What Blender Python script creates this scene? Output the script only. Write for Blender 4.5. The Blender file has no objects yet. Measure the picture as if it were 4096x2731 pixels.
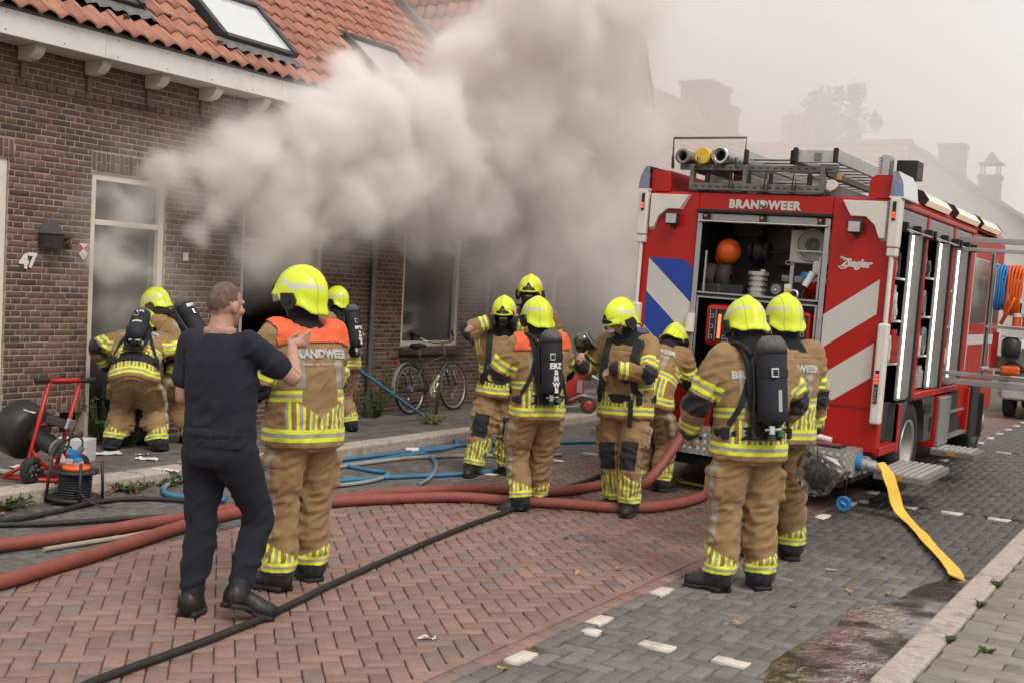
import bpy, bmesh, math, random
import numpy as np
from math import sin, cos, pi, radians, atan2, sqrt, hypot
from mathutils import Vector, Matrix, noise as mnoise
from mathutils.bvhtree import BVHTree

# ------------------------------------------------------------------ camera, world, sun, exposure
S = bpy.context.scene
COL = S.collection
cam = bpy.data.cameras.new('camera'); cam_o = bpy.data.objects.new('camera', cam); COL.objects.link(cam_o)
CM = np.array([[0.8537463874, -0.0616936788, 0.5170212723], [0.5184805469, 0.0093690344, -0.8550380949], [0.0479064555, 0.9980511566, 0.0399857517]])
CAM = np.array([0., 0., 1.8])
FPX = 4700.0
cam_o.matrix_world = Matrix([list(CM[i]) + [CAM[i]] for i in range(3)] + [[0, 0, 0, 1]])
cam.sensor_width = 36; cam.lens = 36 * FPX / 4096; cam.clip_start = .05; cam.clip_end = 2000
cam.dof.use_dof = True; cam.dof.focus_distance = 7.6; cam.dof.aperture_fstop = 7.0
S.camera = cam_o
W = bpy.data.worlds.new('World'); S.world = W; W.use_nodes = True
wn = W.node_tree; wn.nodes.clear()
sky = wn.nodes.new('ShaderNodeTexSky'); sky.sky_type = 'NISHITA'; sky.sun_disc = False
SUN_EL, SUN_ROT = radians(52), radians(120)
sky.sun_elevation = SUN_EL; sky.sun_rotation = SUN_ROT; sky.air_density = 1.0; sky.dust_density = 4.0
hs = wn.nodes.new('ShaderNodeHueSaturation'); hs.inputs['Saturation'].default_value = .12
mx = wn.nodes.new('ShaderNodeMixRGB'); mx.inputs[0].default_value = .86; mx.inputs[2].default_value = (7.6, 7.35, 7.15, 1)   # overcast veil over the sky
bg = wn.nodes.new('ShaderNodeBackground'); bg.inputs[1].default_value = .1
wo = wn.nodes.new('ShaderNodeOutputWorld')
wn.links.new(sky.outputs[0], hs.inputs['Color']); wn.links.new(hs.outputs[0], mx.inputs[1])
wn.links.new(mx.outputs[0], bg.inputs[0]); wn.links.new(bg.outputs[0], wo.inputs[0])
sun = bpy.data.lights.new('sun', 'SUN'); sun.energy = 1.5; sun.angle = radians(25); sun.color = (1, .95, .88)
sun_o = bpy.data.objects.new('sun', sun); COL.objects.link(sun_o)
sd = Vector((cos(SUN_EL) * sin(SUN_ROT), cos(SUN_EL) * cos(SUN_ROT), sin(SUN_EL)))
sun_o.rotation_euler = sd.to_track_quat('Z', 'Y').to_euler(); sun_o.location = (20, -10, 30)
S.view_settings.view_transform = 'Standard'; S.view_settings.look = 'None'; S.view_settings.exposure = 0.35; S.view_settings.gamma = 1
S.view_settings.use_curve_mapping = False
cy = S.cycles
cy.use_denoising = True
try: cy.denoiser = 'OPENIMAGEDENOISE'
except Exception: pass
cy.max_bounces = 14; cy.diffuse_bounces = 3; cy.glossy_bounces = 3; cy.transmission_bounces = 5; cy.transparent_max_bounces = 12
cy.volume_bounces = 12; cy.volume_step_rate = 1.3; cy.volume_max_steps = 256
cy.caustics_reflective = False; cy.caustics_refractive = False
cy.use_adaptive_sampling = True; cy.adaptive_threshold = .035

RNG = random.Random(7)
def rnd(a, b): return RNG.uniform(a, b)

# ------------------------------------------------------------------ node expression helper
class X:
    """A float socket in a node tree, with operators that add Math nodes."""
    def __init__(s, nt, o): s.nt, s.o = nt, o
    def m(s, op, b=None, c=None):
        n = s.nt.nodes.new('ShaderNodeMath'); n.operation = op
        for i, v in enumerate((s, b, c)):
            if v is None: continue
            if isinstance(v, X): s.nt.links.new(v.o, n.inputs[i])
            else: n.inputs[i].default_value = v
        return X(s.nt, n.outputs[0])
    def __add__(s, b): return s.m('ADD', b)
    __radd__ = __add__
    def __sub__(s, b): return s.m('SUBTRACT', b)
    def __mul__(s, b): return s.m('MULTIPLY', b)
    __rmul__ = __mul__
    def __truediv__(s, b): return s.m('DIVIDE', b)
    def __gt__(s, b): return s.m('GREATER_THAN', b)
    def __lt__(s, b): return s.m('LESS_THAN', b)
    def abs(s): return s.m('ABSOLUTE')
    def frac(s): return s.m('FRACT')
    def max(s, b): return s.m('MAXIMUM', b)
    def min(s, b): return s.m('MINIMUM', b)
    def inv(s): return s * -1. + 1.
    def within(s, a, b): return (s > a) * (s < b)
    def clamp(s): return s.max(0.).min(1.)
    def smooth(s, a, b):
        n = s.nt.nodes.new('ShaderNodeMapRange'); n.interpolation_type = 'SMOOTHSTEP'
        s.nt.links.new(s.o, n.inputs[0]); n.inputs[1].default_value = a; n.inputs[2].default_value = b
        return X(s.nt, n.outputs[0])

def srgb(r, g, b):
    f = lambda c: ((c / 255 + .055) / 1.055) ** 2.4 if c > 10 else c / 255 / 12.92
    return (f(r), f(g), f(b))
def rgba(c): return (c[0], c[1], c[2], 1)
def lnk(nt, a, b): nt.links.new(a.o if isinstance(a, X) else a, b)
def mixc(nt, f, a, b, blend='MIX'):
    n = nt.nodes.new('ShaderNodeMixRGB'); n.blend_type = blend
    for i, v in enumerate((f, a, b)):
        if isinstance(v, X): nt.links.new(v.o, n.inputs[i])
        elif hasattr(v, 'links'): nt.links.new(v, n.inputs[i])
        elif isinstance(v, (int, float)): n.inputs[i].default_value = v
        else: n.inputs[i].default_value = rgba(v)
    return n.outputs[0]
def noise_of(nt, vec, scale, detail=4, rough=.6, dist=0):
    n = nt.nodes.new('ShaderNodeTexNoise'); n.inputs['Scale'].default_value = scale; n.inputs['Detail'].default_value = detail
    n.inputs['Roughness'].default_value = rough; n.inputs['Distortion'].default_value = dist
    if vec is not None: nt.links.new(vec, n.inputs['Vector'])
    return X(nt, n.outputs[0])
def new_mat(name):
    m = bpy.data.materials.new(name); m.use_nodes = True
    return m, m.node_tree, m.node_tree.nodes['Principled BSDF']
def position(nt): return nt.nodes.new('ShaderNodeNewGeometry').outputs['Position']
def sep(nt, v):
    n = nt.nodes.new('ShaderNodeSeparateXYZ'); nt.links.new(v, n.inputs[0]); return [X(nt, o) for o in n.outputs]
def attr(nt, name, out='Fac'):
    n = nt.nodes.new('ShaderNodeAttribute'); n.attribute_name = name
    return X(nt, n.outputs['Fac']) if out == 'Fac' else n.outputs[out]
def island(nt):
    g = nt.nodes.new('ShaderNodeNewGeometry'); o = nt.nodes.new('ShaderNodeObjectInfo')
    return (X(nt, g.outputs['Random Per Island']) + X(nt, o.outputs['Random'])).frac()
def ramp(nt, f, cols, interp='CONSTANT'):
    n = nt.nodes.new('ShaderNodeValToRGB'); n.color_ramp.interpolation = interp
    e = n.color_ramp.elements
    while len(e) < len(cols): e.new(.5)
    for i, c in enumerate(cols): e[i].position = i / len(cols) if interp == 'CONSTANT' else i / max(1, len(cols) - 1); e[i].color = rgba(c)
    lnk(nt, f, n.inputs[0]); return n.outputs[0]
def bump(nt, bs, h, strength, dist=.01):
    n = nt.nodes.new('ShaderNodeBump'); n.inputs['Strength'].default_value = strength; n.inputs['Distance'].default_value = dist
    lnk(nt, h, n.inputs['Height']); nt.links.new(n.outputs[0], bs.inputs['Normal']); return n

MATS = {}
def mat(name, col, rough=.6, metal=0., var=.18, vs=7., bmp=0., bs=90., pal=None, jit=0., dirt=None, dirt_t=(.5, .7), dirt_s=3., emit=0., coat=0., space='world', speck=None):
    """A procedural material: colour or palette per piece, value noise, dirt patches, fine bump."""
    if name in MATS: return MATS[name]
    m, nt, b = new_mat(name)
    if space == 'world': vec = position(nt)
    else:
        vec = nt.nodes.new('ShaderNodeTexCoord').outputs['Object']
    c = col
    if pal:
        r = island(nt); c = ramp(nt, r, pal)
        if jit:
            r2 = (r * 17.31).frac(); c = mixc(nt, 1., c, mixc(nt, r2, (1 - jit,) * 3, (1 + jit,) * 3), 'MULTIPLY')
    n1 = noise_of(nt, vec, vs, 6, .65)
    if var: c = mixc(nt, 1., c, mixc(nt, n1.smooth(.25, .75), (1 - var,) * 3, (1 + var,) * 3), 'MULTIPLY')
    if speck:
        n3 = noise_of(nt, vec, speck[1], 2, .5); c = mixc(nt, n3.smooth(speck[2], speck[2] + .04), c, speck[0])
    if dirt:
        n2 = noise_of(nt, vec, dirt_s, 6, .7); c = mixc(nt, n2.smooth(*dirt_t) * .85, c, dirt)
    if isinstance(c, tuple): b.inputs['Base Color'].default_value = rgba(c)
    else: nt.links.new(c, b.inputs['Base Color'])
    rr = (n1 * .3 + (rough - .15)).clamp(); nt.links.new(rr.o, b.inputs['Roughness'])
    b.inputs['Metallic'].default_value = metal
    if coat: b.inputs['Coat Weight'].default_value = coat; b.inputs['Coat Roughness'].default_value = .08
    if emit:
        b.inputs['Emission Color'].default_value = rgba(col); b.inputs['Emission Strength'].default_value = emit
    if bmp: bump(nt, b, noise_of(nt, vec, bs, 5, .6), bmp, .006)
    MATS[name] = m; return m

# ------------------------------------------------------------------ mesh builder
def rotz(a): return Matrix.Rotation(a, 3, 'Z')
class MB:
    def __init__(s): s.v = []; s.f = []; s.mi = []; s.sm = []
    def add(s, vs, fs, mi=0, sm=False, M=None):
        k = len(s.v)
        for p in vs:
            p = Vector(p)
            s.v.append(tuple(M @ p) if M is not None else tuple(p))
        for f in fs: s.f.append(tuple(i + k for i in f)); s.mi.append(mi); s.sm.append(sm)
        return s
    def box(s, a, b, mi=0, bev=0., M=None):
        x0, y0, z0 = [min(p, q) for p, q in zip(a, b)]; x1, y1, z1 = [max(p, q) for p, q in zip(a, b)]
        e = min(bev, (x1 - x0) * .45, (y1 - y0) * .45, (z1 - z0) * .45)
        if e <= 0:
            v = [(x, y, z) for z in (z0, z1) for y in (y0, y1) for x in (x0, x1)]
            return s.add(v, [(0, 2, 3, 1), (4, 5, 7, 6), (0, 1, 5, 4), (2, 6, 7, 3), (0, 4, 6, 2), (1, 3, 7, 5)], mi, False, M)
        bm = bmesh.new(); bmesh.ops.create_cube(bm, size=1)
        for vv in bm.verts: vv.co = Vector(((x0 + x1) / 2 + vv.co.x * (x1 - x0), (y0 + y1) / 2 + vv.co.y * (y1 - y0), (z0 + z1) / 2 + vv.co.z * (z1 - z0)))
        bmesh.ops.bevel(bm, geom=bm.edges[:], offset=e, segments=2 if e > .008 else 1, affect='EDGES', profile=.5)
        return s.bm(bm, mi, False, M)
    def bm(s, bm, mi=0, sm=False, M=None):
        bm.verts.index_update()
        s.add([v.co for v in bm.verts], [[v.index for v in f.verts] for f in bm.faces], mi, sm, M); bm.free(); return s
    def obox(s, c, size, rot=None, mi=0, bev=0.):
        M = Matrix.Translation(Vector(c)) @ (rot.to_4x4() if rot is not None else Matrix())
        return s.box([-x / 2 for x in size], [x / 2 for x in size], mi, bev, M)
    def cyl(s, p, q, r, r2=None, n=14, mi=0, caps=True, sm=True):
        p, q = Vector(p), Vector(q); r2 = r if r2 is None else r2
        d = (q - p); L = d.length; d.normalize() if L else None
        u = d.orthogonal().normalized(); w = d.cross(u)
        vs = [c + (u * cos(2 * pi * i / n) + w * sin(2 * pi * i / n)) * rr for c, rr in ((p, r), (q, r2)) for i in range(n)]
        s.add(vs, [(i, (i + 1) % n, n + (i + 1) % n, n + i) for i in range(n)], mi, sm)
        if caps:
            s.add(vs, [tuple(range(n - 1, -1, -1))], mi); s.add(vs, [tuple(range(n, 2 * n))], mi)
        return s
    def tube(s, pts, r, n=10, mi=0, cyclic=False, flat=None, caps=True):
        P = [Vector(p) for p in pts]; N = len(P); k = len(s.v)
        up = None
        for i, p in enumerate(P):
            a = P[i - 1] if (i or cyclic) else P[i]; b = P[(i + 1) % N] if (i < N - 1 or cyclic) else P[i]
            t = (b - a).normalized()
            if up is None: up = t.orthogonal().normalized() if abs(t.z) > .95 else Vector((0, 0, 1))
            u = (up - t * up.dot(t))
            u = u.normalized() if u.length > 1e-6 else t.orthogonal().normalized()
            w = t.cross(u); up = u
            rr = r[i] if isinstance(r, (list, tuple)) else r
            fl = (flat[i] if isinstance(flat, (list, tuple)) else flat) if flat else 1.
            for j in range(n):
                a_ = 2 * pi * j / n; s.v.append(tuple(p + u * cos(a_) * rr * fl + w * sin(a_) * rr / (fl ** .5 if fl < 1 else 1)))
        for i in range(N if cyclic else N - 1):
            i2 = (i + 1) % N
            for j in range(n):
                j2 = (j + 1) % n; s.f.append((k + i * n + j, k + i * n + j2, k + i2 * n + j2, k + i2 * n + j)); s.mi.append(mi); s.sm.append(True)
        if caps and not cyclic:
            s.f.append(tuple(k + j for j in range(n - 1, -1, -1))); s.mi.append(mi); s.sm.append(False)
            s.f.append(tuple(k + (N - 1) * n + j for j in range(n))); s.mi.append(mi); s.sm.append(False)
        return s
    def lathe(s, prof, n=20, mi=0, M=None, sm=True, a0=0, a1=2 * pi):
        full = abs(a1 - a0 - 2 * pi) < 1e-6; k = len(prof); cols = n if full else n + 1
        vs = [(r * cos(a0 + (a1 - a0) * j / n), r * sin(a0 + (a1 - a0) * j / n), z) for j in range(cols) for r, z in prof]
        fs = [(j * k + i, ((j + 1) % cols) * k + i, ((j + 1) % cols) * k + i + 1, j * k + i + 1) for j in range(n) for i in range(k - 1)]
        return s.add(vs, fs, mi, sm, M)
    def prism(s, pts, z0, z1, mi=0, M=None):
        n = len(pts)
        vs = [(x, y, z0) for x, y in pts] + [(x, y, z1) for x, y in pts]
        return s.add(vs, [tuple(range(n - 1, -1, -1)), tuple(range(n, 2 * n))] + [(i, (i + 1) % n, n + (i + 1) % n, n + i) for i in range(n)], mi, False, M)
    def loft(s, rings, mi=0, sm=True, caps=True):
        n = len(rings[0]); vs = [p for r in rings for p in r]
        fs = [(i * n + j, i * n + (j + 1) % n, (i + 1) * n + (j + 1) % n, (i + 1) * n + j) for i in range(len(rings) - 1) for j in range(n)]
        if caps: fs += [tuple(range(n - 1, -1, -1)), tuple(range((len(rings) - 1) * n, len(rings) * n))]
        return s.add(vs, fs, mi, sm)
    def ball(s, c, r, n=12, mi=0, M=None):
        r = (r, r, r) if isinstance(r, (int, float)) else r
        bm = bmesh.new(); bmesh.ops.create_uvsphere(bm, u_segments=n, v_segments=max(6, n * 2 // 3), radius=1)
        for v in bm.verts: v.co = Vector((c[0] + v.co.x * r[0], c[1] + v.co.y * r[1], c[2] + v.co.z * r[2]))
        return s.bm(bm, mi, True, M)
    def ico(s, c, r, sub=1, mi=0):
        bm = bmesh.new(); bmesh.ops.create_icosphere(bm, subdivisions=sub, radius=1)
        for v in bm.verts: v.co = Vector((c[0] + v.co.x * r[0], c[1] + v.co.y * r[1], c[2] + v.co.z * r[2]))
        return s.bm(bm, mi, True)
    def mesh(s, name, mats):
        me = bpy.data.meshes.new(name); me.from_pydata(s.v, [], s.f)
        for m in (mats if isinstance(mats, (list, tuple)) else [mats]): me.materials.append(m)
        me.polygons.foreach_set('material_index', s.mi); me.polygons.foreach_set('use_smooth', s.sm)
        me.update(); return me
    def build(s, name, mats, parent=None, loc=None, rot=None, **kw): return put(name, s.mesh(name, mats), parent, loc, rot, **kw)

def put(name, me, parent=None, loc=None, rot=None, label=None, cat=None, group=None, kind=None):
    o = bpy.data.objects.new(name, me); COL.objects.link(o)
    if parent is not None: o.parent = parent
    if loc is not None: o.location = loc
    if rot is not None: o.rotation_euler = rot
    for k, v in (('label', label), ('category', cat), ('group', group), ('kind', kind)):
        if v: o[k] = v
    return o
def thing(name, label, cat, loc=(0, 0, 0), rot=(0, 0, 0), group=None, kind=None):
    return put(name, None, None, loc, rot, label, cat, group, kind)
def copy_tree(o, parent=None, **props):
    c = o.copy(); COL.objects.link(c); c.parent = parent
    for k, v in props.items():
        if k == 'loc': c.location = v
        elif k == 'rot': c.rotation_euler = v
        else: c[k] = v
    for ch in list(o.children): copy_tree(ch, c)
    return c
def np_mesh(name, V, F, mats, mi=None, smooth=False):
    """mesh from numpy arrays V (n,3), F (m,4)"""
    me = bpy.data.meshes.new(name); me.vertices.add(len(V)); me.vertices.foreach_set('co', np.asarray(V, np.float32).ravel())
    F = np.asarray(F, np.int32); k = F.shape[1]
    me.loops.add(F.size); me.loops.foreach_set('vertex_index', F.ravel())
    me.polygons.add(len(F)); me.polygons.foreach_set('loop_start', np.arange(0, F.size, k, dtype=np.int32))
    try: me.polygons.foreach_set('loop_total', np.full(len(F), k, np.int32))
    except Exception: pass
    for m in (mats if isinstance(mats, (list, tuple)) else [mats]): me.materials.append(m)
    if mi is not None: me.polygons.foreach_set('material_index', np.asarray(mi, np.int32))
    if smooth: me.polygons.foreach_set('use_smooth', np.ones(len(F), bool))
    me.update(calc_edges=True); me.validate(); return me
def proj(p):
    q = CM.T @ (np.asarray(p, float) - CAM)
    if q[2] > -.3: return None
    return (2048 + FPX * q[0] / -q[2], 1365.5 - FPX * q[1] / -q[2], -q[2])
def in_view(p, pad=150):
    q = proj(p)
    return q is not None and -pad < q[0] < 4096 + pad and -pad < q[1] < 2731 + pad
def smooth_path(pts, per=8, cyclic=False):
    """Catmull-Rom through the points"""
    P = [Vector(p) for p in pts]; n = len(P); out = []
    for i in range(n if cyclic else n - 1):
        if cyclic: p0, p1, p2, p3 = P[i - 1], P[i], P[(i + 1) % n], P[(i + 2) % n]
        else: p0, p1, p2, p3 = P[max(i - 1, 0)], P[i], P[i + 1], P[min(i + 2, n - 1)]
        for k in range(per):
            t = k / per
            out.append(.5 * ((2 * p1) + (p2 - p0) * t + (2 * p0 - 5 * p1 + 4 * p2 - p3) * t * t + (3 * p1 - p0 - 3 * p2 + p3) * t ** 3))
    if not cyclic: out.append(P[-1])
    return out
FONT = {}
def text_mesh(txt, size, depth=.002, align='CENTER', spacing=1., bold=0.):
    cu = bpy.data.curves.new('text', 'FONT'); cu.body = txt; cu.size = size; cu.extrude = depth; cu.align_x = align; cu.align_y = 'CENTER'
    cu.space_character = spacing; cu.offset = bold; cu.resolution_u = 3
    o = bpy.data.objects.new('text', cu); COL.objects.link(o)
    dg = bpy.context.evaluated_depsgraph_get(); me = bpy.data.meshes.new_from_object(o.evaluated_get(dg))
    bpy.data.objects.remove(o); return me
# ------------------------------------------------------------------ ground
M_JOINT = mat('joint_soil', (.125, .1, .076), .9, var=.4, vs=18, dirt=(.095, .105, .042), dirt_t=(.48, .6), dirt_s=5, bmp=.4)
M_RED = mat('red_clay_paver', (.2, .1, .08), .75, pal=[(.262, .158, .13), (.247, .147, .12), (.28, .17, .14), (.232, .14, .116), (.267, .16, .132), (.252, .15, .123), (.215, .15, .132), (.274, .166, .137), (.24, .142, .117), (.258, .152, .124), (.27, .162, .134), (.244, .145, .119), (.195, .152, .14), (.265, .157, .129)], jit=.1, var=.14, vs=25, bmp=.25, bs=220, dirt=(.16, .105, .085), dirt_t=(.52, .75), dirt_s=2.2)
M_GREY = mat('grey_concrete_paver', (.12, .11, .1), .8, pal=[(.165, .15, .138), (.148, .136, .126), (.18, .165, .15), (.157, .143, .132), (.172, .157, .145), (.14, .128, .118)], jit=.12, var=.2, vs=30, bmp=.35, bs=260, speck=((.32, .3, .28), 190, .68), dirt=(.075, .068, .062), dirt_t=(.5, .72), dirt_s=1.3)
M_GREYWET = mat('damp_grey_paver', (.09, .085, .08), .6, pal=[(.135, .124, .114), (.12, .11, .102), (.145, .133, .122)], jit=.12, var=.25, vs=25, bmp=.35, bs=260, speck=((.24, .22, .2), 190, .68), dirt=(.05, .045, .04), dirt_t=(.48, .7), dirt_s=1.1)
M_WHITE_P = mat('white_marking_paver', (.62, .55, .49), .8, var=.12, vs=30, bmp=.3, bs=200, dirt=(.4, .34, .29), dirt_t=(.5, .7), dirt_s=8)
M_KERB = mat('kerb_concrete', (.45, .375, .325), .85, var=.2, vs=22, bmp=.5, bs=140, dirt=(.2, .17, .14), dirt_t=(.5, .72), dirt_s=6, speck=((.17, .14, .12), 110, .64))
M_TILE = mat('brown_grey_flag', (.2, .17, .145), .8, pal=[(.25, .215, .182), (.222, .19, .162), (.272, .232, .195), (.238, .208, .18), (.21, .184, .16)], jit=.08, var=.14, vs=14, bmp=.22, bs=240, dirt=(.13, .115, .09), dirt_t=(.54, .75), dirt_s=4)
M_FLAG = mat('old_grey_flag', (.13, .115, .1), .85, pal=[(.135, .12, .106), (.12, .107, .095), (.15, .132, .117)], jit=.1, var=.28, vs=9, bmp=.3, bs=200, dirt=(.06, .055, .045), dirt_t=(.48, .7), dirt_s=2.2)
M_GROUND = mat('far_ground', (.12, .105, .09), .9, var=.2, vs=1.5)

g = MB(); g.add([(-600, -600, -.14), (600, -600, -.14), (600, 600, -.14), (-600, 600, -.14)], [(0, 1, 2, 3)])
g.build('ground', M_GROUND, kind='structure')
def sheet(name, x0, x1, y0, y1, z, m, kind='structure'):
    s = MB(); s.box((x0, y0, z - .1), (x1, y1, z)); return s.build(name, m, kind=kind)
def slab_tpl(w, l, joint=.004, ch=.005, depth=.03):
    """a paver: flat top, chamfered edge, sides; centred on its own middle"""
    o = [(-w / 2 + joint, -l / 2 + joint), (w / 2 - joint, -l / 2 + joint), (w / 2 - joint, l / 2 - joint), (-w / 2 + joint, l / 2 - joint)]
    i = [(x - math.copysign(ch, x), y - math.copysign(ch, y)) for x, y in o]
    v = [(x, y, 0) for x, y in i] + [(x, y, -ch * .8) for x, y in o] + [(x, y, -depth) for x, y in o]
    f = [(0, 1, 2, 3)] + [(4 + k, 4 + (k + 1) % 4, (k + 1) % 4, k) for k in range(4)] + [(8 + k, 8 + (k + 1) % 4, 4 + (k + 1) % 4, 4 + k) for k in range(4)]
    return np.array(v), np.array(f)
def clip_poly(p, planes):
    for (nx, ny, d) in planes:          # keep nx*x+ny*y<=d
        q = []
        for a, b in zip(p, p[1:] + p[:1]):
            da, db = nx * a[0] + ny * a[1] - d, nx * b[0] + ny * b[1] - d
            if da <= 0: q.append(a)
            if da * db < 0: t = da / (da - db); q.append((a[0] + (b[0] - a[0]) * t, a[1] + (b[1] - a[1]) * t))
        p = q
        if len(p) < 3: return []
    return p
def area(p): return .5 * abs(sum(a[0] * b[1] - a[1] * b[0] for a, b in zip(p, p[1:] + p[:1])))
def lay(parent, name, cells, planes, m, z=0., limit=300, tilt=.006, dz=.0025, piece='paver', stuff='pavers_beyond', hole=None):
    """cells: (cx, cy, w, l, rot); the largest in the picture as objects, the rest as one mesh. Border pieces are cut."""
    full, cut = [], []
    for (x, y, w, l, r) in cells:
        c, s = cos(r), sin(r)
        P = [(x + a * c - b * s, y + a * s + b * c) for a, b in ((-w / 2, -l / 2), (w / 2, -l / 2), (w / 2, l / 2), (-w / 2, l / 2))]
        Q = clip_poly(P, planes)
        if not Q: continue
        A = area(Q)
        if A < .12 * w * l: continue
        if hole and hole(x, y): continue
        (full if A > .995 * w * l else cut).append(((x, y, w, l, r), Q))
    def size(c):
        q = proj((c[0][0], c[0][1], z))
        return 0 if q is None or not (0 < q[0] < 4096 and 0 < q[1] < 2731) else 1 / q[2] ** 3 * (2 if c[0][0] is not None else 1)
    full.sort(key=size, reverse=True)
    objs, rest = full[:limit], full[limit:]
    meshes = {}
    for (x, y, w, l, r), _ in objs:
        k = (round(w, 4), round(l, 4))
        if k not in meshes:
            v, f = slab_tpl(w, l); meshes[k] = np_mesh(piece, v, f, m)
        put(piece, meshes[k], parent, (x, y, z + rnd(-dz, dz)), (rnd(-tilt, tilt), rnd(-tilt, tilt), r + rnd(-.006, .006)))
    Vs, Fs, k = [], [], 0; tp = {}
    for (x, y, w, l, r), _ in rest:
        kk = (w, l)
        if kk not in tp: tp[kk] = slab_tpl(w, l)
        v, f = tp[kk]; a, b = rnd(-tilt, tilt), rnd(-tilt, tilt); c, s = cos(r), sin(r)
        u = v.copy(); u[:, 2] += v[:, 0] * a + v[:, 1] * b + rnd(-dz, dz) + z
        u[:, 0] = x + v[:, 0] * c - v[:, 1] * s; u[:, 1] = y + v[:, 0] * s + v[:, 1] * c
        Vs.append(u); Fs.append(f + k); k += len(v)
    if Vs: put(stuff, np_mesh(stuff, np.concatenate(Vs), np.concatenate(Fs), m), parent, kind='stuff')
    if cut:
        mb = MB()
        for _, Q in cut:
            cx_, cy_ = sum(p[0] for p in Q) / len(Q), sum(p[1] for p in Q) / len(Q)
            n = len(Q)
            def inset(e): return [(cx_ + (px - cx_) * max(.3, 1 - e / max(.02, hypot(px - cx_, py - cy_))), cy_ + (py - cy_) * max(.3, 1 - e / max(.02, hypot(px - cx_, py - cy_)))) for px, py in Q]
            zz = z + rnd(-dz, dz); i, o = inset(.012), inset(.005)
            vs = [(px, py, zz) for px, py in i] + [(px, py, zz - .004) for px, py in o] + [(px, py, zz - .03) for px, py in o]
            mb.add(vs, [tuple(range(n))] + [(n + j, n + (j + 1) % n, (j + 1) % n, j) for j in range(n)] + [(2 * n + j, 2 * n + (j + 1) % n, n + (j + 1) % n, n + j) for j in range(n)])
        mb.build(name + '_cut_pavers', m, parent, kind='stuff')
def ground_view(x, y, pad=500): return in_view((x, y, 0), pad)
def herring(x0, x1, y0, y1, ang, W_=.1, ox=0., oy=0., far=99):
    out = []; c, s = cos(ang), sin(ang); R = int((hypot(x1 - x0, y1 - y0)) / W_) + 4
    mx_, my_ = (x0 + x1) / 2, (y0 + y1) / 2
    for i in range(-R // 2 - 2, R // 2 + 3):
        for j in range(-R // 2 - 2, R // 2 + 3):
            k = (i - j) % 4
            if k == 0: u, v, w, l = (i + 1) * W_, (j + .5) * W_, 2 * W_, W_
            elif k == 2: u, v, w, l = (i + .5) * W_, j * W_, W_, 2 * W_
            else: continue
            u += ox; v += oy
            x, y = mx_ + u * c - v * s, my_ + u * s + v * c
            if x0 - .2 < x < x1 + .2 and y0 - .2 < y < y1 + .2 and y < far and ground_view(x, y): out.append((x, y, w, l, ang))
    return out
XR, XL, XK, XKL = -2.95, -6.1, -1.31, -7.85
road = sheet('road', XL, XR, -1, 90, -.016, M_JOINT)
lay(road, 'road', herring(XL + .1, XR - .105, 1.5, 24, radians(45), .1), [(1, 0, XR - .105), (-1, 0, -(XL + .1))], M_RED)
lay(road, 'road_border', [(x, y, .1, .2, 0) for x in (XR - .052, XL + .05) for y in np.arange(1.5, 24, .2) if ground_view(x, y)], [], M_RED, piece='border_paver', stuff='border_pavers_beyond')
park = sheet('parking_strip', XR, XK, -1, 90, -.017, M_JOINT)
marks = [(XR + .05, y, .1, .2, 0) for y in np.arange(2.4, 30, .86) + .05]
bars = []
for y in np.arange(5.66, 30, 5.62):
    bars += [(x, y, .2, .1, 0) for x in (-2.44, -2.03, -1.62)] + [(-2.83, y, .1, .1, 0)]
def near_mark(x, y): return any(abs(x - a) < (w + .02) / 2 and abs(y - b) < (l + .02) / 2 for a, b, w, l, _ in marks + bars)
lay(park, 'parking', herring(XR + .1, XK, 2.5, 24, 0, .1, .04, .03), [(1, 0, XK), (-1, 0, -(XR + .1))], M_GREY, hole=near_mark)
lay(park, 'parking_edge', [(XR + .05, y, .1, .2, 0) for y in np.arange(2.5, 24, .2) + .02 if ground_view(-2.9, y)], [], M_GREY, piece='edge_paver', stuff='edge_pavers_beyond', hole=near_mark)
lay(park, 'marking', [c for c in marks + bars if ground_view(c[0], c[1], 50)], [], M_WHITE_P, z=.003, piece='marking_paver')
gut = sheet('gutter_strip', XKL, XL, -1, 90, -.018, M_JOINT)
lm = [(XL - .1, y, .2, .1, 0) for y in (5.35, 7.4, 8.3, 9.9, 10.4, 11.3, 12.1, 13.0)] + [(-6.55, 7.35, .2, .1, 0), (-6.95, 7.3, .2, .1, 0)]
lay(gut, 'gutter', herring(XKL, XL, 2.5, 24, 0, .1, .01, .05), [(1, 0, XL), (-1, 0, -XKL)], M_GREYWET)
lay(gut, 'left_marking', lm, [], M_WHITE_P, z=.008, piece='marking_paver')
# kerbs: long concrete blocks end to end
def kerb_row(name, x0, x1, y0, y1, L, zt, parent):
    y = y0
    while y < y1:
        k = MB(); k.box((x0, y + .006, -.1), (x1, y + L - .006, zt + rnd(-.004, .004)), 0, .018)
        k.build('kerb_block', M_KERB, parent); y += L
kl = sheet('kerb', XKL - .26, XKL - .02, -1, 60, .03, M_JOINT); kerb_row('left', XKL - .28, XKL, 2.0, 24, 1.0, .105, kl)
kr = sheet('kerb', XK + .02, XK + .15, -1, 60, .03, M_JOINT); kerb_row('right', XK, XK + .17, 2.5, 20, 1.0, .1, kr)
for nm, x0, x1, y0, y1 in (('l', XKL - .28, XKL, 24, 60), ('r', XK, XK + .17, 20, 60)):
    k = MB(); k.box((x0, y0, -.1), (x1, y1, .1), 0, .02); k.build('kerb_block', M_KERB, kl if nm == 'l' else kr)
pav = sheet('pavement', XK + .17, 6, -1, 60, .082, M_JOINT)
cells = [(XK + .19 + .3 * i + (.15 if j % 2 else 0) + .0, 3 + .15 * j, .3, .15, 0) for i in range(16) for j in range(70)]
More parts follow.
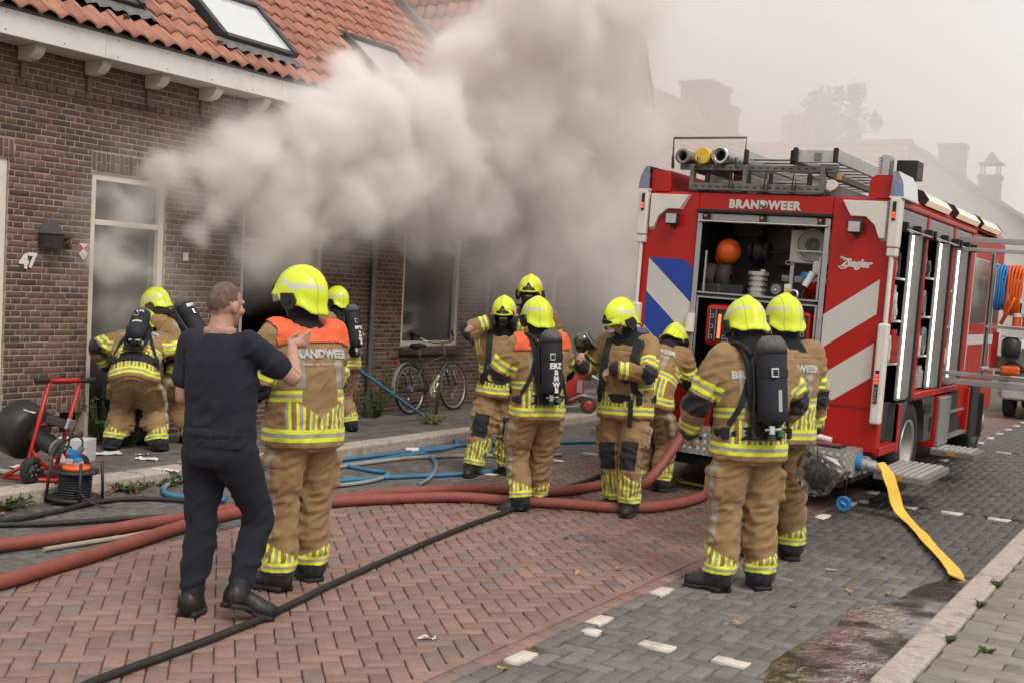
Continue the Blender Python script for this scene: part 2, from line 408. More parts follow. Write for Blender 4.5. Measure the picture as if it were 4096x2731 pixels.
lay(pav, 'right_pavement', [c for c in cells if ground_view(c[0], c[1])], [(-1, 0, -(XK + .18))], M_TILE, z=.1, piece='paving_slab', stuff='slabs_beyond')
sw = sheet('sidewalk', -9.9, XKL - .28, -1, 60, .08, M_JOINT)
cells = [(-8.14 - .15 - .3 * i, 3 + .3 * j + (.15 if i % 2 else 0), .3, .3, 0) for i in range(6) for j in range(80)]
lay(sw, 'left_sidewalk', [c for c in cells if ground_view(c[0], c[1])], [(-1, 0, 9.8)], M_FLAG, z=.098, piece='paving_slab', stuff='slabs_beyond', limit=250)

def paint_shade_and_damp(m, f):
    """shade and damp round the fire engine painted into the paving: darker and smoother, with a ragged edge"""
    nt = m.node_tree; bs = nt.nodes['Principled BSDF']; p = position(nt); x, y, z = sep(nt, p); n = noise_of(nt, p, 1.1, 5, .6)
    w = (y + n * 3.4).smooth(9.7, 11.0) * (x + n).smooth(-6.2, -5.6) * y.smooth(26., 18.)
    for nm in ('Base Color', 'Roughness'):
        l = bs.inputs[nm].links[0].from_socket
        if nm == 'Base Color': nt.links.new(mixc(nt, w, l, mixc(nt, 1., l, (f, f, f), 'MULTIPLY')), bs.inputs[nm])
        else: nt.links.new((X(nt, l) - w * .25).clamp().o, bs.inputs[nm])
for m_ in (M_GREY, M_RED, M_JOINT): paint_shade_and_damp(m_, .55)  # truck shade and damp go into the paving colours
# ------------------------------------------------------------------ row house on the left
BR_PAL = [(.155, .083, .06), (.13, .069, .052), (.172, .1, .073), (.11, .064, .052), (.145, .08, .058), (.185, .112, .08), (.1, .061, .053), (.165, .088, .062)]
M_BRICK = mat('brown_brick', (.13, .07, .05), .85, pal=BR_PAL, jit=.22, var=.25, vs=30, bmp=.4, bs=160, dirt=(.075, .05, .042), dirt_t=(.5, .72), dirt_s=1.6)
M_FRIEZE = mat('eaves_brick', (.15, .095, .07), .9, pal=[(.155, .1, .074), (.14, .09, .067), (.165, .106, .078)], jit=.14, var=.2, vs=14, bmp=.3, bs=160, dirt=(.1, .068, .055), dirt_t=(.5, .7), dirt_s=2)
M_MORTAR = mat('mortar', (.38, .305, .245), .95, var=.25, vs=20, bmp=.4, bs=200, dirt=(.31, .245, .195), dirt_t=(.5, .7), dirt_s=2)
M_ROOFT = mat('red_roof_tile', (.4, .145, .09), .65, pal=[(.41, .18, .118), (.37, .158, .102), (.44, .2, .132), (.39, .168, .108), (.35, .15, .1)], jit=.1, var=.14, vs=12, bmp=.2, bs=120, dirt=(.14, .07, .05), dirt_t=(.58, .74), dirt_s=9)
M_CREAM = mat('cream_painted_wood', (.76, .68, .59), .45, var=.06, vs=6, dirt=(.58, .49, .4), dirt_t=(.55, .8), dirt_s=4)
M_FASCIA = mat('white_fascia_panel', (.74, .7, .67), .4, var=.05, vs=4, dirt=(.5, .47, .44), dirt_t=(.55, .8), dirt_s=3)
M_ZINC = mat('grey_zinc', (.2, .2, .2), .45, .5, var=.2, vs=9)
M_LEAD = mat('lead_flashing', (.16, .155, .15), .6, .2, var=.3, vs=12)
M_DARKFRAME = mat('dark_grey_frame', (.055, .055, .058), .45, .3, var=.15)
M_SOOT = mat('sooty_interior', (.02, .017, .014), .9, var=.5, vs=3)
M_CONC = mat('weathered_sill_brick', (.11, .075, .06), .9, var=.3, vs=12)
def glass(name, tint, rough=.03, alpha=.35):
    m, nt, b = new_mat(name); nt.nodes.remove(b)
    out = nt.nodes['Material Output']; gl = nt.nodes.new('ShaderNodeBsdfGlossy'); gl.inputs['Roughness'].default_value = rough
    tr = nt.nodes.new('ShaderNodeBsdfTransparent'); tr.inputs[0].default_value = rgba(tint)
    lw = nt.nodes.new('ShaderNodeFresnel'); lw.inputs[0].default_value = 1.5; mx_ = nt.nodes.new('ShaderNodeMixShader')
    f = (X(nt, lw.outputs[0]) * 1.6 + alpha * .12).clamp(); nt.links.new(f.o, mx_.inputs[0])
    nt.links.new(tr.outputs[0], mx_.inputs[1]); nt.links.new(gl.outputs[0], mx_.inputs[2]); nt.links.new(mx_.outputs[0], out.inputs[0]); return m
M_GLASS = glass('window_glass', (.55, .56, .55))
M_SKYGLASS = mat('skylight_glass', (.62, .65, .66), .07, 0., var=.03, coat=1.)
FXW = -9.8
def brick_tpl(l, h, ch=.005, out=.006):
    o = [(-l / 2, -h / 2), (l / 2, -h / 2), (l / 2, h / 2), (-l / 2, h / 2)]
    i = [(a - math.copysign(ch, a), b - math.copysign(ch, b)) for a, b in o]
    v = [(out, a, b) for a, b in i] + [(out - ch * .7, a, b) for a, b in o] + [(-.01, a, b) for a, b in o]
    f = [(0, 1, 2, 3)] + [(4 + k, 4 + (k + 1) % 4, (k + 1) % 4, k) for k in range(4)] + [(8 + k, 8 + (k + 1) % 4, 4 + (k + 1) % 4, 4 + k) for k in range(4)]
    return np.array(v), np.array(f)
def wall_backing(name, parent, y0, y1, z0, z1, ops, x=FXW, th=.25, top=None):
    ys = sorted({y0, y1, *[o[0] for o in ops], *[o[1] for o in ops]}); zs = sorted({z0, z1, *[o[2] for o in ops], *[o[3] for o in ops]})
    ys = [y for y in ys if y0 <= y <= y1]; zs = [z for z in zs if z0 <= z <= z1]
    w = MB()
    for a, b in zip(ys, ys[1:]):
        for c, d in zip(zs, zs[1:]):
            my, mz = (a + b) / 2, (c + d) / 2
            if any(o[0] < my < o[1] and o[2] < mz < o[3] for o in ops): continue
            w.box((x - th, a, c), (x, b, d))
    if top: w.add([(x, *p) for p in top] + [(x - th, *p) for p in top], [tuple(range(len(top))), tuple(range(2 * len(top) - 1, len(top) - 1, -1))] + [(i, i + len(top), (i + 1) % len(top) + len(top), (i + 1) % len(top)) for i in range(len(top))])
    return w.build(name, M_MORTAR, parent)
def brick_list(y0, y1, z0, z1, ops, inside=None, L=.22, H=.06, phase=0):
    out = []; k = 0; z = z0
    while z < z1 - .02:
        zc = z + H / 2; step = L if k % 2 == 0 else L / 2; off = 0 if k % 4 == 0 else (L / 2 if k % 4 == 2 else L / 4)
        ints = [(y0, y1)]
        for o in ops:
            if o[2] < zc < o[3]: ints = [p for a, b in ints for p in ((a, min(b, o[0])), (max(a, o[1]), b)) if p[1] - p[0] > .03]
        for a, b in ints:
            n0 = math.floor((a - y0 + off) / step)
            y = y0 - off + n0 * step
            while y < b:
                p, q = max(y, a), min(y + step, b)
                if q - p > .04 and (inside is None or inside((p + q) / 2, zc)): out.append(((p + q) / 2, zc, q - p - .011, H - .011))
                y += step
        z += H; k += 1
    return out
def lay_bricks(parent, blist, x, m, limit, stuffname):
    def size(b):
        q = proj((x, b[0], b[1]))
        return 0 if q is None or not (0 < q[0] < 4096 and 0 < q[1] < 2731) else b[2] * b[3] / q[2] ** 2
    blist = sorted([b for b in blist if in_view((x, b[0], b[1]), 500)], key=size, reverse=True)
    meshes = {}
    for (y, z, l, h) in blist[:limit]:
        kx = (round(l, 2), round(h, 3))
        if kx not in meshes: meshes[kx] = np_mesh('brick', *brick_tpl(kx[0], kx[1]), m)
        put('brick', meshes[kx], parent, (x + rnd(-.003, .003), y, z + rnd(-.0015, .0015)), (rnd(-.02, .02), rnd(-.03, .03), rnd(-.012, .012)))
    Vs, Fs, k = [], [], 0
    for (y, z, l, h) in blist[limit:]:
        v, f = brick_tpl(l, h); c = rnd(-.012, .012); v = v.copy()
        yy, zz = v[:, 1].copy(), v[:, 2].copy(); v[:, 1] = yy - zz * c + y; v[:, 2] = zz + yy * c + z; v[:, 0] += x + rnd(-.003, .003)
        Vs.append(v); Fs.append(f + k); k += len(v)
    if Vs: put(stuffname, np_mesh(stuffname, np.concatenate(Vs), np.concatenate(Fs), m), parent, kind='stuff')
def soldier(y0, y1, z0, z1):
    out = []; n = max(1, round((y1 - y0) / .058)); w = (y1 - y0) / n
    for i in range(n):
        yc = y0 + (i + .5) * w
        if i % 2 == 0: out.append((yc, (z0 + z1) / 2, w - .011, z1 - z0 - .011))
        else:
            zm = z0 + (z1 - z0) * .52; out.append((yc, (z0 + zm) / 2, w - .011, zm - z0 - .011)); out.append((yc, (zm + z1) / 2, w - .011, z1 - zm - .011))
    return out
house = thing('row_house', 'brown brick terraced house with red pan tile roof, smoke pouring from its doorway', 'house', (0, 0, 0))
HY0, HY1 = 5.0, 15.36
OPS = [(6.1, 6.97, .1, 2.84), (7.92, 8.89, .14, 2.82), (10.05, 11.49, 1.0, 2.72), (13.2, 14.62, 1.0, 2.74), (7.62, 7.9, .2, .42)]
SOL = [(6.05, 7.02, 2.845, 3.03), (7.91, 9.0, 2.83, 3.03), (10.0, 11.55, 2.73, 2.95), (13.15, 14.7, 2.75, 2.97), (7.58, 7.93, .425, .58), (7.18, 7.36, .36, .58)]
wall_backing('wall', house, HY0, HY1, -.1, 4.35, OPS)
bl = brick_list(HY0, HY1, .1, 3.52, OPS + SOL)
for sp in SOL: bl += soldier(*sp)
lay_bricks(house, bl, FXW, M_BRICK, 300, 'bricks_beyond')
fz = brick_list(HY0, HY1, 3.60, 4.2, [])
lay_bricks(house, fz, FXW, M_FRIEZE, 0, 'eaves_bricks')
dent = [(y, 3.56, .1, .062) for y in np.arange(HY0 + .06, HY1, .111)]
lay_bricks(house, dent, FXW + .022, M_BRICK, 80, 'dentil_bricks')
# fascia, gutter lip, soffit, corbels
f_ = MB()
for a, b in ((4.4, 7.7), (7.704, 10.18), (10.184, 12.7), (12.704, 15.36)): f_.box((-9.42, a, 3.89), (-9.395, b, 4.12), 0, .003)
for y in np.arange(4.75, 15.3, .62):
    for z in (3.93, 4.08): f_.cyl((-9.396, y, z), (-9.391, y, z), .007, n=6, mi=1)
f_.build('fascia', [M_FASCIA, M_ZINC], house)
s_ = MB(); s_.box((-9.8, 4.4, 3.895), (-9.422, 15.36, 3.91)); s_.build('soffit', M_FASCIA, house)
gt = MB(); gt.cyl((-9.385, 4.4, 4.14), (-9.385, 15.36, 4.14), .016, n=8); gt.box((-9.6, 4.4, 4.1), (-9.42, 15.36, 4.112)); gt.build('gutter', M_ZINC, house)
cme = None
for y in np.arange(5.56, 15.2, .755):
    if cme is None:
        c = MB(); prof = [(-.26, .0), (0, 0), (0, -.03), (-.03, -.075), (-.09, -.115), (-.17, -.13), (-.26, -.13)]
        c.add([(px + .27, yy, pz) for yy in (-.055, .055) for px, pz in prof], [tuple(range(6, -1, -1)), tuple(range(7, 14))] + [(i, (i + 1) % 7, 7 + (i + 1) % 7, 7 + i) for i in range(7)])
        c.box((0, -.028, -.29), (.03, .028, -.12), 1, .004)
        cme = c.mesh('corbel', [M_CREAM, mat('brown_painted_wood', (.16, .1, .07), .7)])
    put('corbel', cme, house, (FXW + .012, y, 3.893))
# roof
PITCH = radians(43); RO = Vector((-9.34, 0, 4.155)); RUP = Vector((-cos(PITCH), 0, sin(PITCH))); RN = Vector((sin(PITCH), 0, cos(PITCH)))
def roof_pt(y, b, c=0, O=RO, U=RUP, N=RN, A=Vector((0, 1, 0))): return O + A * y + U * b + N * c
roof = MB(); roof.add([roof_pt(4, 0, -.03), roof_pt(HY1 + .04, 0, -.03), roof_pt(HY1 + .04, 6.2, -.03), roof_pt(4, 6.2, -.03)], [(0, 1, 2, 3)])
roof.add([roof_pt(4, 6.2, -.03), roof_pt(HY1 + .04, 6.2, -.03), (-18.5, HY1 + .04, 4), (-18.5, 4, 4)], [(0, 1, 2, 3)])
roof = roof.build('roof', M_SOOT, house)
TW, TG = .213, .285
def tile_mesh():
    n = 8; vs = []; fs = []
    def c(t): return .027 * cos(2 * pi * (t - .18)) + .006 * cos(4 * pi * t)
    L = TG + .05
    for b, lift, th in ((0, .012, 1), (0, .03, 0), (L * .5, .016, 0), (L, .0, 0)):
        for i in range(n + 1):
            t = i / n; arc = -.018 * (1 - ((t - .5) * 2) ** 2) if b == 0 else 0
            vs.append(((t - .5) * TW * 1.02, b + arc, c(t) + lift))
    for r in range(3):
        for i in range(n): a = r * (n + 1) + i; fs.append((a, a + 1, a + n + 2, a + n + 1))
    return np.array(vs), np.array(fs)
TV, TF = tile_mesh()
SKY = [(7.25, 8.4, .52, 1.55), (9.42, 10.66, .42, 1.38), (12.34, 13.52, .5, 1.42)]
def roof_frame(O, U, N, A): return np.array([list(A), list(U), list(N)]).T
def lay_tiles(parent, O, U, N, A, a0, a1, b0, b1, limit, skip, stuffname='tiles_beyond'):
    R3 = roof_frame(O, U, N, A); lst = []
    nb = int((b1 - b0) / TG); na = int((a1 - a0) / TW)
    for j in range(nb):
        for i in range(na):
            a, b = a0 + (i + .5) * TW, b0 + j * TG
            if any(s[0] - .02 < a < s[1] + .02 and s[2] - .16 < b + .1 < s[3] + .1 for s in skip): continue
            P = Vector(O) + Vector(A) * a + Vector(U) * b
            if not in_view(P, 350): continue
            q = proj(P); vis = 0 < q[0] < 4096 and 0 < q[1] < 2731
            lst.append((1 / q[2] if vis else 0, P))
    lst.sort(key=lambda t: -t[0])
    me = np_mesh('roof_tile', TV, TF, M_ROOFT, smooth=True)
    E3 = Matrix([list(r) for r in R3]).to_euler()
    for _, P in lst[:limit]:
        put('roof_tile', me, parent, P + Vector(N) * rnd(-.003, .004), (E3[0] + rnd(-.012, .012), E3[1] + rnd(-.02, .02), E3[2] + rnd(-.012, .012)))
    if lst[limit:]:
        Vs = np.concatenate([(TV @ R3.T) + np.array(P + Vector(N) * rnd(-.003, .004)) for _, P in lst[limit:]])
        Fs = np.concatenate([TF + k * len(TV) for k in range(len(lst) - limit)])
        put(stuffname, np_mesh(stuffname, Vs, Fs, M_ROOFT, smooth=True), parent, kind='stuff')
lay_tiles(roof, RO, RUP, RN, Vector((0, 1, 0)), 4.0, HY1, .0, 6.1, 300, SKY)
for (a, b, c, d) in SKY:
    R3 = Matrix([list(r) for r in roof_frame(RO, RUP, RN, Vector((0, 1, 0)))])
    def P4(): return Matrix.Translation(RO) @ R3.to_4x4()
    s = MB(); e = .075
    for bx in (((a, c, -.03), (a + e, d, .11)), ((b - e, c, -.03), (b, d, .11)), ((a + e + .001, c, -.03), (b - e - .001, c + e, .085)), ((a + e + .001, d - e, -.03), (b - e - .001, d, .12))):
        s.box(bx[0], bx[1], 0, .008, P4())
    s.box((a - .03, d - .01, .0), (b + .03, d + .16, .05), 0, .02, P4())
    w = s.build('skylight', M_DARKFRAME, roof)
    p = MB(); p.box((a + e - .01, c + e - .01, .04), (b - e + .01, d - e + .01, .075), 0, 0, P4()); p.build('pane', M_SKYGLASS, roof)
    fl = MB(); n = 26
    vs = [roof_pt(a - .1 + (b - a + .2) * i / n, bb, .035 + .02 * sin(i * 1.9) * (1 - q) + rnd(-.003, .003)) for q, bb in ((1, c + .0), (.4, c - .07), (0, c - .16)) for i in range(n + 1)]
    fl.add(vs, [(r * (n + 1) + i, r * (n + 1) + i + 1, (r + 1) * (n + 1) + i + 1, (r + 1) * (n + 1) + i) for r in range(2) for i in range(n)], 0, True)
    fl.build('flashing', M_LEAD, roof)
vl = MB(); vl.box((HY1 - .1, .0, -.01), (HY1 + .06, 6.2, .12), 0, .01, Matrix.Translation(RO) @ R3.to_4x4()); vl.build('valley_lead', M_LEAD, roof)
ms = MB()
for (y, b) in ((8.05, .28), (9.3, .3), (8.75, .56), (11.2, .6), (11.9, 1.7), (13.9, 2.6)):
    for k in range(5): ms.ico(roof_pt(y + rnd(-.05, .05), b + rnd(-.02, .02), .04), (rnd(.015, .03), rnd(.015, .03), rnd(.01, .02)))
ms.build('moss_tufts', mat('moss', (.06, .075, .015), .95, var=.5, vs=60), roof, kind='stuff')
# openings: frames, panes, interiors
def frame_window(parent, y0, y1, z0, z1, x, name='window', tr=(), post=(), w=.07, pane=M_GLASS, m=None, sill=True, skip_pane=False):
    f = MB(); m = m or M_CREAM; a = x - .09; b = x - .02
    f.box((a, y0, z0), (b, y0 + w, z1), 0, .006); f.box((a, y1 - w, z0), (b, y1, z1), 0, .006)
    f.box((a, y0 + w - .002, z1 - w), (b - .002, y1 - w + .002, z1), 0, .006)
    if sill is not None: f.box((a, y0 + w + .001, z0), (b - .002, y1 - w - .001, z0 + w), 0, .006)
    for t in tr: f.box((a + .004, y0 + w + .001, t), (b + .004, y1 - w - .001, t + .055), 0, .006)
    for t in post: f.box((a + .004, t, z0 + w), (b - .004, t + .05, z1 - w - .001), 0, .004)
    o = f.build(name, m, parent)
    if not skip_pane:
        p = MB(); p.box((x - .085, y0 + w, z0 + (w if sill is not None else 0)), (x - .079, y1 - w, z1 - w)); p.build('pane', pane, o)
    return o
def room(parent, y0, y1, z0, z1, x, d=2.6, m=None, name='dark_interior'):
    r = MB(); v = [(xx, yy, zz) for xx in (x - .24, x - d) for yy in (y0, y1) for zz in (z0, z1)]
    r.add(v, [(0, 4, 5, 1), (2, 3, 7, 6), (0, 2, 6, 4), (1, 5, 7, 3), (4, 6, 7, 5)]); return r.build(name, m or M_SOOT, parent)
frame_window(house, 6.1, 6.97, .16, 2.84, FXW, 'front_door_frame', sill=None, skip_pane=True)
d = MB(); d.box((FXW - .1, 6.16, .16), (FXW - .06, 6.905, 2.775), 0, .01); d.box((FXW - .06, 6.25, 1.4), (FXW - .045, 6.82, 2.6), 1, .01); d.build('front_door', [M_FASCIA, M_GLASS], house)
fr = frame_window(house, 7.92, 8.89, .14, 2.82, FXW, 'doorway_frame', tr=(2.3,), sill=None, skip_pane=True)
p = MB(); p.box((FXW - .085, 7.98, 2.35), (FXW - .079, 8.83, 2.75)); p.build('transom_pane', M_GLASS, fr)
st = MB(); st.box((FXW - .25, 7.93, .0), (FXW + .03, 8.88, .15), 0, .01); st.build('doorstep', M_CONC, house)
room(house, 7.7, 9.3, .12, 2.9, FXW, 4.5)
frame_window(house, 10.05, 11.49, 1.0, 2.72, FXW, 'window', tr=(2.25,), skip_pane=True)
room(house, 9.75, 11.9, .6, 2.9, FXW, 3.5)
w3 = frame_window(house, 13.2, 14.62, 1.0, 2.74, FXW, 'window')
rl = MB(); rl.box((FXW - .13, 13.29, 2.56), (FXW - .05, 14.53, 2.665), 0, .012); rl.build('roller_blind_box', M_FASCIA, w3)
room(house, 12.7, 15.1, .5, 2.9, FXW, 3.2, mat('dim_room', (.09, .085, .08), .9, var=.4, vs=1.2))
cu = MB(); n = 24
cu.add([(FXW - .17 + .02 * sin(i * 1.7), 13.29 + .8 * i / n, z) for z in (.7, 2.6) for i in range(n + 1)], [(i, i + 1, n + 2 + i, n + 1 + i) for i in range(n)], 0, True)
cu.build('net_curtain', mat('grey_net_curtain', (.3, .295, .3), .9, var=.15), house)
for (a, b, z0) in ((10.0, 11.55, .995), (13.15, 14.68, .995)):
    s = MB()
    for y in np.arange(a, b - .03, .06): s.obox((FXW + .02, y + .03, z0 - .05), (.2, .052, .09), Matrix.Rotation(.12, 3, 'Y'), 0, .006)
    s.build('brick_sill', M_CONC, house)
v_ = MB(); v_.box((FXW - .2, 7.62, .2), (FXW - .12, 7.9, .42)); v_.build('cellar_vent', M_SOOT, house)
def downpipe(parent, y, ztop, x=FXW + .06):
    p = MB(); p.cyl((x, y, .1), (x, y, ztop), .04, n=12)
    for z in (.6, 1.75, 1.95, 3.0): p.cyl((x, y, z), (x, y, z + .06), .048, n=12)
    p.tube([(x, y, ztop - .02), (x + .05, y, ztop + .1), (x + .22, y, ztop + .25), (x + .3, y, ztop + .36)], .04)
    p.box((x - .06, y - .01, 2.0), (x, y + .01, 2.03)); return p.build('downpipe', M_ZINC, parent)
downpipe(house, 12.46, 3.55); downpipe(house, 15.3, 3.55)
# wall things
pl = thing('wall_planter', 'dark half round wall planter with dried red brown flowers beside the smoking doorway', 'planter', (FXW + .012, 7.435, 2.03))
b = MB(); n = 14
b.prism([(.13 * cos(pi * i / n), .13 * sin(pi * i / n)) for i in range(n + 1)], 0, .012, 0, Matrix(((0, 0, 1, 0), (1, 0, 0, 0), (0, 1, 0, .135), (0, 0, 0, 1)))); b.build('back_plate', mat('grey_slate', (.09, .088, .09), .8), pl)
b = MB()
for z0, z1 in ((.0, .06), (.062, .122), (.124, .14)): b.lathe([(.0, z0), (.125, z0), (.135, z1), (.0, z1)], 16, 0, Matrix.Translation((0.0, 0, 0)), False, -pi / 2, pi / 2)
b.build('trough', mat('dark_bark_wood', (.035, .03, .027), .8, var=.4, vs=20), pl)
b = MB()
for k in range(60): b.ico((rnd(.02, .13), rnd(.1, .17), rnd(.0, .13)), (rnd(.008, .02),) * 3)
b.build('dried_flowers', mat('dried_red_flowers', (.11, .03, .02), .95, var=.5, vs=60), pl, kind='stuff')
n47 = thing('house_number', 'white house number 47 on the brown brick pier left of the doorway', 'house number', (FXW + .018, 7.195, 1.885))
for ch, dy, tz in (('4', -.045, .0), ('7', .045, .01)):
    me = text_mesh(ch, .19, .006, bold=.008); me.materials.append(M_FASCIA)
    put('digit', me, n47, (0, dy, tz), (pi / 2, 0, pi / 2))
sh = thing('shield_plaque', 'small red and white pointed shield plaque on bricks beside the doorway', 'plaque', (FXW + .018, 7.825, 2.02))
R_ = Matrix(((0, 0, 1, 0), (1, 0, 0, 0), (0, 1, 0, 0), (0, 0, 0, 1)))
M_SHW = mat('enamel_white', (.75, .73, .7), .3, var=.03); M_SHR = mat('enamel_red', (.35, .02, .015), .3, var=.05)
b = MB(); b.prism([(-.056, .08), (-.056, -.02), (0, -.085), (.056, -.02), (.056, .08)], 0, .006, 0, R_); b.build('plate', M_SHW, sh)
b = MB(); b.prism([(-.055, .078), (-.055, -.02), (0, .03)], .0062, .008, 0, R_); b.prism([(.055, .078), (0, .03), (.055, -.02)], .0062, .008, 0, R_)
b.build('red_triangles', M_SHR, sh)
b = MB()
for sx in (-.022, 0, .022): b.ico((.0085, sx, -.025 - (0.012 if sx == 0 else 0)), (.001, .007, .005))
b.ico((.0085, 0, -.052), (.001, .006, .005)); b.build('emblem', mat('black_enamel', (.02, .02, .02), .4), sh)
b = MB(); b.box((FXW + .012, 9.14, 1.99), (FXW + .03, 9.21, 2.08), 0, .004); b.build('wall_plate', M_FASCIA, label='small pale square plate on bricks right of the smoking doorway', cat='wall plate')
# ------------------------------------------------------------------ neighbour with the tall gable
gab = thing('gable_house', 'tall brown brick gable house veiled by smoke behind the downpipe', 'house')
GOPS = [(16.7, 17.6, .1, 2.74), (18.28, 19.87, .1, 2.86), (18.29, 19.01, 4.3, 5.18), (19.12, 19.83, 4.3, 5.18)]
APEX = (18.35, 11.2)
wall_backing('wall', gab, 15.36, 21.3, -.1, 5.1, GOPS, top=[(15.36, 5.1), (21.3, 5.1), APEX])
def in_gable(y, z): return z < 5.05 or (z < 5.1 + (1 - abs(y - 18.33) / 2.97) * 6.1 - .1)
bl = brick_list(15.36, 21.3, .1, 9.5, GOPS + [(16.65, 17.65, 2.75, 2.97), (18.2, 19.95, 2.4, 3.1)], in_gable) + soldier(16.65, 17.65, 2.75, 2.97)
lay_bricks(gab, bl, FXW, M_BRICK, 0, 'bricks_beyond')
for (a, b, c, d) in GOPS[2:]: frame_window(gab, a, b, c, d, FXW + .06, 'window', w=.09)
frame_window(gab, 16.7, 17.6, .12, 2.74, FXW, 'door_frame', tr=(2.2,), sill=None, skip_pane=True)
dd = MB(); dd.box((FXW - .1, 16.77, .12), (FXW - .06, 17.53, 2.19), 0, .01); dd.box((FXW - .062, 16.9, 1.2), (FXW - .05, 17.4, 2.0), 1); dd.build('front_door', [mat('brown_door', (.12, .085, .07), .5), M_GLASS], gab)
ar = MB(); cyA, rA = 19.075, .795
arc = [(cyA + rA * cos(pi * i / 16), 2.05 + rA * sin(pi * i / 16)) for i in range(17)]
for half in (arc[:9], arc[8:]):
    cor = (19.87, 2.86) if half is arc[:9] or half[0][0] > cyA + .1 else (18.28, 2.86)
    pts = [cor] + half
    ar.prism(pts, FXW - .2, FXW + .006, 0, Matrix(((0, 0, 1, 0), (1, 0, 0, 0), (0, 1, 0, 0), (0, 0, 0, 1))))
for i in range(18):
    t = pi * (i + .5) / 18; ar.obox((FXW + .01, cyA + (rA + .1) * cos(t), 2.05 + (rA + .1) * sin(t)), (.03, .2, .075), Matrix.Rotation(t, 3, 'X'), 0, .005)
ar.build('arch', M_BRICK, gab)
room(gab, 18.25, 19.9, .1, 2.9, FXW, 1.2, mat('dark_gate', (.05, .042, .038), .8))
downpipe(gab, 15.5, 4.0)
ang = atan2(6.1, 2.97)
gr = MB()
for s_ in (-1, 1):
    a0 = (18.33 + s_ * 3.1, 4.95); gr.add([(FXW + .05, a0[0], a0[1]), (-22, a0[0], a0[1]), (-22, APEX[0], APEX[1] + .12), (FXW + .05, APEX[0], APEX[1] + .12)], [(0, 1, 2, 3) if s_ < 0 else (3, 2, 1, 0)])
    gr.add([(FXW + .05, a0[0], a0[1] - .1), (FXW + .05, APEX[0], APEX[1] + .02), (FXW + .05, APEX[0], APEX[1] + .12), (FXW + .05, a0[0], a0[1])], [(0, 1, 2, 3)])
groof = gr.build('roof', M_ROOFT, gab)
U2 = Vector((0, cos(ang), sin(ang))); N2 = Vector((0, -sin(ang), cos(ang)))
lay_tiles(groof, Vector((FXW + .03, 15.23, 4.97)), U2, N2, Vector((1, 0, 0)), -5, 0, 0, 6.3, 60, [])
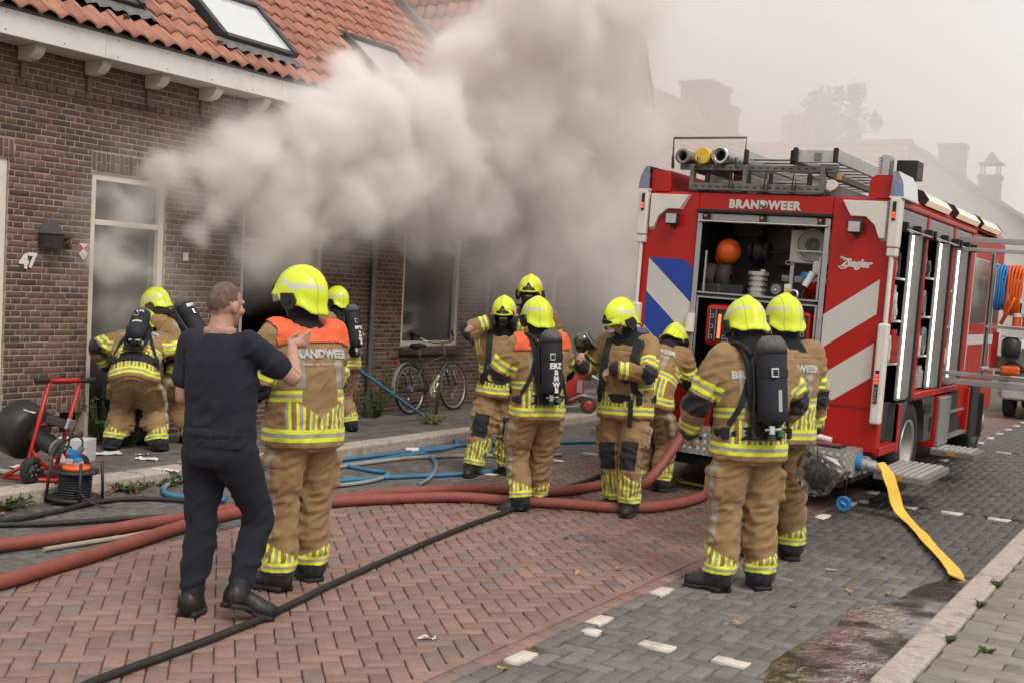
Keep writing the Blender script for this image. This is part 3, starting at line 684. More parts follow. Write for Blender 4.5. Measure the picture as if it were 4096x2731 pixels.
# ------------------------------------------------------------------ houses and tree far down the street
M_FROOF = mat('faded_red_roof', (.3, .14, .1), .8, var=.2, vs=4); M_FBRICK = mat('far_brick', (.2, .13, .1), .9, var=.2, vs=5)
M_FWHITE = mat('far_white_render', (.55, .5, .46), .9, var=.08, vs=2); M_FGREY = mat('far_grey_tile', (.13, .11, .1), .8, var=.2, vs=4)
def far_house(label, x0, x1, y0, y1, ze, zr, axis, mw, mr, chim=(), wins=(), rib=.35, ridge_at=None):
    t = thing('far_house', label, 'house')
    w = MB(); w.box((x0, y0, -.1), (x1, y1, ze)); rf = MB()
    if axis == 'y':
        xm = ridge_at if ridge_at is not None else (x0 + x1) / 2; w.add([(x0, y0, ze), (x1, y0, ze), (xm, y0, zr), (x0, y1, ze), (x1, y1, ze), (xm, y1, zr)], [(0, 1, 2), (5, 4, 3)])
        ends = [((x0 - .3, ze - .3), (xm, zr)), ((x1 + .3, ze - .3), (xm, zr))]
        for (ax, az), (bx, bz) in ends:
            L = hypot(bx - ax, bz - az); n = int(L / rib)
            for i in range(n):
                a, b = i / n, (i + 1) / n; px, pz = ax + (bx - ax) * a, az + (bz - az) * a; qx, qz = ax + (bx - ax) * b, az + (bz - az) * b
                rf.add([(px, y0 - .15, pz + .1), (px, y1 + .1, pz + .1), (qx, y1 + .1, qz + .04), (qx, y0 - .15, qz + .04), (px, y0 - .15, pz - .02), (px, y1 + .1, pz - .02), (qx, y0 - .15, qz - .1)], [(0, 1, 2, 3), (0, 4, 5, 1), (0, 3, 6, 4)])
        rf.cyl((xm, y0 - .15, zr + .06), (xm, y1, zr + .06), .12, n=8)
    else:
        ym = (y0 + y1) / 2; w.add([(x0, y0, ze), (x0, y1, ze), (x0, ym, zr), (x1, y0, ze), (x1, y1, ze), (x1, ym, zr)], [(0, 2, 1), (3, 4, 5)])
        for (ay, az), (by, bz) in (((y0 - .3, ze - .3), (ym, zr)), ((y1 + .3, ze - .3), (ym, zr))):
            L = hypot(by - ay, bz - az); n = int(L / rib)
            for i in range(n):
                a, b = i / n, (i + 1) / n; py, pz = ay + (by - ay) * a, az + (bz - az) * a; qy, qz = ay + (by - ay) * b, az + (bz - az) * b
                rf.add([(x0 - .1, py, pz + .1), (x1 + .1, py, pz + .1), (x1 + .1, qy, qz + .04), (x0 - .1, qy, qz + .04), (x0 - .1, py, pz - .02), (x1 + .1, py, pz - .02)], [(0, 1, 2, 3), (0, 4, 5, 1)])
        k = x0
        while k < x1: rf.cyl((k, ym, zr + .07), (k + .33, ym, zr + .05), .13, n=8); k += .35
    w.build('wall', mw, t); r = rf.build('roof', mr, t)
    for (cx_, cy_, sx, sy, z0, z1, pot) in chim:
        c = MB(); c.box((cx_ - sx / 2, cy_ - sy / 2, z0), (cx_ + sx / 2, cy_ + sy / 2, z1 - .12)); c.box((cx_ - sx / 2 - .05, cy_ - sy / 2 - .05, z1 - .119), (cx_ + sx / 2 + .05, cy_ + sy / 2 + .05, z1))
        ch = c.build('chimney', M_FBRICK, r)
        if pot:
            c = MB()
            for a in (-1, 1):
                for b_ in (-1, 1): c.cyl((cx_ + a * sx * .4, cy_ + b_ * sy * .4, z1), (cx_ + a * sx * .4, cy_ + b_ * sy * .4, z1 + .35), .03, n=6)
            c.box((cx_ - sx * .6, cy_ - sy * .6, z1 + .35), (cx_ + sx * .6, cy_ + sy * .6, z1 + .4)); c.cyl((cx_, cy_, z1 + .4), (cx_, cy_, z1 + .75), .28, .05, 8)
            c.build('chimney_cap', M_FGREY, r)
    for (a, b_, c_, d_, face) in wins:
        f = MB(); p = MB()
        if face == 'x':
            f.box((x1 - .02, a, c_), (x1 + .03, b_, d_)); p.box((x1 + .031, a + .12, c_ + .12), (x1 + .036, b_ - .12, d_ - .12))
        else:
            f.box((a, y0 - .03, c_), (b_, y0 + .02, d_)); p.box((a + .12, y0 - .036, c_ + .12), (b_ - .12, y0 - .031, d_ - .12))
        wf = f.build('window', M_CREAM, t); p.build('pane', M_DARKFRAME, wf)
    return t
far_house('hazy brick terrace with a double chimney stack on its long ridge', -16.2, -9.8, 21.4, 33.2, 4.2, 7.15, 'y', M_FBRICK, M_FROOF, chim=[(-13, 31.5, .9, 1.5, 6.2, 8.0, 0), (-13, 32.6, .9, .9, 6.2, 7.55, 0)], ridge_at=-13,
          wins=[(a, a + 1.3, 1., 2.6, 'x') for a in (22.5, 25, 27.5, 30)])
far_house('hazy house with pale red tiles and a level ridge facing the street', -14.5, -8.75, 35, 40, 4.3, 7.0, 'x', M_FBRICK, M_FROOF, wins=[(-10.6, -9.4, 1, 2.4, 'y')])
far_house('white rendered gable house with two chimneys far behind the fire engine', -13.0, -4.6, 38.9, 48, 4.3, 7.1, 'y', M_FWHITE, M_FGREY, chim=[(-7.85, 40, .75, .8, 5.4, 7.3, 0), (-6.75, 40.5, .6, .7, 4.8, 6.35, 1)], ridge_at=-8.95,
          wins=[(-8.7, -7.7, 4.3, 5.4, 'y'), (-6.9, -5.9, 1.0, 2.4, 'y'), (-8.7, -7.7, 1.0, 2.4, 'y')])
for i, (x0, x1, y0, y1, mr) in enumerate(((-4.3, 4, 52, 62, M_FROOF), (4.2, 12, 30, 44, M_FGREY))):
    far_house(['low distant house closing the end of the street', 'distant grey roofed house across the street'][i], x0, x1, y0, y1, 3.2, 5.0, 'x', M_FBRICK, mr)
def tree(label, x, y, h, rad, z0, n=60, leaf=.16, m=None, seed=3):
    r = random.Random(seed); t = thing('tree', label, 'tree', (x, y, 0))
    tr = MB(); tr.tube([(0, 0, -.1), (.1, 0, h * .3), (-.1, .1, h * .6), (.05, 0, h * .92)], [.28, .22, .14, .03], 8)
    for k in range(22):
        a = r.uniform(0, 2 * pi); z = r.uniform(z0, h * .85); L = rad * r.uniform(.5, .95)
        tr.tube([(0, 0, z), (cos(a) * L * .5, sin(a) * L * .5, z + L * .35), (cos(a) * L, sin(a) * L, z + L * .3)], [.08, .05, .012], 5)
    tr.build('trunk', mat('tree_bark', (.09, .075, .06), .9, var=.4), t)
    c = MB()
    for k in range(n):
        a = r.uniform(0, 2 * pi); q = r.random() ** .5 * rad; z = r.uniform(z0, h)
        lim = sin(pi * min(1, max(.06, (z - z0 + .8) / (h - z0 + 1.2)))) ** .6
        cx_, cy_ = cos(a) * q * lim, sin(a) * q * lim; R = r.uniform(.35, .8)
        for j in range(90):
            d = Vector((r.gauss(0, 1), r.gauss(0, 1), r.gauss(0, 1.3))); d = d.normalized() * R * r.random() ** .4
            p = Vector((cx_, cy_, z)) + d + Vector((0, 0, -abs(r.gauss(0, .25)))); u = Vector((r.gauss(0, 1), r.gauss(0, 1), r.gauss(0, 1))).normalized(); w = u.orthogonal().normalized()
            s = leaf * r.uniform(.6, 1.2)
            c.add([p - u * s, p + w * s * .5, p + u * s, p - w * s * .5], [(0, 1, 2, 3)])
    c.build('crown', m or mat('tree_leaves', (.07, .085, .035), .7, var=.3, vs=2), t)
tree('large birch standing in haze behind the far red roof', -17.9, 60, 13.2, 3.3, 6.5, 70, .17)
tree('small round tree in haze at the edge of the far crown', -15.0, 62, 10.6, 1.9, 6., 22, .16, seed=8)

# ------------------------------------------------------------------ smoke: volume grids computed from a density field
def smoke_material(name, col, dens, aniso=.0, absorb=(0, 0, 0), wisps=False):
    m = bpy.data.materials.new(name); m.use_nodes = True; nt = m.node_tree; nt.nodes.clear()
    v = nt.nodes.new('ShaderNodeVolumePrincipled'); o = nt.nodes.new('ShaderNodeOutputMaterial')
    v.inputs['Color'].default_value = rgba(col); v.inputs['Density'].default_value = dens; v.inputs['Anisotropy'].default_value = aniso
    v.inputs['Absorption Color'].default_value = rgba(absorb)
    if wisps:      # finer curls than the grid resolves, stretched along the drift
        at = attr(nt, 'density'); mp = nt.nodes.new('ShaderNodeMapping'); mp.inputs['Scale'].default_value = (1.2, .75, 1.0); mp.inputs['Rotation'].default_value = (.6, 0, 0)
        nt.links.new(position(nt), mp.inputs['Vector']); n = noise_of(nt, mp.outputs[0], 2.4, 5, .62, 1.1)
        dd = (at + (n - .5) * 1.5 * at.smooth(.03, .4)).max(at * .12) * dens
        v.inputs['Density Attribute'].default_value = ''; lnk(nt, dd, v.inputs['Density'])
    nt.links.new(v.outputs[0], o.inputs['Volume']); return m
def volume_object(name, mn, mx_, res, field, m, **kw):
    ng = bpy.data.node_groups.new(name + '_grid', 'GeometryNodeTree')
    ng.interface.new_socket('Geometry', in_out='OUTPUT', socket_type='NodeSocketGeometry')
    out = ng.nodes.new('NodeGroupOutput'); vc = ng.nodes.new('GeometryNodeVolumeCube')
    vc.inputs['Min'].default_value = mn; vc.inputs['Max'].default_value = mx_
    for k, r in zip(('Resolution X', 'Resolution Y', 'Resolution Z'), res): vc.inputs[k].default_value = r
    pos = ng.nodes.new('GeometryNodeInputPosition').outputs[0]
    d = field(ng, pos); ng.links.new(d.o, vc.inputs['Density'])
    sm = ng.nodes.new('GeometryNodeSetMaterial'); sm.inputs['Material'].default_value = m
    ng.links.new(vc.outputs[0], sm.inputs[0]); ng.links.new(sm.outputs[0], out.inputs[0])
    me = bpy.data.meshes.new(name); me.from_pydata([(0, 0, 0)], [], []); me.materials.append(m)
    o = put(name, me, **kw); md = o.modifiers.new('grid', 'NODES'); md.node_group = ng; return o
def vmath(nt, op, a, b=None):
    n = nt.nodes.new('ShaderNodeVectorMath'); n.operation = op
    for i, v in enumerate((a, b)):
        if v is None: continue
        if hasattr(v, 'links'): nt.links.new(v, n.inputs[i])
        else: n.inputs[i].default_value = v
    return n.outputs['Value'] if op in ('LENGTH', 'DISTANCE') else n.outputs[0]
def vnoise(nt, vec, scale, detail, out='Color'):
    n = nt.nodes.new('ShaderNodeTexNoise'); n.inputs['Scale'].default_value = scale; n.inputs['Detail'].default_value = detail; nt.links.new(vec, n.inputs['Vector'])
    return n.outputs[out]
PUFFS = [(-9.55, 8.56, 2.99, 0.30, 1.00), (-9.50, 8.68, 3.03, 0.36, 1.00), (-9.50, 8.92, 3.06, 0.40, 1.00), (-9.60, 8.82, 2.89, 0.32, 1.00), (-9.50, 8.97, 2.80, 0.38, 1.00), (-9.40, 9.35, 2.73, 0.50, 1.00), (-9.55, 9.15, 2.39, 0.35, 0.90), (-9.40, 9.33, 3.11, 0.45, 1.00), (-9.20, 9.70, 3.26, 0.60, 1.10), (-9.20, 10.13, 2.75, 0.75, 1.10), (-9.45, 10.14, 2.29, 0.50, 0.80), (-9.30, 10.69, 2.51, 0.60, 1.00), (-9.00, 10.49, 3.59, 0.75, 1.10), (-9.10, 11.03, 2.83, 0.75, 1.10), (-9.00, 10.83, 3.90, 0.45, 1.00), (-8.90, 11.27, 4.00, 0.75, 1.10), (-9.00, 11.55, 3.19, 0.90, 1.10), (-9.40, 11.53, 2.26, 0.35, 0.80), (-8.90, 12.02, 4.15, 0.55, 1.00), (-8.70, 12.31, 3.90, 1.00, 1.10), (-8.90, 12.94, 3.18, 0.90, 1.00), (-8.70, 12.73, 4.93, 0.50, 1.10), (-8.70, 13.10, 4.84, 0.90, 1.10), (-8.60, 13.96, 4.14, 1.20, 1.00), (-8.50, 13.36, 5.31, 0.90, 1.10), (-8.20, 14.55, 5.34, 1.30, 1.10), (-8.20, 13.45, 5.97, 1.20, 1.10), (-8.30, 15.57, 4.67, 1.20, 0.90), (-8.00, 15.21, 6.32, 1.50, 1.00), (-8.60, 15.08, 3.50, 1.10, 0.85), (-8.40, 16.76, 3.37, 1.10, 0.70), (-9.00, 14.72, 3.00, 0.70, 0.70), (-8.00, 15.97, 5.35, 1.00, 0.80), (-8.90, 15.33, 2.48, 1.10, 0.62), (-8.70, 17.03, 2.26, 1.30, 0.60), (-9.20, 14.62, 2.36, 0.80, 0.60), (-8.60, 15.92, 2.91, 1.30, 0.75), (-8.30, 16.89, 4.33, 1.30, 0.80), (-8.80, 12.76, 3.58, 1.10, 1.10), (-8.90, 13.86, 3.24, 1.00, 1.00), (-8.60, 14.68, 3.89, 1.20, 1.05), (-9.10, 12.34, 2.89, 0.65, 1.00), (-9.10, 10.42, 3.21, 0.80, 1.10), (-9.30, 9.62, 2.92, 0.60, 1.10), (-9.55, 10.77, 2.21, 0.50, 0.80), (-9.65, 8.41, 2.38, 0.55, 0.70), (-9.66, 8.31, 1.86, 0.60, 0.62), (-9.68, 8.14, 2.56, 0.50, 0.55), (-9.70, 8.31, 1.29, 0.50, 0.60), (-9.65, 8.53, 2.70, 0.40, 0.80), (-8.00, 16.51, 6.03, 0.90, 0.75)]
def plume(nt, pos):
    w1 = vmath(nt, 'SUBTRACT', vnoise(nt, pos, .55, 1), (.5, .5, .5)); w2 = vmath(nt, 'SUBTRACT', vnoise(nt, pos, 1.5, 3), (.5, .5, .5))
    p = vmath(nt, 'ADD', pos, vmath(nt, 'MULTIPLY', w1, (1.1, 1.1, 1.1))); p = vmath(nt, 'ADD', p, vmath(nt, 'MULTIPLY', w2, (.7, .7, .7)))
    best = None
    for (x, y, z, r, s) in PUFFS:
        v = vmath(nt, 'MULTIPLY', vmath(nt, 'SUBTRACT', p, (x, y, z)), (1 / (r * .75), 1 / r, 1 / r))
        f = X(nt, vmath(nt, 'LENGTH', v)) * -s + s
        best = f if best is None else best.max(f)
    bl = lambda s, k: (X(nt, vnoise(nt, p, s, k, out='Fac')) * 2. - 1.).abs()
    fine = X(nt, vnoise(nt, p, 3.2, 5, out='Fac')) - .5
    d = best + bl(1.0, 1) * .27 + bl(2.3, 1) * .12 + fine * 1.0 - .16
    inner = X(nt, vnoise(nt, p, 1.3, 4, out='Fac')).smooth(.3, .68) * .7 + .3
    inner = inner * (best.smooth(.1, .6) * 1.5 + .35)
    veil = (best + X(nt, vnoise(nt, p, .9, 5, out='Fac')) * 1.1 - .12).smooth(.0, .8) * .08
    py0 = sep(nt, pos)[1]
    d = d.smooth(.0, .62) * inner * (py0.smooth(19.5, 14.5) * .68 + .32) + veil
    px, py, pz = sep(nt, pos)
    return d * (px * -1. - 4.8).smooth(0, .8) * (px * -1.).smooth(10.8, 10.4)
volume_object('smoke', (-10.8, 7.2, .3), (-4.6, 22.5, 9.6), (130, 310, 195), plume, smoke_material('smoke_vapour', (.999, .973, .957), 4.6, wisps=True), label='billowing beige smoke rolling out of the doorway and window over the eaves', cat='smoke', kind='stuff')
def drift(nt, pos):
    x, y, z = sep(nt, pos); n = X(nt, vnoise(nt, pos, .22, 3, out='Fac'))
    d = y.smooth(12.4, 17.) * y.smooth(46., 36.) * (x * -1.).smooth(2.6, 7.) * z.smooth(11., 6.) * (n.smooth(.3, .7) * .8 + .6)
    return d * (z.smooth(.0, 3.) * .6 + .4)
volume_object('drifting_smoke', (-24, 12.4, -.05), (-2.2, 50, 14), (56, 90, 40), drift, smoke_material('thin_smoke', (.998, .981, .966), .095), label='thin pale smoke drifting down the street behind the fire engine', cat='smoke', kind='stuff')
# ------------------------------------------------------------------ people: one canonical figure, skinned into each pose
A40 = radians(38); DA = np.array([sin(A40), 0, -cos(A40)])
SHO = np.array([.185, .015, 1.44]); ELB = SHO + DA * .29; WRI = ELB + DA * .255
HIP = np.array([.095, 0, .93]); KNE = np.array([.11, -.012, .50]); ANK = np.array([.12, .015, .085]); TOE = np.array([.14, -.17, .03])
PN = np.array([-cos(A40), 0, -sin(A40)])          # palm normal of the left hand
FING = [(-.031, .072, .0), (-.0105, .08, .0), (.0105, .074, 0), (.031, .058, 0)]
BN = {}
def mir(v): return np.array([-v[0], v[1], v[2]])
def bone(n, a, b, r): BN[n] = (np.array(a, float), np.array(b, float), r)
bone('pelvis', (0, 0, .88), (0, 0, 1.06), .16); bone('chest', (0, 0, 1.14), (0, .01, 1.44), .17); bone('head', (0, .005, 1.55), (0, -.005, 1.72), .1)
for s, f in (('L', lambda v: np.array(v, float)), ('R', mir)):
    bone('uarm' + s, f(SHO), f(ELB), .07); bone('farm' + s, f(ELB), f(WRI), .055); bone('hand' + s, f(WRI), f(WRI + DA * .09), .035)
    bone('thigh' + s, f(HIP), f(KNE), .1); bone('shin' + s, f(KNE), f(ANK), .075); bone('foot' + s, f(ANK), f(TOE), .05)
    for k, (ly, L, _) in enumerate(FING):
        b0 = WRI + DA * .092 + np.array([0, ly, 0]); b1 = b0 + DA * L * .5; b2 = b0 + DA * L
        bone(f'f{k}a{s}', f(b0), f(b1), .01); bone(f'f{k}b{s}', f(b1), f(b2), .01)
    t0 = WRI + DA * .03 + np.array([0, -.03, 0]); td = DA * .7 + np.array([0, -.7, 0]); td /= np.linalg.norm(td)
    bone('f4a' + s, f(t0), f(t0 + td * .045), .011); bone('f4b' + s, f(t0 + td * .045), f(t0 + td * .078), .011)
BNAMES = list(BN); BIDX = {n: i for i, n in enumerate(BNAMES)}
CORE = [n for n in BNAMES if n[0] != 'f' or n.startswith(('farm', 'foot'))]
def weights(V, names, p=7):
    V = np.asarray(V, float); Wt = np.zeros((len(V), len(BNAMES)))
    for n in names:
        a, b, r = BN[n]; d = b - a; t = np.clip(((V - a) @ d) / (d @ d), 0, 1); q = np.linalg.norm(V - (a + t[:, None] * d), axis=1)
        Wt[:, BIDX[n]] = (q / r + .05) ** -p
    return Wt / Wt.sum(1, keepdims=True)
def rx(a): return np.array([[1, 0, 0], [0, cos(a), -sin(a)], [0, sin(a), cos(a)]])
def ry(a): return np.array([[cos(a), 0, sin(a)], [0, 1, 0], [-sin(a), 0, cos(a)]])
def rzm(a): return np.array([[cos(a), -sin(a), 0], [sin(a), cos(a), 0], [0, 0, 1]])
def nrm(v): return v / max(1e-9, np.linalg.norm(v))
def frame(d, n):
    d = nrm(d); n = nrm(n - d * (n @ d)); return np.stack([d, n, np.cross(d, n)], 1)
def raxis(ax, a):
    ax = nrm(ax); K = np.array([[0, -ax[2], ax[1]], [ax[2], 0, -ax[0]], [-ax[1], ax[0], 0]]); return np.eye(3) + sin(a) * K + (1 - cos(a)) * K @ K
def ik(a, target, l1, l2, hint):
    d = target - a; L = min(np.linalg.norm(d), (l1 + l2) * .998); d = nrm(d); h = hint - d * (hint @ d); h = nrm(h)
    x = (l1 * l1 - l2 * l2 + L * L) / (2 * L); y = sqrt(max(0, l1 * l1 - x * x)); return a + d * x + h * y, a + d * L, h
def pose(lean=0, drop=.012, twist=0, side=0, pel=(0, 0, .93), pelpitch=0, pelyaw=0, headyaw=0, headpitch=0, headroll=0, ankL=None, ankR=None, kneeL=(.1, -1, 0), kneeR=(-.1, -1, 0), footL=None, footR=None,
         wrL=None, wrR=None, elL=(.5, .8, -.5), elR=(-.5, .8, -.5), handL=None, handR=None, curlL=.35, curlR=.35):
    T = {}
    Rp = rzm(pelyaw) @ rx(radians(pelpitch)); pel = np.array(pel, float)
    def setb(n, R, pos, pivot): T[n] = (R, pos - R @ pivot)
    setb('pelvis', Rp, pel, np.array([0, 0, .93]))
    Rc = rzm(pelyaw + radians(twist)) @ ry(radians(side)) @ rx(radians(lean)); pc = Rp @ np.array([0, 0, .17]) + pel
    setb('chest', Rc, pc, np.array([0, 0, 1.10]))
    ph = Rc @ np.array([0, .01, .41 - drop]) + pc
    Rh = rzm(radians(headyaw)) @ ry(radians(headroll)) @ rx(radians(headpitch)); setb('head', Rh, ph, np.array([0, .01, 1.51]))
    for s, f, wr, hint, ank, kh, fd, hd, curl in (('L', lambda v: np.array(v, float), wrL, elL, ankL, kneeL, footL, handL, curlL), ('R', lambda v: mir(np.array(v, float)), wrR, elR, ankR, kneeR, footR, handR, curlR)):
        h0 = Rp @ (f(HIP) - np.array([0, 0, .93])) + pel
        at = np.array(ank, float) if ank is not None else f(ANK)
        k, a2, hh = ik(h0, at, np.linalg.norm(KNE - HIP), np.linalg.norm(ANK - KNE), np.array(kh, float))
        n0 = np.array([0, -1., 0])
        setb('thigh' + s, frame(k - h0, hh) @ frame(f(KNE) - f(HIP), n0).T, h0, f(HIP))
        setb('shin' + s, frame(a2 - k, hh) @ frame(f(ANK) - f(KNE), n0).T, k, f(KNE))
        fdv = np.array(fd, float) if fd is not None else nrm(np.array([hh[0], hh[1], 0]) + f(np.array([.15, 0, 0]))) * .16 + np.array([0, 0, -.05])
        setb('foot' + s, frame(fdv, np.array([0, 0, 1.])) @ frame(f(TOE) - f(ANK), np.array([0, 0, 1.])).T, a2, f(ANK))
        s0 = Rc @ (f(SHO) - np.array([0, 0, 1.10])) + pc
        if wr is None: w_ = s0 + f(np.array([.16, -.06, -.52]))
        else: w_ = np.array(wr, float)
        e, w2, hh = ik(s0, w_, .29, .255, np.array(hint, float)); n0 = np.array([0, 1., 0])
        setb('uarm' + s, frame(e - s0, hh) @ frame(f(ELB) - f(SHO), n0).T, s0, f(SHO))
        Rf = frame(w2 - e, hh) @ frame(f(WRI) - f(ELB), n0).T; setb('farm' + s, Rf, e, f(ELB))
        if hd is not None: Rhn = frame(np.array(hd[0], float), np.array(hd[1], float)) @ frame(f(DA), f(PN)).T
        else: Rhn = Rf
        setb('hand' + s, Rhn, w2, f(WRI))
        for i in range(5):
            c = curl[i] if isinstance(curl, (list, tuple)) else (curl if i < 4 else curl * .5)
            ax = np.cross(f(PN), f(DA)) * -1.0 if i < 4 else np.cross(f(PN), nrm(BN['f4a' + s][1] - BN['f4a' + s][0])) * -1.0
            for q in 'ab':
                n = f'f{i}{q}{s}'; a0 = BN[n][0]
                par = 'hand' + s if q == 'a' else f'f{i}a{s}'
                pos = T[par][0] @ a0 + T[par][1]; setb(n, T[par][0] @ raxis(ax, c * (1.0 if q == 'a' else 1.25)), pos, a0)
    return T
def skin(V, Wt, T):
    out = np.zeros_like(V)
    for n, (R, t) in T.items():
        w = Wt[:, BIDX[n]]
        if w.max() > 1e-4: out += w[:, None] * (V @ R.T + t)
    return out
def remeshed(mb, voxel, smooth=2, dec=None):
    me = mb.mesh('tmp', []); o = bpy.data.objects.new('tmp', me); COL.objects.link(o)
    r = o.modifiers.new('r', 'REMESH'); r.mode = 'VOXEL'; r.voxel_size = voxel
    if smooth: sm = o.modifiers.new('s', 'SMOOTH'); sm.iterations = smooth; sm.factor = .5
    if dec: d = o.modifiers.new('d', 'DECIMATE'); d.ratio = dec
    dg = bpy.context.evaluated_depsgraph_get(); m2 = bpy.data.meshes.new_from_object(o.evaluated_get(dg)); bpy.data.objects.remove(o)
    V = np.empty(len(m2.vertices) * 3); m2.vertices.foreach_get('co', V); N = np.empty(len(m2.vertices) * 3); m2.vertex_normals.foreach_get('vector', N)
    F = [tuple(p.vertices) for p in m2.polygons]
    return V.reshape(-1, 3), F, N.reshape(-1, 3)
def ell(z, a, b, cx_=0, cy_=0, n=28, e=2.4):
    out = []
    for i in range(n):
        t = 2 * pi * i / n; c, s = cos(t), sin(t); out.append((cx_ + a * math.copysign(abs(c) ** (2 / e), c), cy_ + b * math.copysign(abs(s) ** (2 / e), s), z))
    return out
def chain(mb, pts, n=14):
    """tapered round pieces end to end with a ball at each joint: (point, radius)"""
    for (p, r), (q, r2) in zip(pts, pts[1:]): mb.cyl(p, q, r, r2, n)
    for p, r in pts: mb.ball(p, r * .995, 12)
def wrinkle(V, N, amp, zs=(7, 7, 20), seed=0, zones=None):
    out = V.copy()
    for i in range(len(V)):
        p = V[i]; a = amp
        if zones:
            for (cx_, cy_, cz, r, g) in zones:
                d = sqrt((abs(p[0]) - cx_) ** 2 + (p[1] - cy_) ** 2 + (p[2] - cz) ** 2)
                if d < r: a += g * (1 - d / r)
        q = Vector((p[0] * zs[0] + seed, p[1] * zs[1], p[2] * zs[2] + p[0] * 5))
        w = mnoise.noise(q) + .45 * mnoise.noise(q * 2.1)
        out[i] = p + N[i] * a * ((1 - min(1, abs(w) * 2.2)) * 1.7 - .75 + .8 * mnoise.noise(q * .45))
    return out
# ---- canonical pieces
b = MB()
b.ball((0, .012, 1.70), (.077, .097, .102), 24); b.ball((0, -.028, 1.645), (.06, .072, .078), 20); b.ball((0, -.078, 1.578), (.03, .026, .022), 12)
b.cyl((0, -.09, 1.69), (0, -.118, 1.648), .009, .014, 10); b.ball((0, -.112, 1.648), (.018, .014, .012), 10)
b.cyl((-.045, -.083, 1.706), (.045, -.083, 1.706), .013, n=10); b.ball((0, -.09, 1.606), (.027, .014, .008), 10); b.ball((0, -.087, 1.594), (.022, .013, .008), 10)
for s in (-1, 1):
    b.ball((s * .079, .012, 1.668), (.012, .022, .034), 12); b.ball((s * .045, -.06, 1.655), (.028, .03, .025), 12)
b.cyl((0, .025, 1.42), (0, .014, 1.63), .07, .06, 18); b.ball((0, .025, 1.445), (.135, .06, .05), 16); b.ball((0, .025, 1.50), (.095, .062, .06), 16)
chain(b, [((0, 0, .95), .13), ((0, 0, 1.12), .115), ((0, .005, 1.34), .125)])
for s, f in ((1, lambda v: np.array(v)), (-1, mir)):
    chain(b, [((0, .01, 1.38), .07), (f(SHO), .05), (f(SHO + DA * .13), .046), (f(SHO + DA * .22), .045), (f(ELB), .042), (f(ELB + DA * .07), .044), (f(WRI), .028)])
    chain(b, [(f(HIP), .075), (f(KNE), .052), (f(KNE + (ANK - KNE) * .35), .058), (f(ANK), .036)]); chain(b, [(f(ANK), .036), (f(TOE) + np.array([0, .03, .004]), .022)])
    for ly, _, _ in FING: chain(b, [(f(WRI), .02), (f(WRI + DA * .09 + np.array([0, ly, 0])), .0125)], 10)
    b.ball(f(WRI + DA * .055), .028, 12)
    for k in range(5):
        p0, p1, r = BN[f'f{k}a' + ('L' if s > 0 else 'R')]; p2 = BN[f'f{k}b' + ('L' if s > 0 else 'R')][1]
        chain(b, [(p0, .0112), (p1, .0100), (p2, .0078)], 10)
    chain(b, [(f(WRI), .018), (BN['f4a' + ('L' if s > 0 else 'R')][0], .016), (BN['f4a' + ('L' if s > 0 else 'R')][1], .0115)], 10)
BODY = remeshed(b, .0062, 2, .3)[:2]
BODY_W = weights(BODY[0], BNAMES, 8)
b = MB()
b.loft([ell(.815, .247, .182, 0, .0), ell(.86, .247, .182), ell(1.0, .232, .172), ell(1.10, .232, .17), ell(1.25, .25, .178, 0, .005), ell(1.38, .24, .162, 0, .012), ell(1.455, .165, .12, 0, .015), ell(1.485, .105, .095, 0, .01)])
for s, f in ((1, lambda v: np.array(v)), (-1, mir)):
    chain(b, [(f(SHO + np.array([-.07, 0, -.05])), .122), (f(SHO), .106), (f(SHO + DA * .12), .102), (f(ELB), .092), (f(ELB + DA * .1), .088), (f(WRI - DA * .01), .068)], 18)
V, F, N = remeshed(b, .0125, 4); JV0 = V.copy()
V = wrinkle(V, N, .006, (8, 8, 14), 3, [(.371, .015, 1.218, .18, .016), (.19, .02, 1.30, .16, .007), (0, 0, .95, .18, .004), (.5, 0, 1.05, .12, .008)])
JACKET = (V, F); JACKET_W = weights(V, [n for n in CORE if n.startswith(('pel', 'chest', 'uarm', 'farm', 'thigh'))], 6)
b = MB()
b.loft([ell(1.06, .18, .135), ell(.95, .202, .152), ell(.86, .212, .16), ell(.80, .205, .155)])
for s, f in ((1, lambda v: np.array(v)), (-1, mir)):
    chain(b, [(f(HIP + np.array([.008, 0, -.06])), .124), (f(HIP + (KNE - HIP) * .5 + np.array([.006, 0, 0])), .115), (f(KNE), .102), (f(KNE + (ANK - KNE) * .5), .102), (f(ANK + np.array([0, -.005, .04])), .1), (f(ANK + np.array([0, -.005, .012])), .097)], 20)
    b.obox(f(np.array([.222, .0, .66])), (.04, .15, .19), None, 0, .012); b.obox(f(np.array([.226, .0, .735])), (.048, .16, .05), None, 0, .012)
    b.ball(f(KNE + np.array([.0, -.055, .0])), (.066, .05, .12), 14)
V, F, N = remeshed(b, .0125, 3); TV0 = V.copy()
V = wrinkle(V, N, .005, (7, 7, 13), 9, [(.11, 0, .5, .22, .014), (.12, 0, .22, .2, .015), (.05, 0, .84, .22, .011)])
TROUS = (V, F); TROUS_W = weights(V, [n for n in CORE if n.startswith(('pel', 'thigh', 'shin'))], 6)
b = MB()
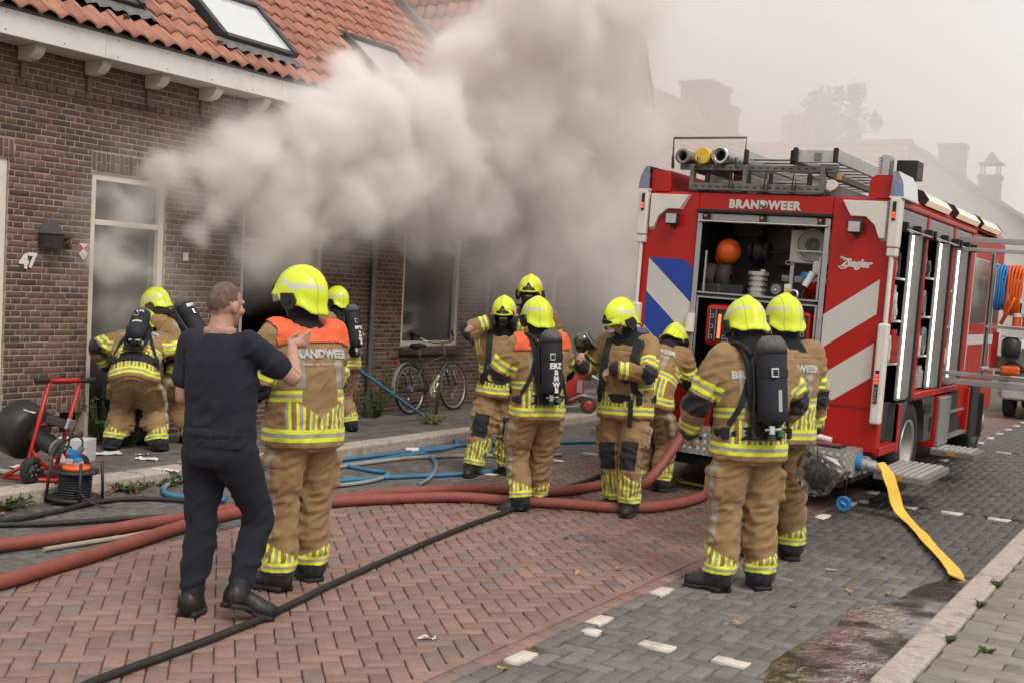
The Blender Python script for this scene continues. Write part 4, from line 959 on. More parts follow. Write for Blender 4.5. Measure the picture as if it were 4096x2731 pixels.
for s, f in ((1, lambda v: np.array(v)), (-1, mir)):
    rings = []
    bm = MB(); X0 = f(np.array([.122, 0, 0]))[0]; dx = (.02 * s)
    def prof(t):   # along the foot from heel to toe: centre y, half width, height
        y = .085 - .285 * t; w = .046 + .013 * sin(pi * min(1, t * 1.15)) - (.02 * max(0, t - .85) / .15); h = .13 - .02 * t if t < .35 else .118 - .038 * (t - .35) / .65; return y, w, h
    for t in np.linspace(0, 1, 9):
        y, w, h = prof(t); cx0 = X0 + dx * t
        rings.append([(cx0 + w * cos(a) * (1 if sin(a) > -.3 else 1.03), y, max(.0, h * .5 + h * .5 * sin(a))) for a in np.linspace(0, 2 * pi, 14, endpoint=False)])
    b.loft(rings); b.cyl((X0, .02, .07), (X0, .016, .195), .06, .062, 16)
    so = [[(x0 * 1.0 + (x0 - (X0 + dx * i / 8)) * .1, y0, z0) for x0, y0, z0 in [(X0 + dx * i / 8 + prof(i / 8)[1] * 1.03 * c, prof(i / 8)[0], z) for c, z in ((1, 0), (1, .028), (-1, .028), (-1, 0))]] for i in range(9)]
    b.loft(so, 1, False)
BOOTS = (np.array(b.v), b.f, b.mi); BOOTS_W = weights(BOOTS[0], ['footL', 'footR', 'shinL', 'shinR'], 8)
b = MB()
b.loft([ell(1.625, .088, .098, 0, .012, 20, 2), ell(1.56, .086, .09, 0, .012, 20, 2), ell(1.52, .1, .098, 0, .012, 20, 2), ell(1.475, .155, .122, 0, .012, 20, 2.2), ell(1.44, .185, .128, 0, .012, 20, 2.4)], 0, True, False)
HOODV = np.array(b.v); HOODV += np.array([[mnoise.noise(Vector(p) * 14) * .008] * 3 for p in HOODV]); HOOD = (HOODV, b.f); HOOD_W = weights(HOODV, ['head', 'chest'], 5)
# ---- helmet (around the head bone, canonical place)
def helmet_mesh():
    b = MB(); na, nt = 40, 12; C0 = np.array([0, .008, 1.71]); R = np.array([.124, .163, .146]); rows = []
    for i in range(na):
        a = 2 * pi * i / na; dx, dy = sin(a), -cos(a)            # a=0 is the front
        ca = cos(a)
        zr = 1.712 + .0 * ca if ca > .72 else (1.712 - .075 * (.72 - ca) / .5 if ca > .22 else (1.637 if ca > -.35 else 1.637 - .055 * min(1, (-.35 - ca) / .4)))
        col = []
        ph1 = math.acos(max(-1, min(1, (zr - C0[2]) / R[2])))
        for j in range(nt + 1):
            ph = ph1 * j / nt; rr = sin(ph) if ph < pi / 2 else 1 - (1 - sin(ph)) * .35
            x, y, z = R[0] * rr * dx, R[1] * rr * dy, R[2] * cos(ph)
            if ph > .1: 
                k = max(0, 1 - abs(x) / .03) * (.013 if y > -.12 else .006); L = hypot(hypot(x, y), z); x, y, z = x * (1 + k / L), y * (1 + k / L), z * (1 + k / L)
            else: z += .012
            if j >= nt - 1: fl = .006 + (.018 if ca < -.3 else .01 if ca > .7 else 0); x += dx * fl * (j - nt + 2) / 2; y += dy * fl * (j - nt + 2) / 2
            col.append((C0[0] + x, C0[1] + y, C0[2] + z))
        lx, ly, lz = col[-1]; col.append((lx, ly, lz - .012)); col.append((lx - dx * .018, ly - dy * .018, lz - .010)); col.append((lx - dx * .02, ly - dy * .02, lz + .05))
        rows.append(col)
    k = len(rows[0]); vs = [p for c in rows for p in c]
    fs = [(i * k + j, i * k + j + 1, ((i + 1) % na) * k + j + 1, ((i + 1) % na) * k + j) for i in range(na) for j in range(k - 1)]
    b.add(vs, fs, 0, True); return b
def shader_firewear(name, kind):
    """tan cloth with printed yellow and silver bands, painted by the garment's own rest coordinates"""
    m, nt, bs = new_mat(name); r = attr(nt, 'rest', 'Vector'); x, y, z = sep(nt, r); s = attr(nt, 'sleeve'); lx = attr(nt, 'across')
    pos = position(nt)
    tan = mixc(nt, noise_of(nt, pos, 5, 5, .65).smooth(.3, .75), (.265, .155, .064), (.33, .2, .086)); tan = mixc(nt, noise_of(nt, pos, 11, 6, .7).smooth(.58, .78) * .35, tan, (.16, .095, .043))
    YEL, SIL, BLK = (.74, .78, .045), (.36, .33, .27), (.012, .012, .014)
    ax = x.abs()
    def band(c, t, a, b_, w=.32):
        c = mixc(nt, t.within(a, b_), c, YEL); mid = (a + b_) / 2; h = (b_ - a) * w / 2; return mixc(nt, t.within(mid - h, mid + h), c, SIL)
    def vstripes(c, mask, u, per):
        f = (u / per).frac(); c2 = mixc(nt, f.within(.0, .68), c, YEL); c2 = mixc(nt, f.within(.2, .48), c2, SIL); return mixc(nt, mask, c, c2)
    c = tan
    if kind == 'jacket':
        tor = s < 0.
        ztop = (ax * .55 + .99).max(.9) ; vm = tor * (z > .9) * ((z - ztop) < 0.) * (ax < .2)
        c = vstripes(c, vm, x + .5, .075)
        c = mixc(nt, tor * (ax > .12) * z.within(1.075, 1.135), c, YEL); c = mixc(nt, tor * (ax > .12) * z.within(1.094, 1.116), c, SIL)
        cb = band(c, z, .855, .925); c = mixc(nt, tor, c, cb)
        c = mixc(nt, tor * ax.within(.105, .15) * z.within(1.15, 1.36), c, (.33, .3, .26))
        arm = s > .03; c2 = band(c, s, .175, .245); c2 = band(c2, s, .455, .515); c2 = mixc(nt, (s > .53), c2, BLK)
        c2 = mixc(nt, s.within(.265, .385) * (lx > -.03), c2, BLK); c = mixc(nt, arm, c, c2)
        seam = tor * z.within(1.405, 1.412); c = mixc(nt, seam * .6, c, (.1, .06, .03))
    else:
        ang = attr(nt, 'angle')
        top = ang * .45 + .275; vm = (z > .1) * ((z - top) < 0.) ; c = vstripes(c, vm, ang + .5, .068)
        cb = band(c, z, .115, .165); c = cb
        c = mixc(nt, (z < .112), c, BLK)
        c = mixc(nt, (y < -.035) * z.within(.385, .615) * (lx.abs() < .075), c, BLK)
        c = mixc(nt, (lx > .062) * (z.within(.3, .6) + z.within(.63, .80)).min(1.) * y.within(-.005, .045), c, (.33, .3, .26))
        c = mixc(nt, z.within(.706, .712) * (lx > .07), c, (.09, .05, .025))
    nt.links.new(c, bs.inputs['Base Color']); bs.inputs['Roughness'].default_value = .8
    bs.inputs['Sheen Weight'].default_value = .15
    bump(nt, bs, noise_of(nt, pos, 22, 5, .6) * .8 + noise_of(nt, pos, 420, 2) * .1, .6, .018); return m
M_JACKET = shader_firewear('fire_jacket_cloth', 'jacket'); M_TROUS = shader_firewear('fire_trouser_cloth', 'trousers')
M_SKIN = mat('skin', (.46, .25, .18), .5, var=.14, vs=30, bmp=.1, bs=300); MATS['skin'].node_tree.nodes['Principled BSDF'].inputs['Subsurface Weight'].default_value = .08
M_BOOT = mat('black_boot_leather', (.016, .015, .015), .45, var=.3, vs=25, bmp=.3, bs=140, dirt=(.06, .05, .042), dirt_t=(.55, .75), dirt_s=14); M_SOLE = mat('boot_sole_rubber', (.02, .019, .018), .8, var=.3, vs=25)
M_HOODM = mat('black_hood_knit', (.012, .012, .015), .95, var=.3, vs=30, bmp=.4, bs=120)
M_ORANGE = mat('orange_bib_cloth', (.78, .12, .035), .7, var=.1, vs=12, bmp=.2, bs=60, dirt=(.5, .1, .04), dirt_t=(.55, .75), dirt_s=7)
M_BLACKG = mat('black_gear_plastic', (.014, .014, .015), .45, var=.3, vs=20, bmp=.1); M_STRAP = mat('black_webbing', (.016, .018, .018), .85, var=.3, vs=40, bmp=.3, bs=300)
M_NAVYC = mat('dark_navy_cylinder_cover', (.016, .019, .028), .75, var=.3, vs=10, bmp=.3, bs=60); M_CHROME = mat('chrome', (.62, .62, .6), .18, 1., var=.1); M_GREENV = mat('green_valve', (.03, .13, .06), .4)
M_SILVT = mat('silver_reflective_tape', (.4, .38, .35), .5, var=.1); M_LETTER = mat('pale_lettering', (.5, .48, .45), .6, var=.15, vs=60); M_VISOR = glass('clear_visor', (.75, .74, .7), .04, .8)
def helmet_material():
    m, nt, bs = new_mat('fluorescent_helmet'); tc = nt.nodes.new('ShaderNodeTexCoord').outputs['Object']; x, y, z = sep(nt, tc); ax = x.abs()
    c = mixc(nt, noise_of(nt, tc, 14, 5).smooth(.35, .75), (.68, .78, .02), (.74, .84, .035)); c = mixc(nt, noise_of(nt, tc, 24, 6, .75).smooth(.62, .74) * .4, c, (.35, .36, .06))
    sl = (z - y * .35)
    k = ((y > .03) * ax.within(.03, .2) * (z - ax * .25).within(1.695, 1.725) + (ax > .09) * y.within(-.09, .05) * (z + y * .6).within(1.735, 1.768)).min(1.)
    c = mixc(nt, k, c, (.62, .62, .5)); c = mixc(nt, (y > .03) * ax.within(.055, .062) * z.within(1.5, 1.9), c, (.5, .58, .03))
    nt.links.new(c, bs.inputs['Base Color']); bs.inputs['Roughness'].default_value = .32; bs.inputs['Coat Weight'].default_value = .3
    return m
M_HELM = helmet_material()
HELM_ME = helmet_mesh().mesh('helmet', M_HELM)
EAR_ME = []
for s in (-1, 1):
    b = MB(); b.add([(s * xx, yy, zz) for xx in (.108, .143) for yy, zz in ((-.045, 1.705), (.03, 1.70), (.05, 1.655), (.03, 1.61), (-.015, 1.60), (-.05, 1.65))], [tuple(range(6)), tuple(range(11, 5, -1))] + [(i, 6 + i, 6 + (i + 1) % 6, (i + 1) % 6) for i in range(6)])
    b.cyl((s * .143, -.0, 1.655), (s * .151, 0, 1.655), .016, n=10); EAR_ME.append(b.mesh('ear_guard', M_BLACKG))
b = MB()   # front emblem plate: a black crown shape on the brow
pts = [(-.075, 1.722), (-.05, 1.748), (-.03, 1.752), (-.012, 1.79), (0, 1.795), (.012, 1.79), (.03, 1.752), (.05, 1.748), (.075, 1.722)]
def hsurf(x, z, o): 
    q = 1 - (x / .124) ** 2 - ((z - 1.71) / .146) ** 2; return (x, .008 - (.163 + o) * sqrt(max(.0, q)) - .004, z)
b.add([hsurf(x, z, .012) for x, z in pts] + [hsurf(x, 1.72, .014) for x, _ in pts], [(i, i + 1, 9 + i + 1, 9 + i) for i in range(8)])
FRONT_ME = b.mesh('front_plate', M_BLACKG)
b = MB(); n = 14
b.add([(.128 * sin(a), .004 - .172 * cos(a), z) for z in (1.705, 1.662) for a in np.linspace(-1.05, 1.05, n)], [(i, i + 1, n + i + 1, n + i) for i in range(n - 1)], 0, True); VISOR_ME = b.mesh('visor', M_VISOR)
b = MB(); b.ball((0, -.07, 1.63), (.075, .062, .085), 18); b.cyl((0, -.11, 1.595), (0, -.165, 1.58), .036, .032, 14); MASK_ME = b.mesh('face_mask', M_BLACKG)
b = MB(); b.ball((0, -.078, 1.648), (.066, .062, .055), 18); MASKV_ME = b.mesh('mask_lens', M_VISOR)
# ---- breathing set, canonical on the back of the chest
def scba():
    P = {}
    b = MB(); C = (.0, .262); b.lathe([(0, 1.02), (.05, 1.025), (.084, 1.06), (.09, 1.12), (.09, 1.44), (.082, 1.51), (.05, 1.55), (0, 1.555)], 20, 0, Matrix.Translation((0, .282, 0))); P['cylinder'] = b.mesh('cylinder', M_NAVYC)
    b = MB(); b.lathe([(.0895, 1.455), (.0935, 1.452), (.086, 1.515), (.054, 1.556), (0, 1.562)], 20, 0, Matrix.Translation((0, .282, 0))); P['cap'] = b.mesh('cylinder_cap', mat('worn_grey_cover', (.1, .1, .105), .85, var=.4, vs=30))
    b = MB(); b.cyl((0, .282, 1.31), (0, .282, 1.36), .094, n=20, caps=False); b.obox((.03, .374, 1.335), (.05, .012, .06), None, 1, .004); b.obox((.03, .382, 1.335), (.03, .004, .036), None, 0); P['strap'] = b.mesh('cylinder_strap', [M_STRAP, M_CHROME])
    b = MB(); b.cyl((0, .262, .97), (0, .262, 1.04), .022, n=12); b.cyl((0, .262, .935), (0, .262, .972), .03, .026, 12, 1); b.cyl((-.06, .26, 1.0), (.05, .26, 1.0), .016, n=10); b.cyl((-.06, .25, .96), (-.06, .25, 1.03), .02, .015, 10, 2); b.cyl((-.085, .24, .945), (-.085, .25, .99), .014, n=8, mi=0); P['valve'] = b.mesh('valve', [M_CHROME, M_BLACKG, M_GREENV])
    b = MB()
    for s in (-1, 1):
        b.tube([(s * .05, .195, 1.5), (s * .09, .2, 1.42), (s * .085, .205, 1.2), (s * .1, .205, 1.05), (s * .06, .21, .96)], .018, 8, flat=.5)
    b.obox((0, .2, .99), (.2, .025, .11), None, 0, .01); b.obox((0, .19, 1.48), (.14, .02, .06), None, 0, .008)
    P['back_plate'] = b.mesh('back_plate', M_BLACKG)
    b = MB(); b.tube([(.223 * cos(t), .002 + .183 * sin(t), 1.0 + .012 * sin(t * 2)) for t in np.linspace(0, 2 * pi, 30, endpoint=False)], .034, 8, cyclic=True, flat=1.0)
    bb = MB()
    for v in b.v: pass
    P['belt'] = None
    return P
SCBA = scba()
b = MB()
def ribbon(mb, pts, w, up, th=.008, mi=0):
    """flat webbing: pts, width, outward direction per point"""
    P = [Vector(p) for p in pts]; N = [Vector(u).normalized() for u in up]; n = len(P); vs = []
    for i in range(n):
        t = (P[min(i + 1, n - 1)] - P[max(i - 1, 0)]).normalized(); sd = t.cross(N[i]).normalized() * w / 2
        vs += [P[i] - sd, P[i] + sd, P[i] + sd + N[i] * th, P[i] - sd + N[i] * th]
    fs = []
    for i in range(n - 1):
        for j in range(4): fs.append((i * 4 + j, i * 4 + (j + 1) % 4, (i + 1) * 4 + (j + 1) % 4, (i + 1) * 4 + j))
    fs += [(3, 2, 1, 0), tuple(4 * (n - 1) + j for j in range(4))]; mb.add(vs, fs, mi)
ts = np.linspace(0, 2 * pi, 33)
ribbon(b, [(.226 * cos(t), .002 + .171 * sin(t), .995 - .03 * cos(t) ** 2) for t in ts], .075, [(cos(t), sin(t) * 1.3, 0) for t in ts], .012)
for t in (.5, 2.6, 3.9, 5.5): b.obox((.238 * cos(t), .002 + .183 * sin(t), .985), (.06, .05, .07), Matrix.Rotation(t, 3, 'Z'), 0, .012)
for s in (-1, 1):
    p = [(s * .08, .178, 1.12), (s * .095, .19, 1.25), (s * .1, .19, 1.38), (s * .105, .14, 1.485), (s * .115, .04, 1.525), (s * .125, -.07, 1.475), (s * .13, -.155, 1.36), (s * .135, -.178, 1.22), (s * .15, -.172, 1.08), (s * .19, -.14, 1.02)]
    ribbon(b, p, .058, [(0, 1, .1), (0, 1, .1), (0, 1, .3), (0, .7, .7), (0, .1, 1), (0, -.6, .8), (0, -1, .3), (0, -1, 0), (0, -1, 0), (s, -1, 0)], .016)
    ribbon(b, [(s * .1, .17, 1.3), (s * .15, .165, 1.15), (s * .2, .11, 1.03)], .035, [(0, 1, 0), (s * .5, 1, 0), (s, .6, 0)], .008)
b.tube(smooth_path([(.09, .2, 1.45), (.14, .1, 1.53), (.17, -.08, 1.47), (.15, -.2, 1.3), (.1, -.24, 1.15), (.02, -.22, 1.2)], 5), .011, 7)
ribbon(b, [(.12, -.185, 1.0), (.13, -.2, .9), (.125, -.195, .76)], .04, [(0, -1, 0)] * 3, .006)
HARN = (np.array(b.v), b.f); HARN_W = weights(HARN[0], ['chest', 'pelvis'], 5)
JBVH = BVHTree.FromPolygons([tuple(v) for v in JACKET[0]], JACKET[1])
_keep = JACKET[0]
bibf = [f for f in JACKET[1] if all(_keep[i][2] > 1.388 + .10 * max(0, -_keep[i][1] - .02) and abs(_keep[i][0]) < .232 for i in f)]
# outward offset copy of the shoulder area
bmN = bpy.data.meshes.new('tmp'); bmN.from_pydata([tuple(v) for v in _keep], [], JACKET[1]); NN = np.empty(len(_keep) * 3); bmN.vertex_normals.foreach_get('vector', NN); NN = NN.reshape(-1, 3)
use = sorted({i for f in bibf for i in f}); mp = {j: i for i, j in enumerate(use)}
BIB = (_keep[use] + NN[use] * .012, [tuple(mp[i] for i in f) for f in bibf]); BIB_W = weights(BIB[0], [n for n in CORE if n.startswith(('pel', 'chest', 'uarm'))], 6)
def back_text(txt, size, z, x=0., spacing=1.05, off=.006, front=False, bold=.004):
    me = text_mesh(txt, size, .0, spacing=spacing, bold=bold); V = []
    for v in me.vertices:
        px, pz = x - v.co.x, z + v.co.y
        h = JBVH.ray_cast(Vector((px, .5, pz)), Vector((0, -1, 0)))
        V.append((px, (h[0].y if h[0] else .15) + off, pz))
    return np.array(V), [tuple(p.vertices) for p in me.polygons]
BTXT = back_text('BRANDWEER', .062, 1.33); BTXT2 = back_text('Midden- en West-Brabant', .022, 1.275, bold=.0005)
BTXT_W = weights(BTXT[0], ['chest', 'pelvis'], 5); BTXT2_W = weights(BTXT2[0], ['chest', 'pelvis'], 5)
CUR = {}
def skinned(name, geo, Wt, T, mats, parent, sc, smooth=True, rest=None):
    V = skin(np.asarray(geo[0], float), Wt, T) * sc
    me = bpy.data.meshes.new(name); me.from_pydata([tuple(v) for v in V], [], geo[1])
    for m in (mats if isinstance(mats, (list, tuple)) else [mats]): me.materials.append(m)
    if len(geo) > 2 and geo[2] is not None: me.polygons.foreach_set('material_index', geo[2])
    if smooth: me.polygons.foreach_set('use_smooth', np.ones(len(me.polygons), bool))
    if rest:
        for k, (ty, arr) in rest.items():
            a = me.attributes.new(k, ty, 'POINT'); a.data.foreach_set('vector' if ty == 'FLOAT_VECTOR' else 'value', np.asarray(arr, np.float32).ravel())
    me.update(); return put(name, me, parent)
def jacket_attrs(V):
    s = np.full(len(V), -1.); across = np.zeros(len(V))
    for sg, f in ((1, lambda v: np.array(v)), (-1, mir)):
        d = f(DA); t = (V - f(SHO)) @ d; perp = np.linalg.norm((V - f(SHO)) - t[:, None] * d, axis=1)
        m = (t > .02) & (perp < .14) & (V[:, 0] * sg > .2 + .0 * t) ; s[m] = t[m]; across[m] = (V[:, 1] - .015)[m]
    return s, across
JS, JA = jacket_attrs(JV0); JREST = {'rest': ('FLOAT_VECTOR', JV0), 'sleeve': ('FLOAT', JS), 'across': ('FLOAT', JA)}
TV_ = TV0; lxx = np.abs(TV_[:, 0]) - .115; TANG = np.where(np.abs(lxx) > 1e-6, np.arctan2(TV_[:, 1], lxx), 0) * .092
# angle wraps at the inner side of each leg, where nothing shows
TREST = {'rest': ('FLOAT_VECTOR', TV_), 'across': ('FLOAT', lxx), 'angle': ('FLOAT', -TANG), 'sleeve': ('FLOAT', np.zeros(len(TV_)))}
def rigid(name, me, bone_name, T, parent, sc, off=None):
    R, t = T[bone_name]; o = put(name, me, parent)
    M_ = Matrix([list(R[i]) + [t[i] * sc] for i in range(3)] + [[0, 0, 0, 1]]) @ Matrix.Diagonal((sc, sc, sc, 1)); 
    if off is not None: M_ = M_ @ off
    o.matrix_local = M_; return o
def person(label, loc, face, sc, T, gear='scba', bib=False, mask=False, text=True, cyl_text=None, hair=False, group='firefighters', stripe=False, visor=True, skinmat=None):
    p = thing('person', label, 'person', loc, (0, 0, atan2(face[0], -face[1])), group=group)
    body = skinned('body', BODY, BODY_W, T, skinmat or M_SKIN, p, sc)
    skinned('trousers', TROUS, TROUS_W, T, M_TROUS, p, sc, rest=TREST); skinned('jacket', JACKET, JACKET_W, T, M_JACKET, p, sc, rest=JREST)
    half = len(BOOTS[0]) // 2
    for side in (1, 0):
        idx = [i for i in range(len(BOOTS[0])) if (BOOTS[0][i][0] > 0) == bool(side)]; mpp = {j: i for i, j in enumerate(idx)}
        fs = [(tuple(mpp[i] for i in f), k) for f, k in zip(BOOTS[1], BOOTS[2]) if all(i in mpp for i in f)]
        skinned('boot', (BOOTS[0][idx], [f for f, _ in fs], [k for _, k in fs]), BOOTS_W[idx], T, [M_BOOT, M_SOLE], p, sc)
    skinned('hood', HOOD, HOOD_W, T, M_HOODM, p, sc)
    if bib: skinned('shoulder_bib', BIB, BIB_W, T, M_ORANGE, p, sc)
    if text:
        skinned('lettering', BTXT, BTXT_W, T, M_LETTER, p, sc, False); skinned('lettering', BTXT2, BTXT2_W, T, M_LETTER, p, sc, False)
    hl = rigid('helmet', HELM_ME, 'head', T, p, sc)
    for n, me in (('ear_guard', EAR_ME[0]), ('ear_guard', EAR_ME[1]), ('front_plate', FRONT_ME)) + ((('visor', VISOR_ME),) if visor and not mask else ()): put(n, me, hl)
    if mask: mk = rigid('face_mask', MASK_ME, 'head', T, p, sc); put('mask_lens', MASKV_ME, mk)
    else: rigid('eyes', EYE_ME, 'head', T, body, sc)
    if gear == 'scba':
        skinned('harness', HARN, HARN_W, T, M_STRAP, p, sc, False)
        bset = rigid('breathing_set', SCBA['back_plate'], 'chest', T, p, sc)
        for k in ('cylinder', 'cap', 'strap', 'valve'): put({'cylinder': 'cylinder', 'cap': 'cylinder_cap', 'strap': 'cylinder_strap', 'valve': 'valve'}[k], SCBA[k], bset)
        if stripe:
            q = MB(); q.obox((.0, .374, 1.17), (.022, .006, .13), None, 0); q.build('reflective_tape', M_SILVT, bset)
        if cyl_text:
            for (txt, sz, z) in cyl_text:
                me = text_mesh(txt, sz, .001, bold=.003)
                for v in me.vertices:
                    a = -v.co.x / .092; v.co = Vector((.092 * sin(a), .282 + .092 * cos(a) + .0015 + v.co.z, z + v.co.y))
                me.materials.append(M_FASCIA); put('lettering', me, bset)
    return p
b = MB()
for s in (-1, 1): b.ball((s * .032, -.076, 1.684), (.0125, .011, .008), 10); b.ball((s * .032, -.0855, 1.684), (.005, .003, .005), 8, 1)
EYE_ME = b.mesh('eyes', [mat('eye_white', (.6, .57, .54), .3, var=.05), mat('dark_iris', (.03, .02, .015), .3)])
CR, CF = np.array([.854, .518]), np.array([-.517, .855])
def fdir(f, r): v = CF * f + CR * r; return v / np.linalg.norm(v)
# ---- the twelve people
Z1 = .1
T = pose(lean=2, side=2.5, twist=-4, headyaw=-12, headpitch=5, drop=.045, pel=(0.01, 0, .93), ankL=(.115, .03, .085), ankR=(-.14, .0, .14), kneeL=(.05, -1, 0), kneeR=(-.25, -1, 0), footL=(.07, -.145, -.055), footR=(-.13, -.06, -.10),
         wrR=(-.235, -.30, 1.42), elR=(-.8, .3, -1), handR=((-.3, -.75, .35), (.75, -.35, .1)), curlR=[.15, .25, .3, .35, .1], wrL=(.15, -.22, 1.1), elL=(.35, 1, -.3))
man = thing('person', 'bare headed man in navy t-shirt, dark joggers and black work boots', 'person', (-4.54, 4.56, 0), (0, 0, atan2(*(fdir(.93, .28) * np.array([1, -1])))))
MSC = 1.02
mb_ = skinned('body', BODY, BODY_W, T, M_SKIN, man, MSC); rigid('eyes', EYE_ME, 'head', T, mb_, MSC)
M_TEE = mat('navy_cotton', (.0105, .0125, .022), .9, var=.2, vs=6, bmp=.35, bs=45); M_JOG = mat('dark_navy_fleece', (.010, .0115, .019), .95, var=.25, vs=5, bmp=.4, bs=38)
b = MB(); b.loft([ell(.90, .188, .15, 0, .0), ell(.95, .192, .15), ell(1.08, .19, .142), ell(1.22, .2, .146, 0, .005), ell(1.34, .198, .136, 0, .012), ell(1.42, .165, .108, 0, .015), ell(1.46, .12, .092, 0, .014), ell(1.485, .083, .083, 0, .012)])
for f in (lambda v: np.array(v), mir): chain(b, [(f(SHO + np.array([-.07, 0, -.04])), .092), (f(SHO + np.array([-.012, 0, 0])), .072), (f(SHO + DA * .13), .068), (f(SHO + DA * .19), .07)], 18)
V, F, N = remeshed(b, .011, 3); V = wrinkle(V, N, .003, (5, 5, 8), 5, [(.2, 0, 1.3, .2, .006), (0, .1, 1.0, .24, .008)])
skinned('t_shirt', (V, F), weights(V, [n for n in CORE if n.startswith(('pel', 'chest', 'uarm'))], 6), T, M_TEE, man, MSC)
b = MB(); b.loft([ell(1.05, .165, .125), ell(.95, .178, .14, 0, .01), ell(.86, .182, .15, 0, .012), ell(.80, .17, .13, 0, .01)])
for f in (lambda v: np.array(v), mir): chain(b, [(f(HIP + np.array([.004, 0.01, -.06])), .112), (f(HIP + (KNE - HIP) * .5), .1), (f(KNE), .082), (f(KNE + (ANK - KNE) * .4), .082), (f(ANK + np.array([0, 0, .12])), .074), (f(ANK + np.array([0, 0, .075])), .07)], 18)
V, F, N = remeshed(b, .011, 3); V = wrinkle(V, N, .003, (5, 5, 8), 2, [(.11, 0, .5, .2, .006), (.12, 0, .2, .17, .012), (.05, 0, .85, .2, .005)])
skinned('joggers', (V, F), weights(V, [n for n in CORE if n.startswith(('pel', 'thigh', 'shin'))], 6), T, M_JOG, man, MSC)
b = MB(); b.loft([ell(1.0, .181, .141, 0, .006), ell(1.005, .186, .146, 0, .006), ell(.96, .187, .148, 0, .008), ell(.955, .18, .142, 0, .008)]); skinned('waistband', (np.array(b.v), b.f), weights(b.v, ['pelvis', 'chest'], 5), T, M_JOG, man, MSC)
for side in (1, 0):
    idx = [i for i in range(len(BOOTS[0])) if (BOOTS[0][i][0] > 0) == bool(side)]; mpp = {j: i for i, j in enumerate(idx)}
    fs = [(tuple(mpp[i] for i in f), k) for f, k in zip(BOOTS[1], BOOTS[2]) if all(i in mpp for i in f)]
    bo = skinned('boot', (BOOTS[0][idx], [f for f, _ in fs], [k for _, k in fs]), BOOTS_W[idx], T, [M_BOOT, M_SOLE], man, MSC)
    sgn = 1 if side else -1; q = MB()
    for z, y in ((.175, -.055), (.155, -.06), (.135, -.072), (.118, -.1)): q.tube([(sgn * .122 - .03, y + .02, z), (sgn * .122, y - .008, z + .01), (sgn * .122 + .03, y + .02, z)], .004, 6)
    skinned('laces', (np.array(q.v), q.f), weights(q.v, ['footL', 'footR', 'shinL', 'shinR'], 8), T, M_STRAP, bo, MSC)
hv = BODY[0]; HN = []
def is_hair(v):
    y, z = v[1], v[2]
    return z > 1.60 and abs(v[0]) < .082 and (z > 1.775 if y < -.055 else z > 1.735 + (-y) * .55 if y < -.0 else z > 1.70 - max(0, y - .03) * 1.05 if y > .03 else z > 1.705) 
hf = [f for f in BODY[1] if all(is_hair(hv[i]) for i in f)]; use = sorted({i for f in hf for i in f}); mp = {j: i for i, j in enumerate(use)}
tm = bpy.data.meshes.new('t'); tm.from_pydata([tuple(v) for v in hv], [], BODY[1]); NB = np.empty(len(hv) * 3); tm.vertex_normals.foreach_get('vector', NB); NB = NB.reshape(-1, 3)
skinned('hair', (hv[use] + NB[use] * .0035, [tuple(mp[i] for i in f) for f in hf]), BODY_W[use], T, mat('short_brown_hair', (.13, .085, .06), .8, var=.55, vs=150, bmp=.8, bs=300, dirt=(.26, .15, .105), dirt_t=(.45, .7), dirt_s=28), man, MSC)

T = pose(lean=8, headyaw=26, headpitch=6, ankL=(.14, .02, .085), ankR=(-.13, -.06, .085), wrL=(.2, -.3, 1.08), elL=(.6, 1, -.3), wrR=(-.15, -.33, 1.15), footL=(.06, -.15, -.055))
person('officer in bright orange shoulder bib talking with the bare headed man', (-4.65, 5.34, 0), fdir(.72, -.69), 1.035, T, gear=None, bib=True)
T = pose(lean=64, pelpitch=32, pel=(0, .16, .80), headpitch=42, ankL=(.22, .02, .085), ankR=(-.24, .05, .085), wrL=(.36, -.28, .82), wrR=(-.34, -.3, .82), elL=(1, .3, .2), elR=(-1, .3, .2))
person('firefighter bending low into the smoking doorway with a navy air cylinder', (-9.08, 7.95, Z1), fdir(.96, -.14), .96, T, cyl_text=[('L.H.', .05, 1.42), ('BMW', .04, 1.2)])
T = pose(lean=38, pelpitch=16, pel=(0, .1, .84), headpitch=34, headyaw=4, ankL=(.16, -.1, .085), ankR=(-.14, .16, .085), wrL=(.2, -.5, .86), wrR=(-.2, -.52, .88))
person('firefighter leaning in profile behind the one bending at the doorway', (-9.12, 8.5, Z1), fdir(.30, -.95), .97, T, text=False, cyl_text=[('BMWB', .05, 1.42)])
T = pose(lean=16, pelpitch=6, pel=(0, .03, .88), headpitch=8, headyaw=16, ankL=(.14, -.06, .085), ankR=(-.14, .08, .085), wrL=(.22, -.34, 1.06), wrR=(-.24, -.32, 1.08))
person('firefighter facing the open window with M&D on the air cylinder', (-8.85, 10.77, Z1), fdir(.62, -.66), .95, T, cyl_text=[('M&D', .052, 1.25), ('B', .05, 1.19), ('M', .05, 1.145), ('W', .05, 1.1), ('B', .05, 1.06)])
T = pose(lean=4, headpitch=14, headyaw=-4, pel=(0, 0, .90), ankL=(.09, .08, .085), ankR=(-.24, -.16, .085), wrL=(.135, -.17, 1.56), wrR=(-.135, -.17, 1.56), elL=(1, -.1, -.6), elR=(-1, -.1, -.6), handL=((-.3, .1, 1), (-1, 0, -.2)), handR=((.3, .1, 1), (1, 0, -.2)), curlL=.7, curlR=.7)
person('firefighter adjusting a black face mask with both raised hands', (-6.12, 9.95, 0), fdir(-.98, -.02), .985, T, mask=True, text=False)
T = pose(lean=2, headpitch=8, headyaw=-14, ankL=(.14, 0, .085), ankR=(-.14, 0, .085))
person('tallest firefighter in a face mask standing behind the one with raised hands', (-6.62, 11.3, 0), fdir(-.98, .1), 1.1, T, mask=True, text=False)
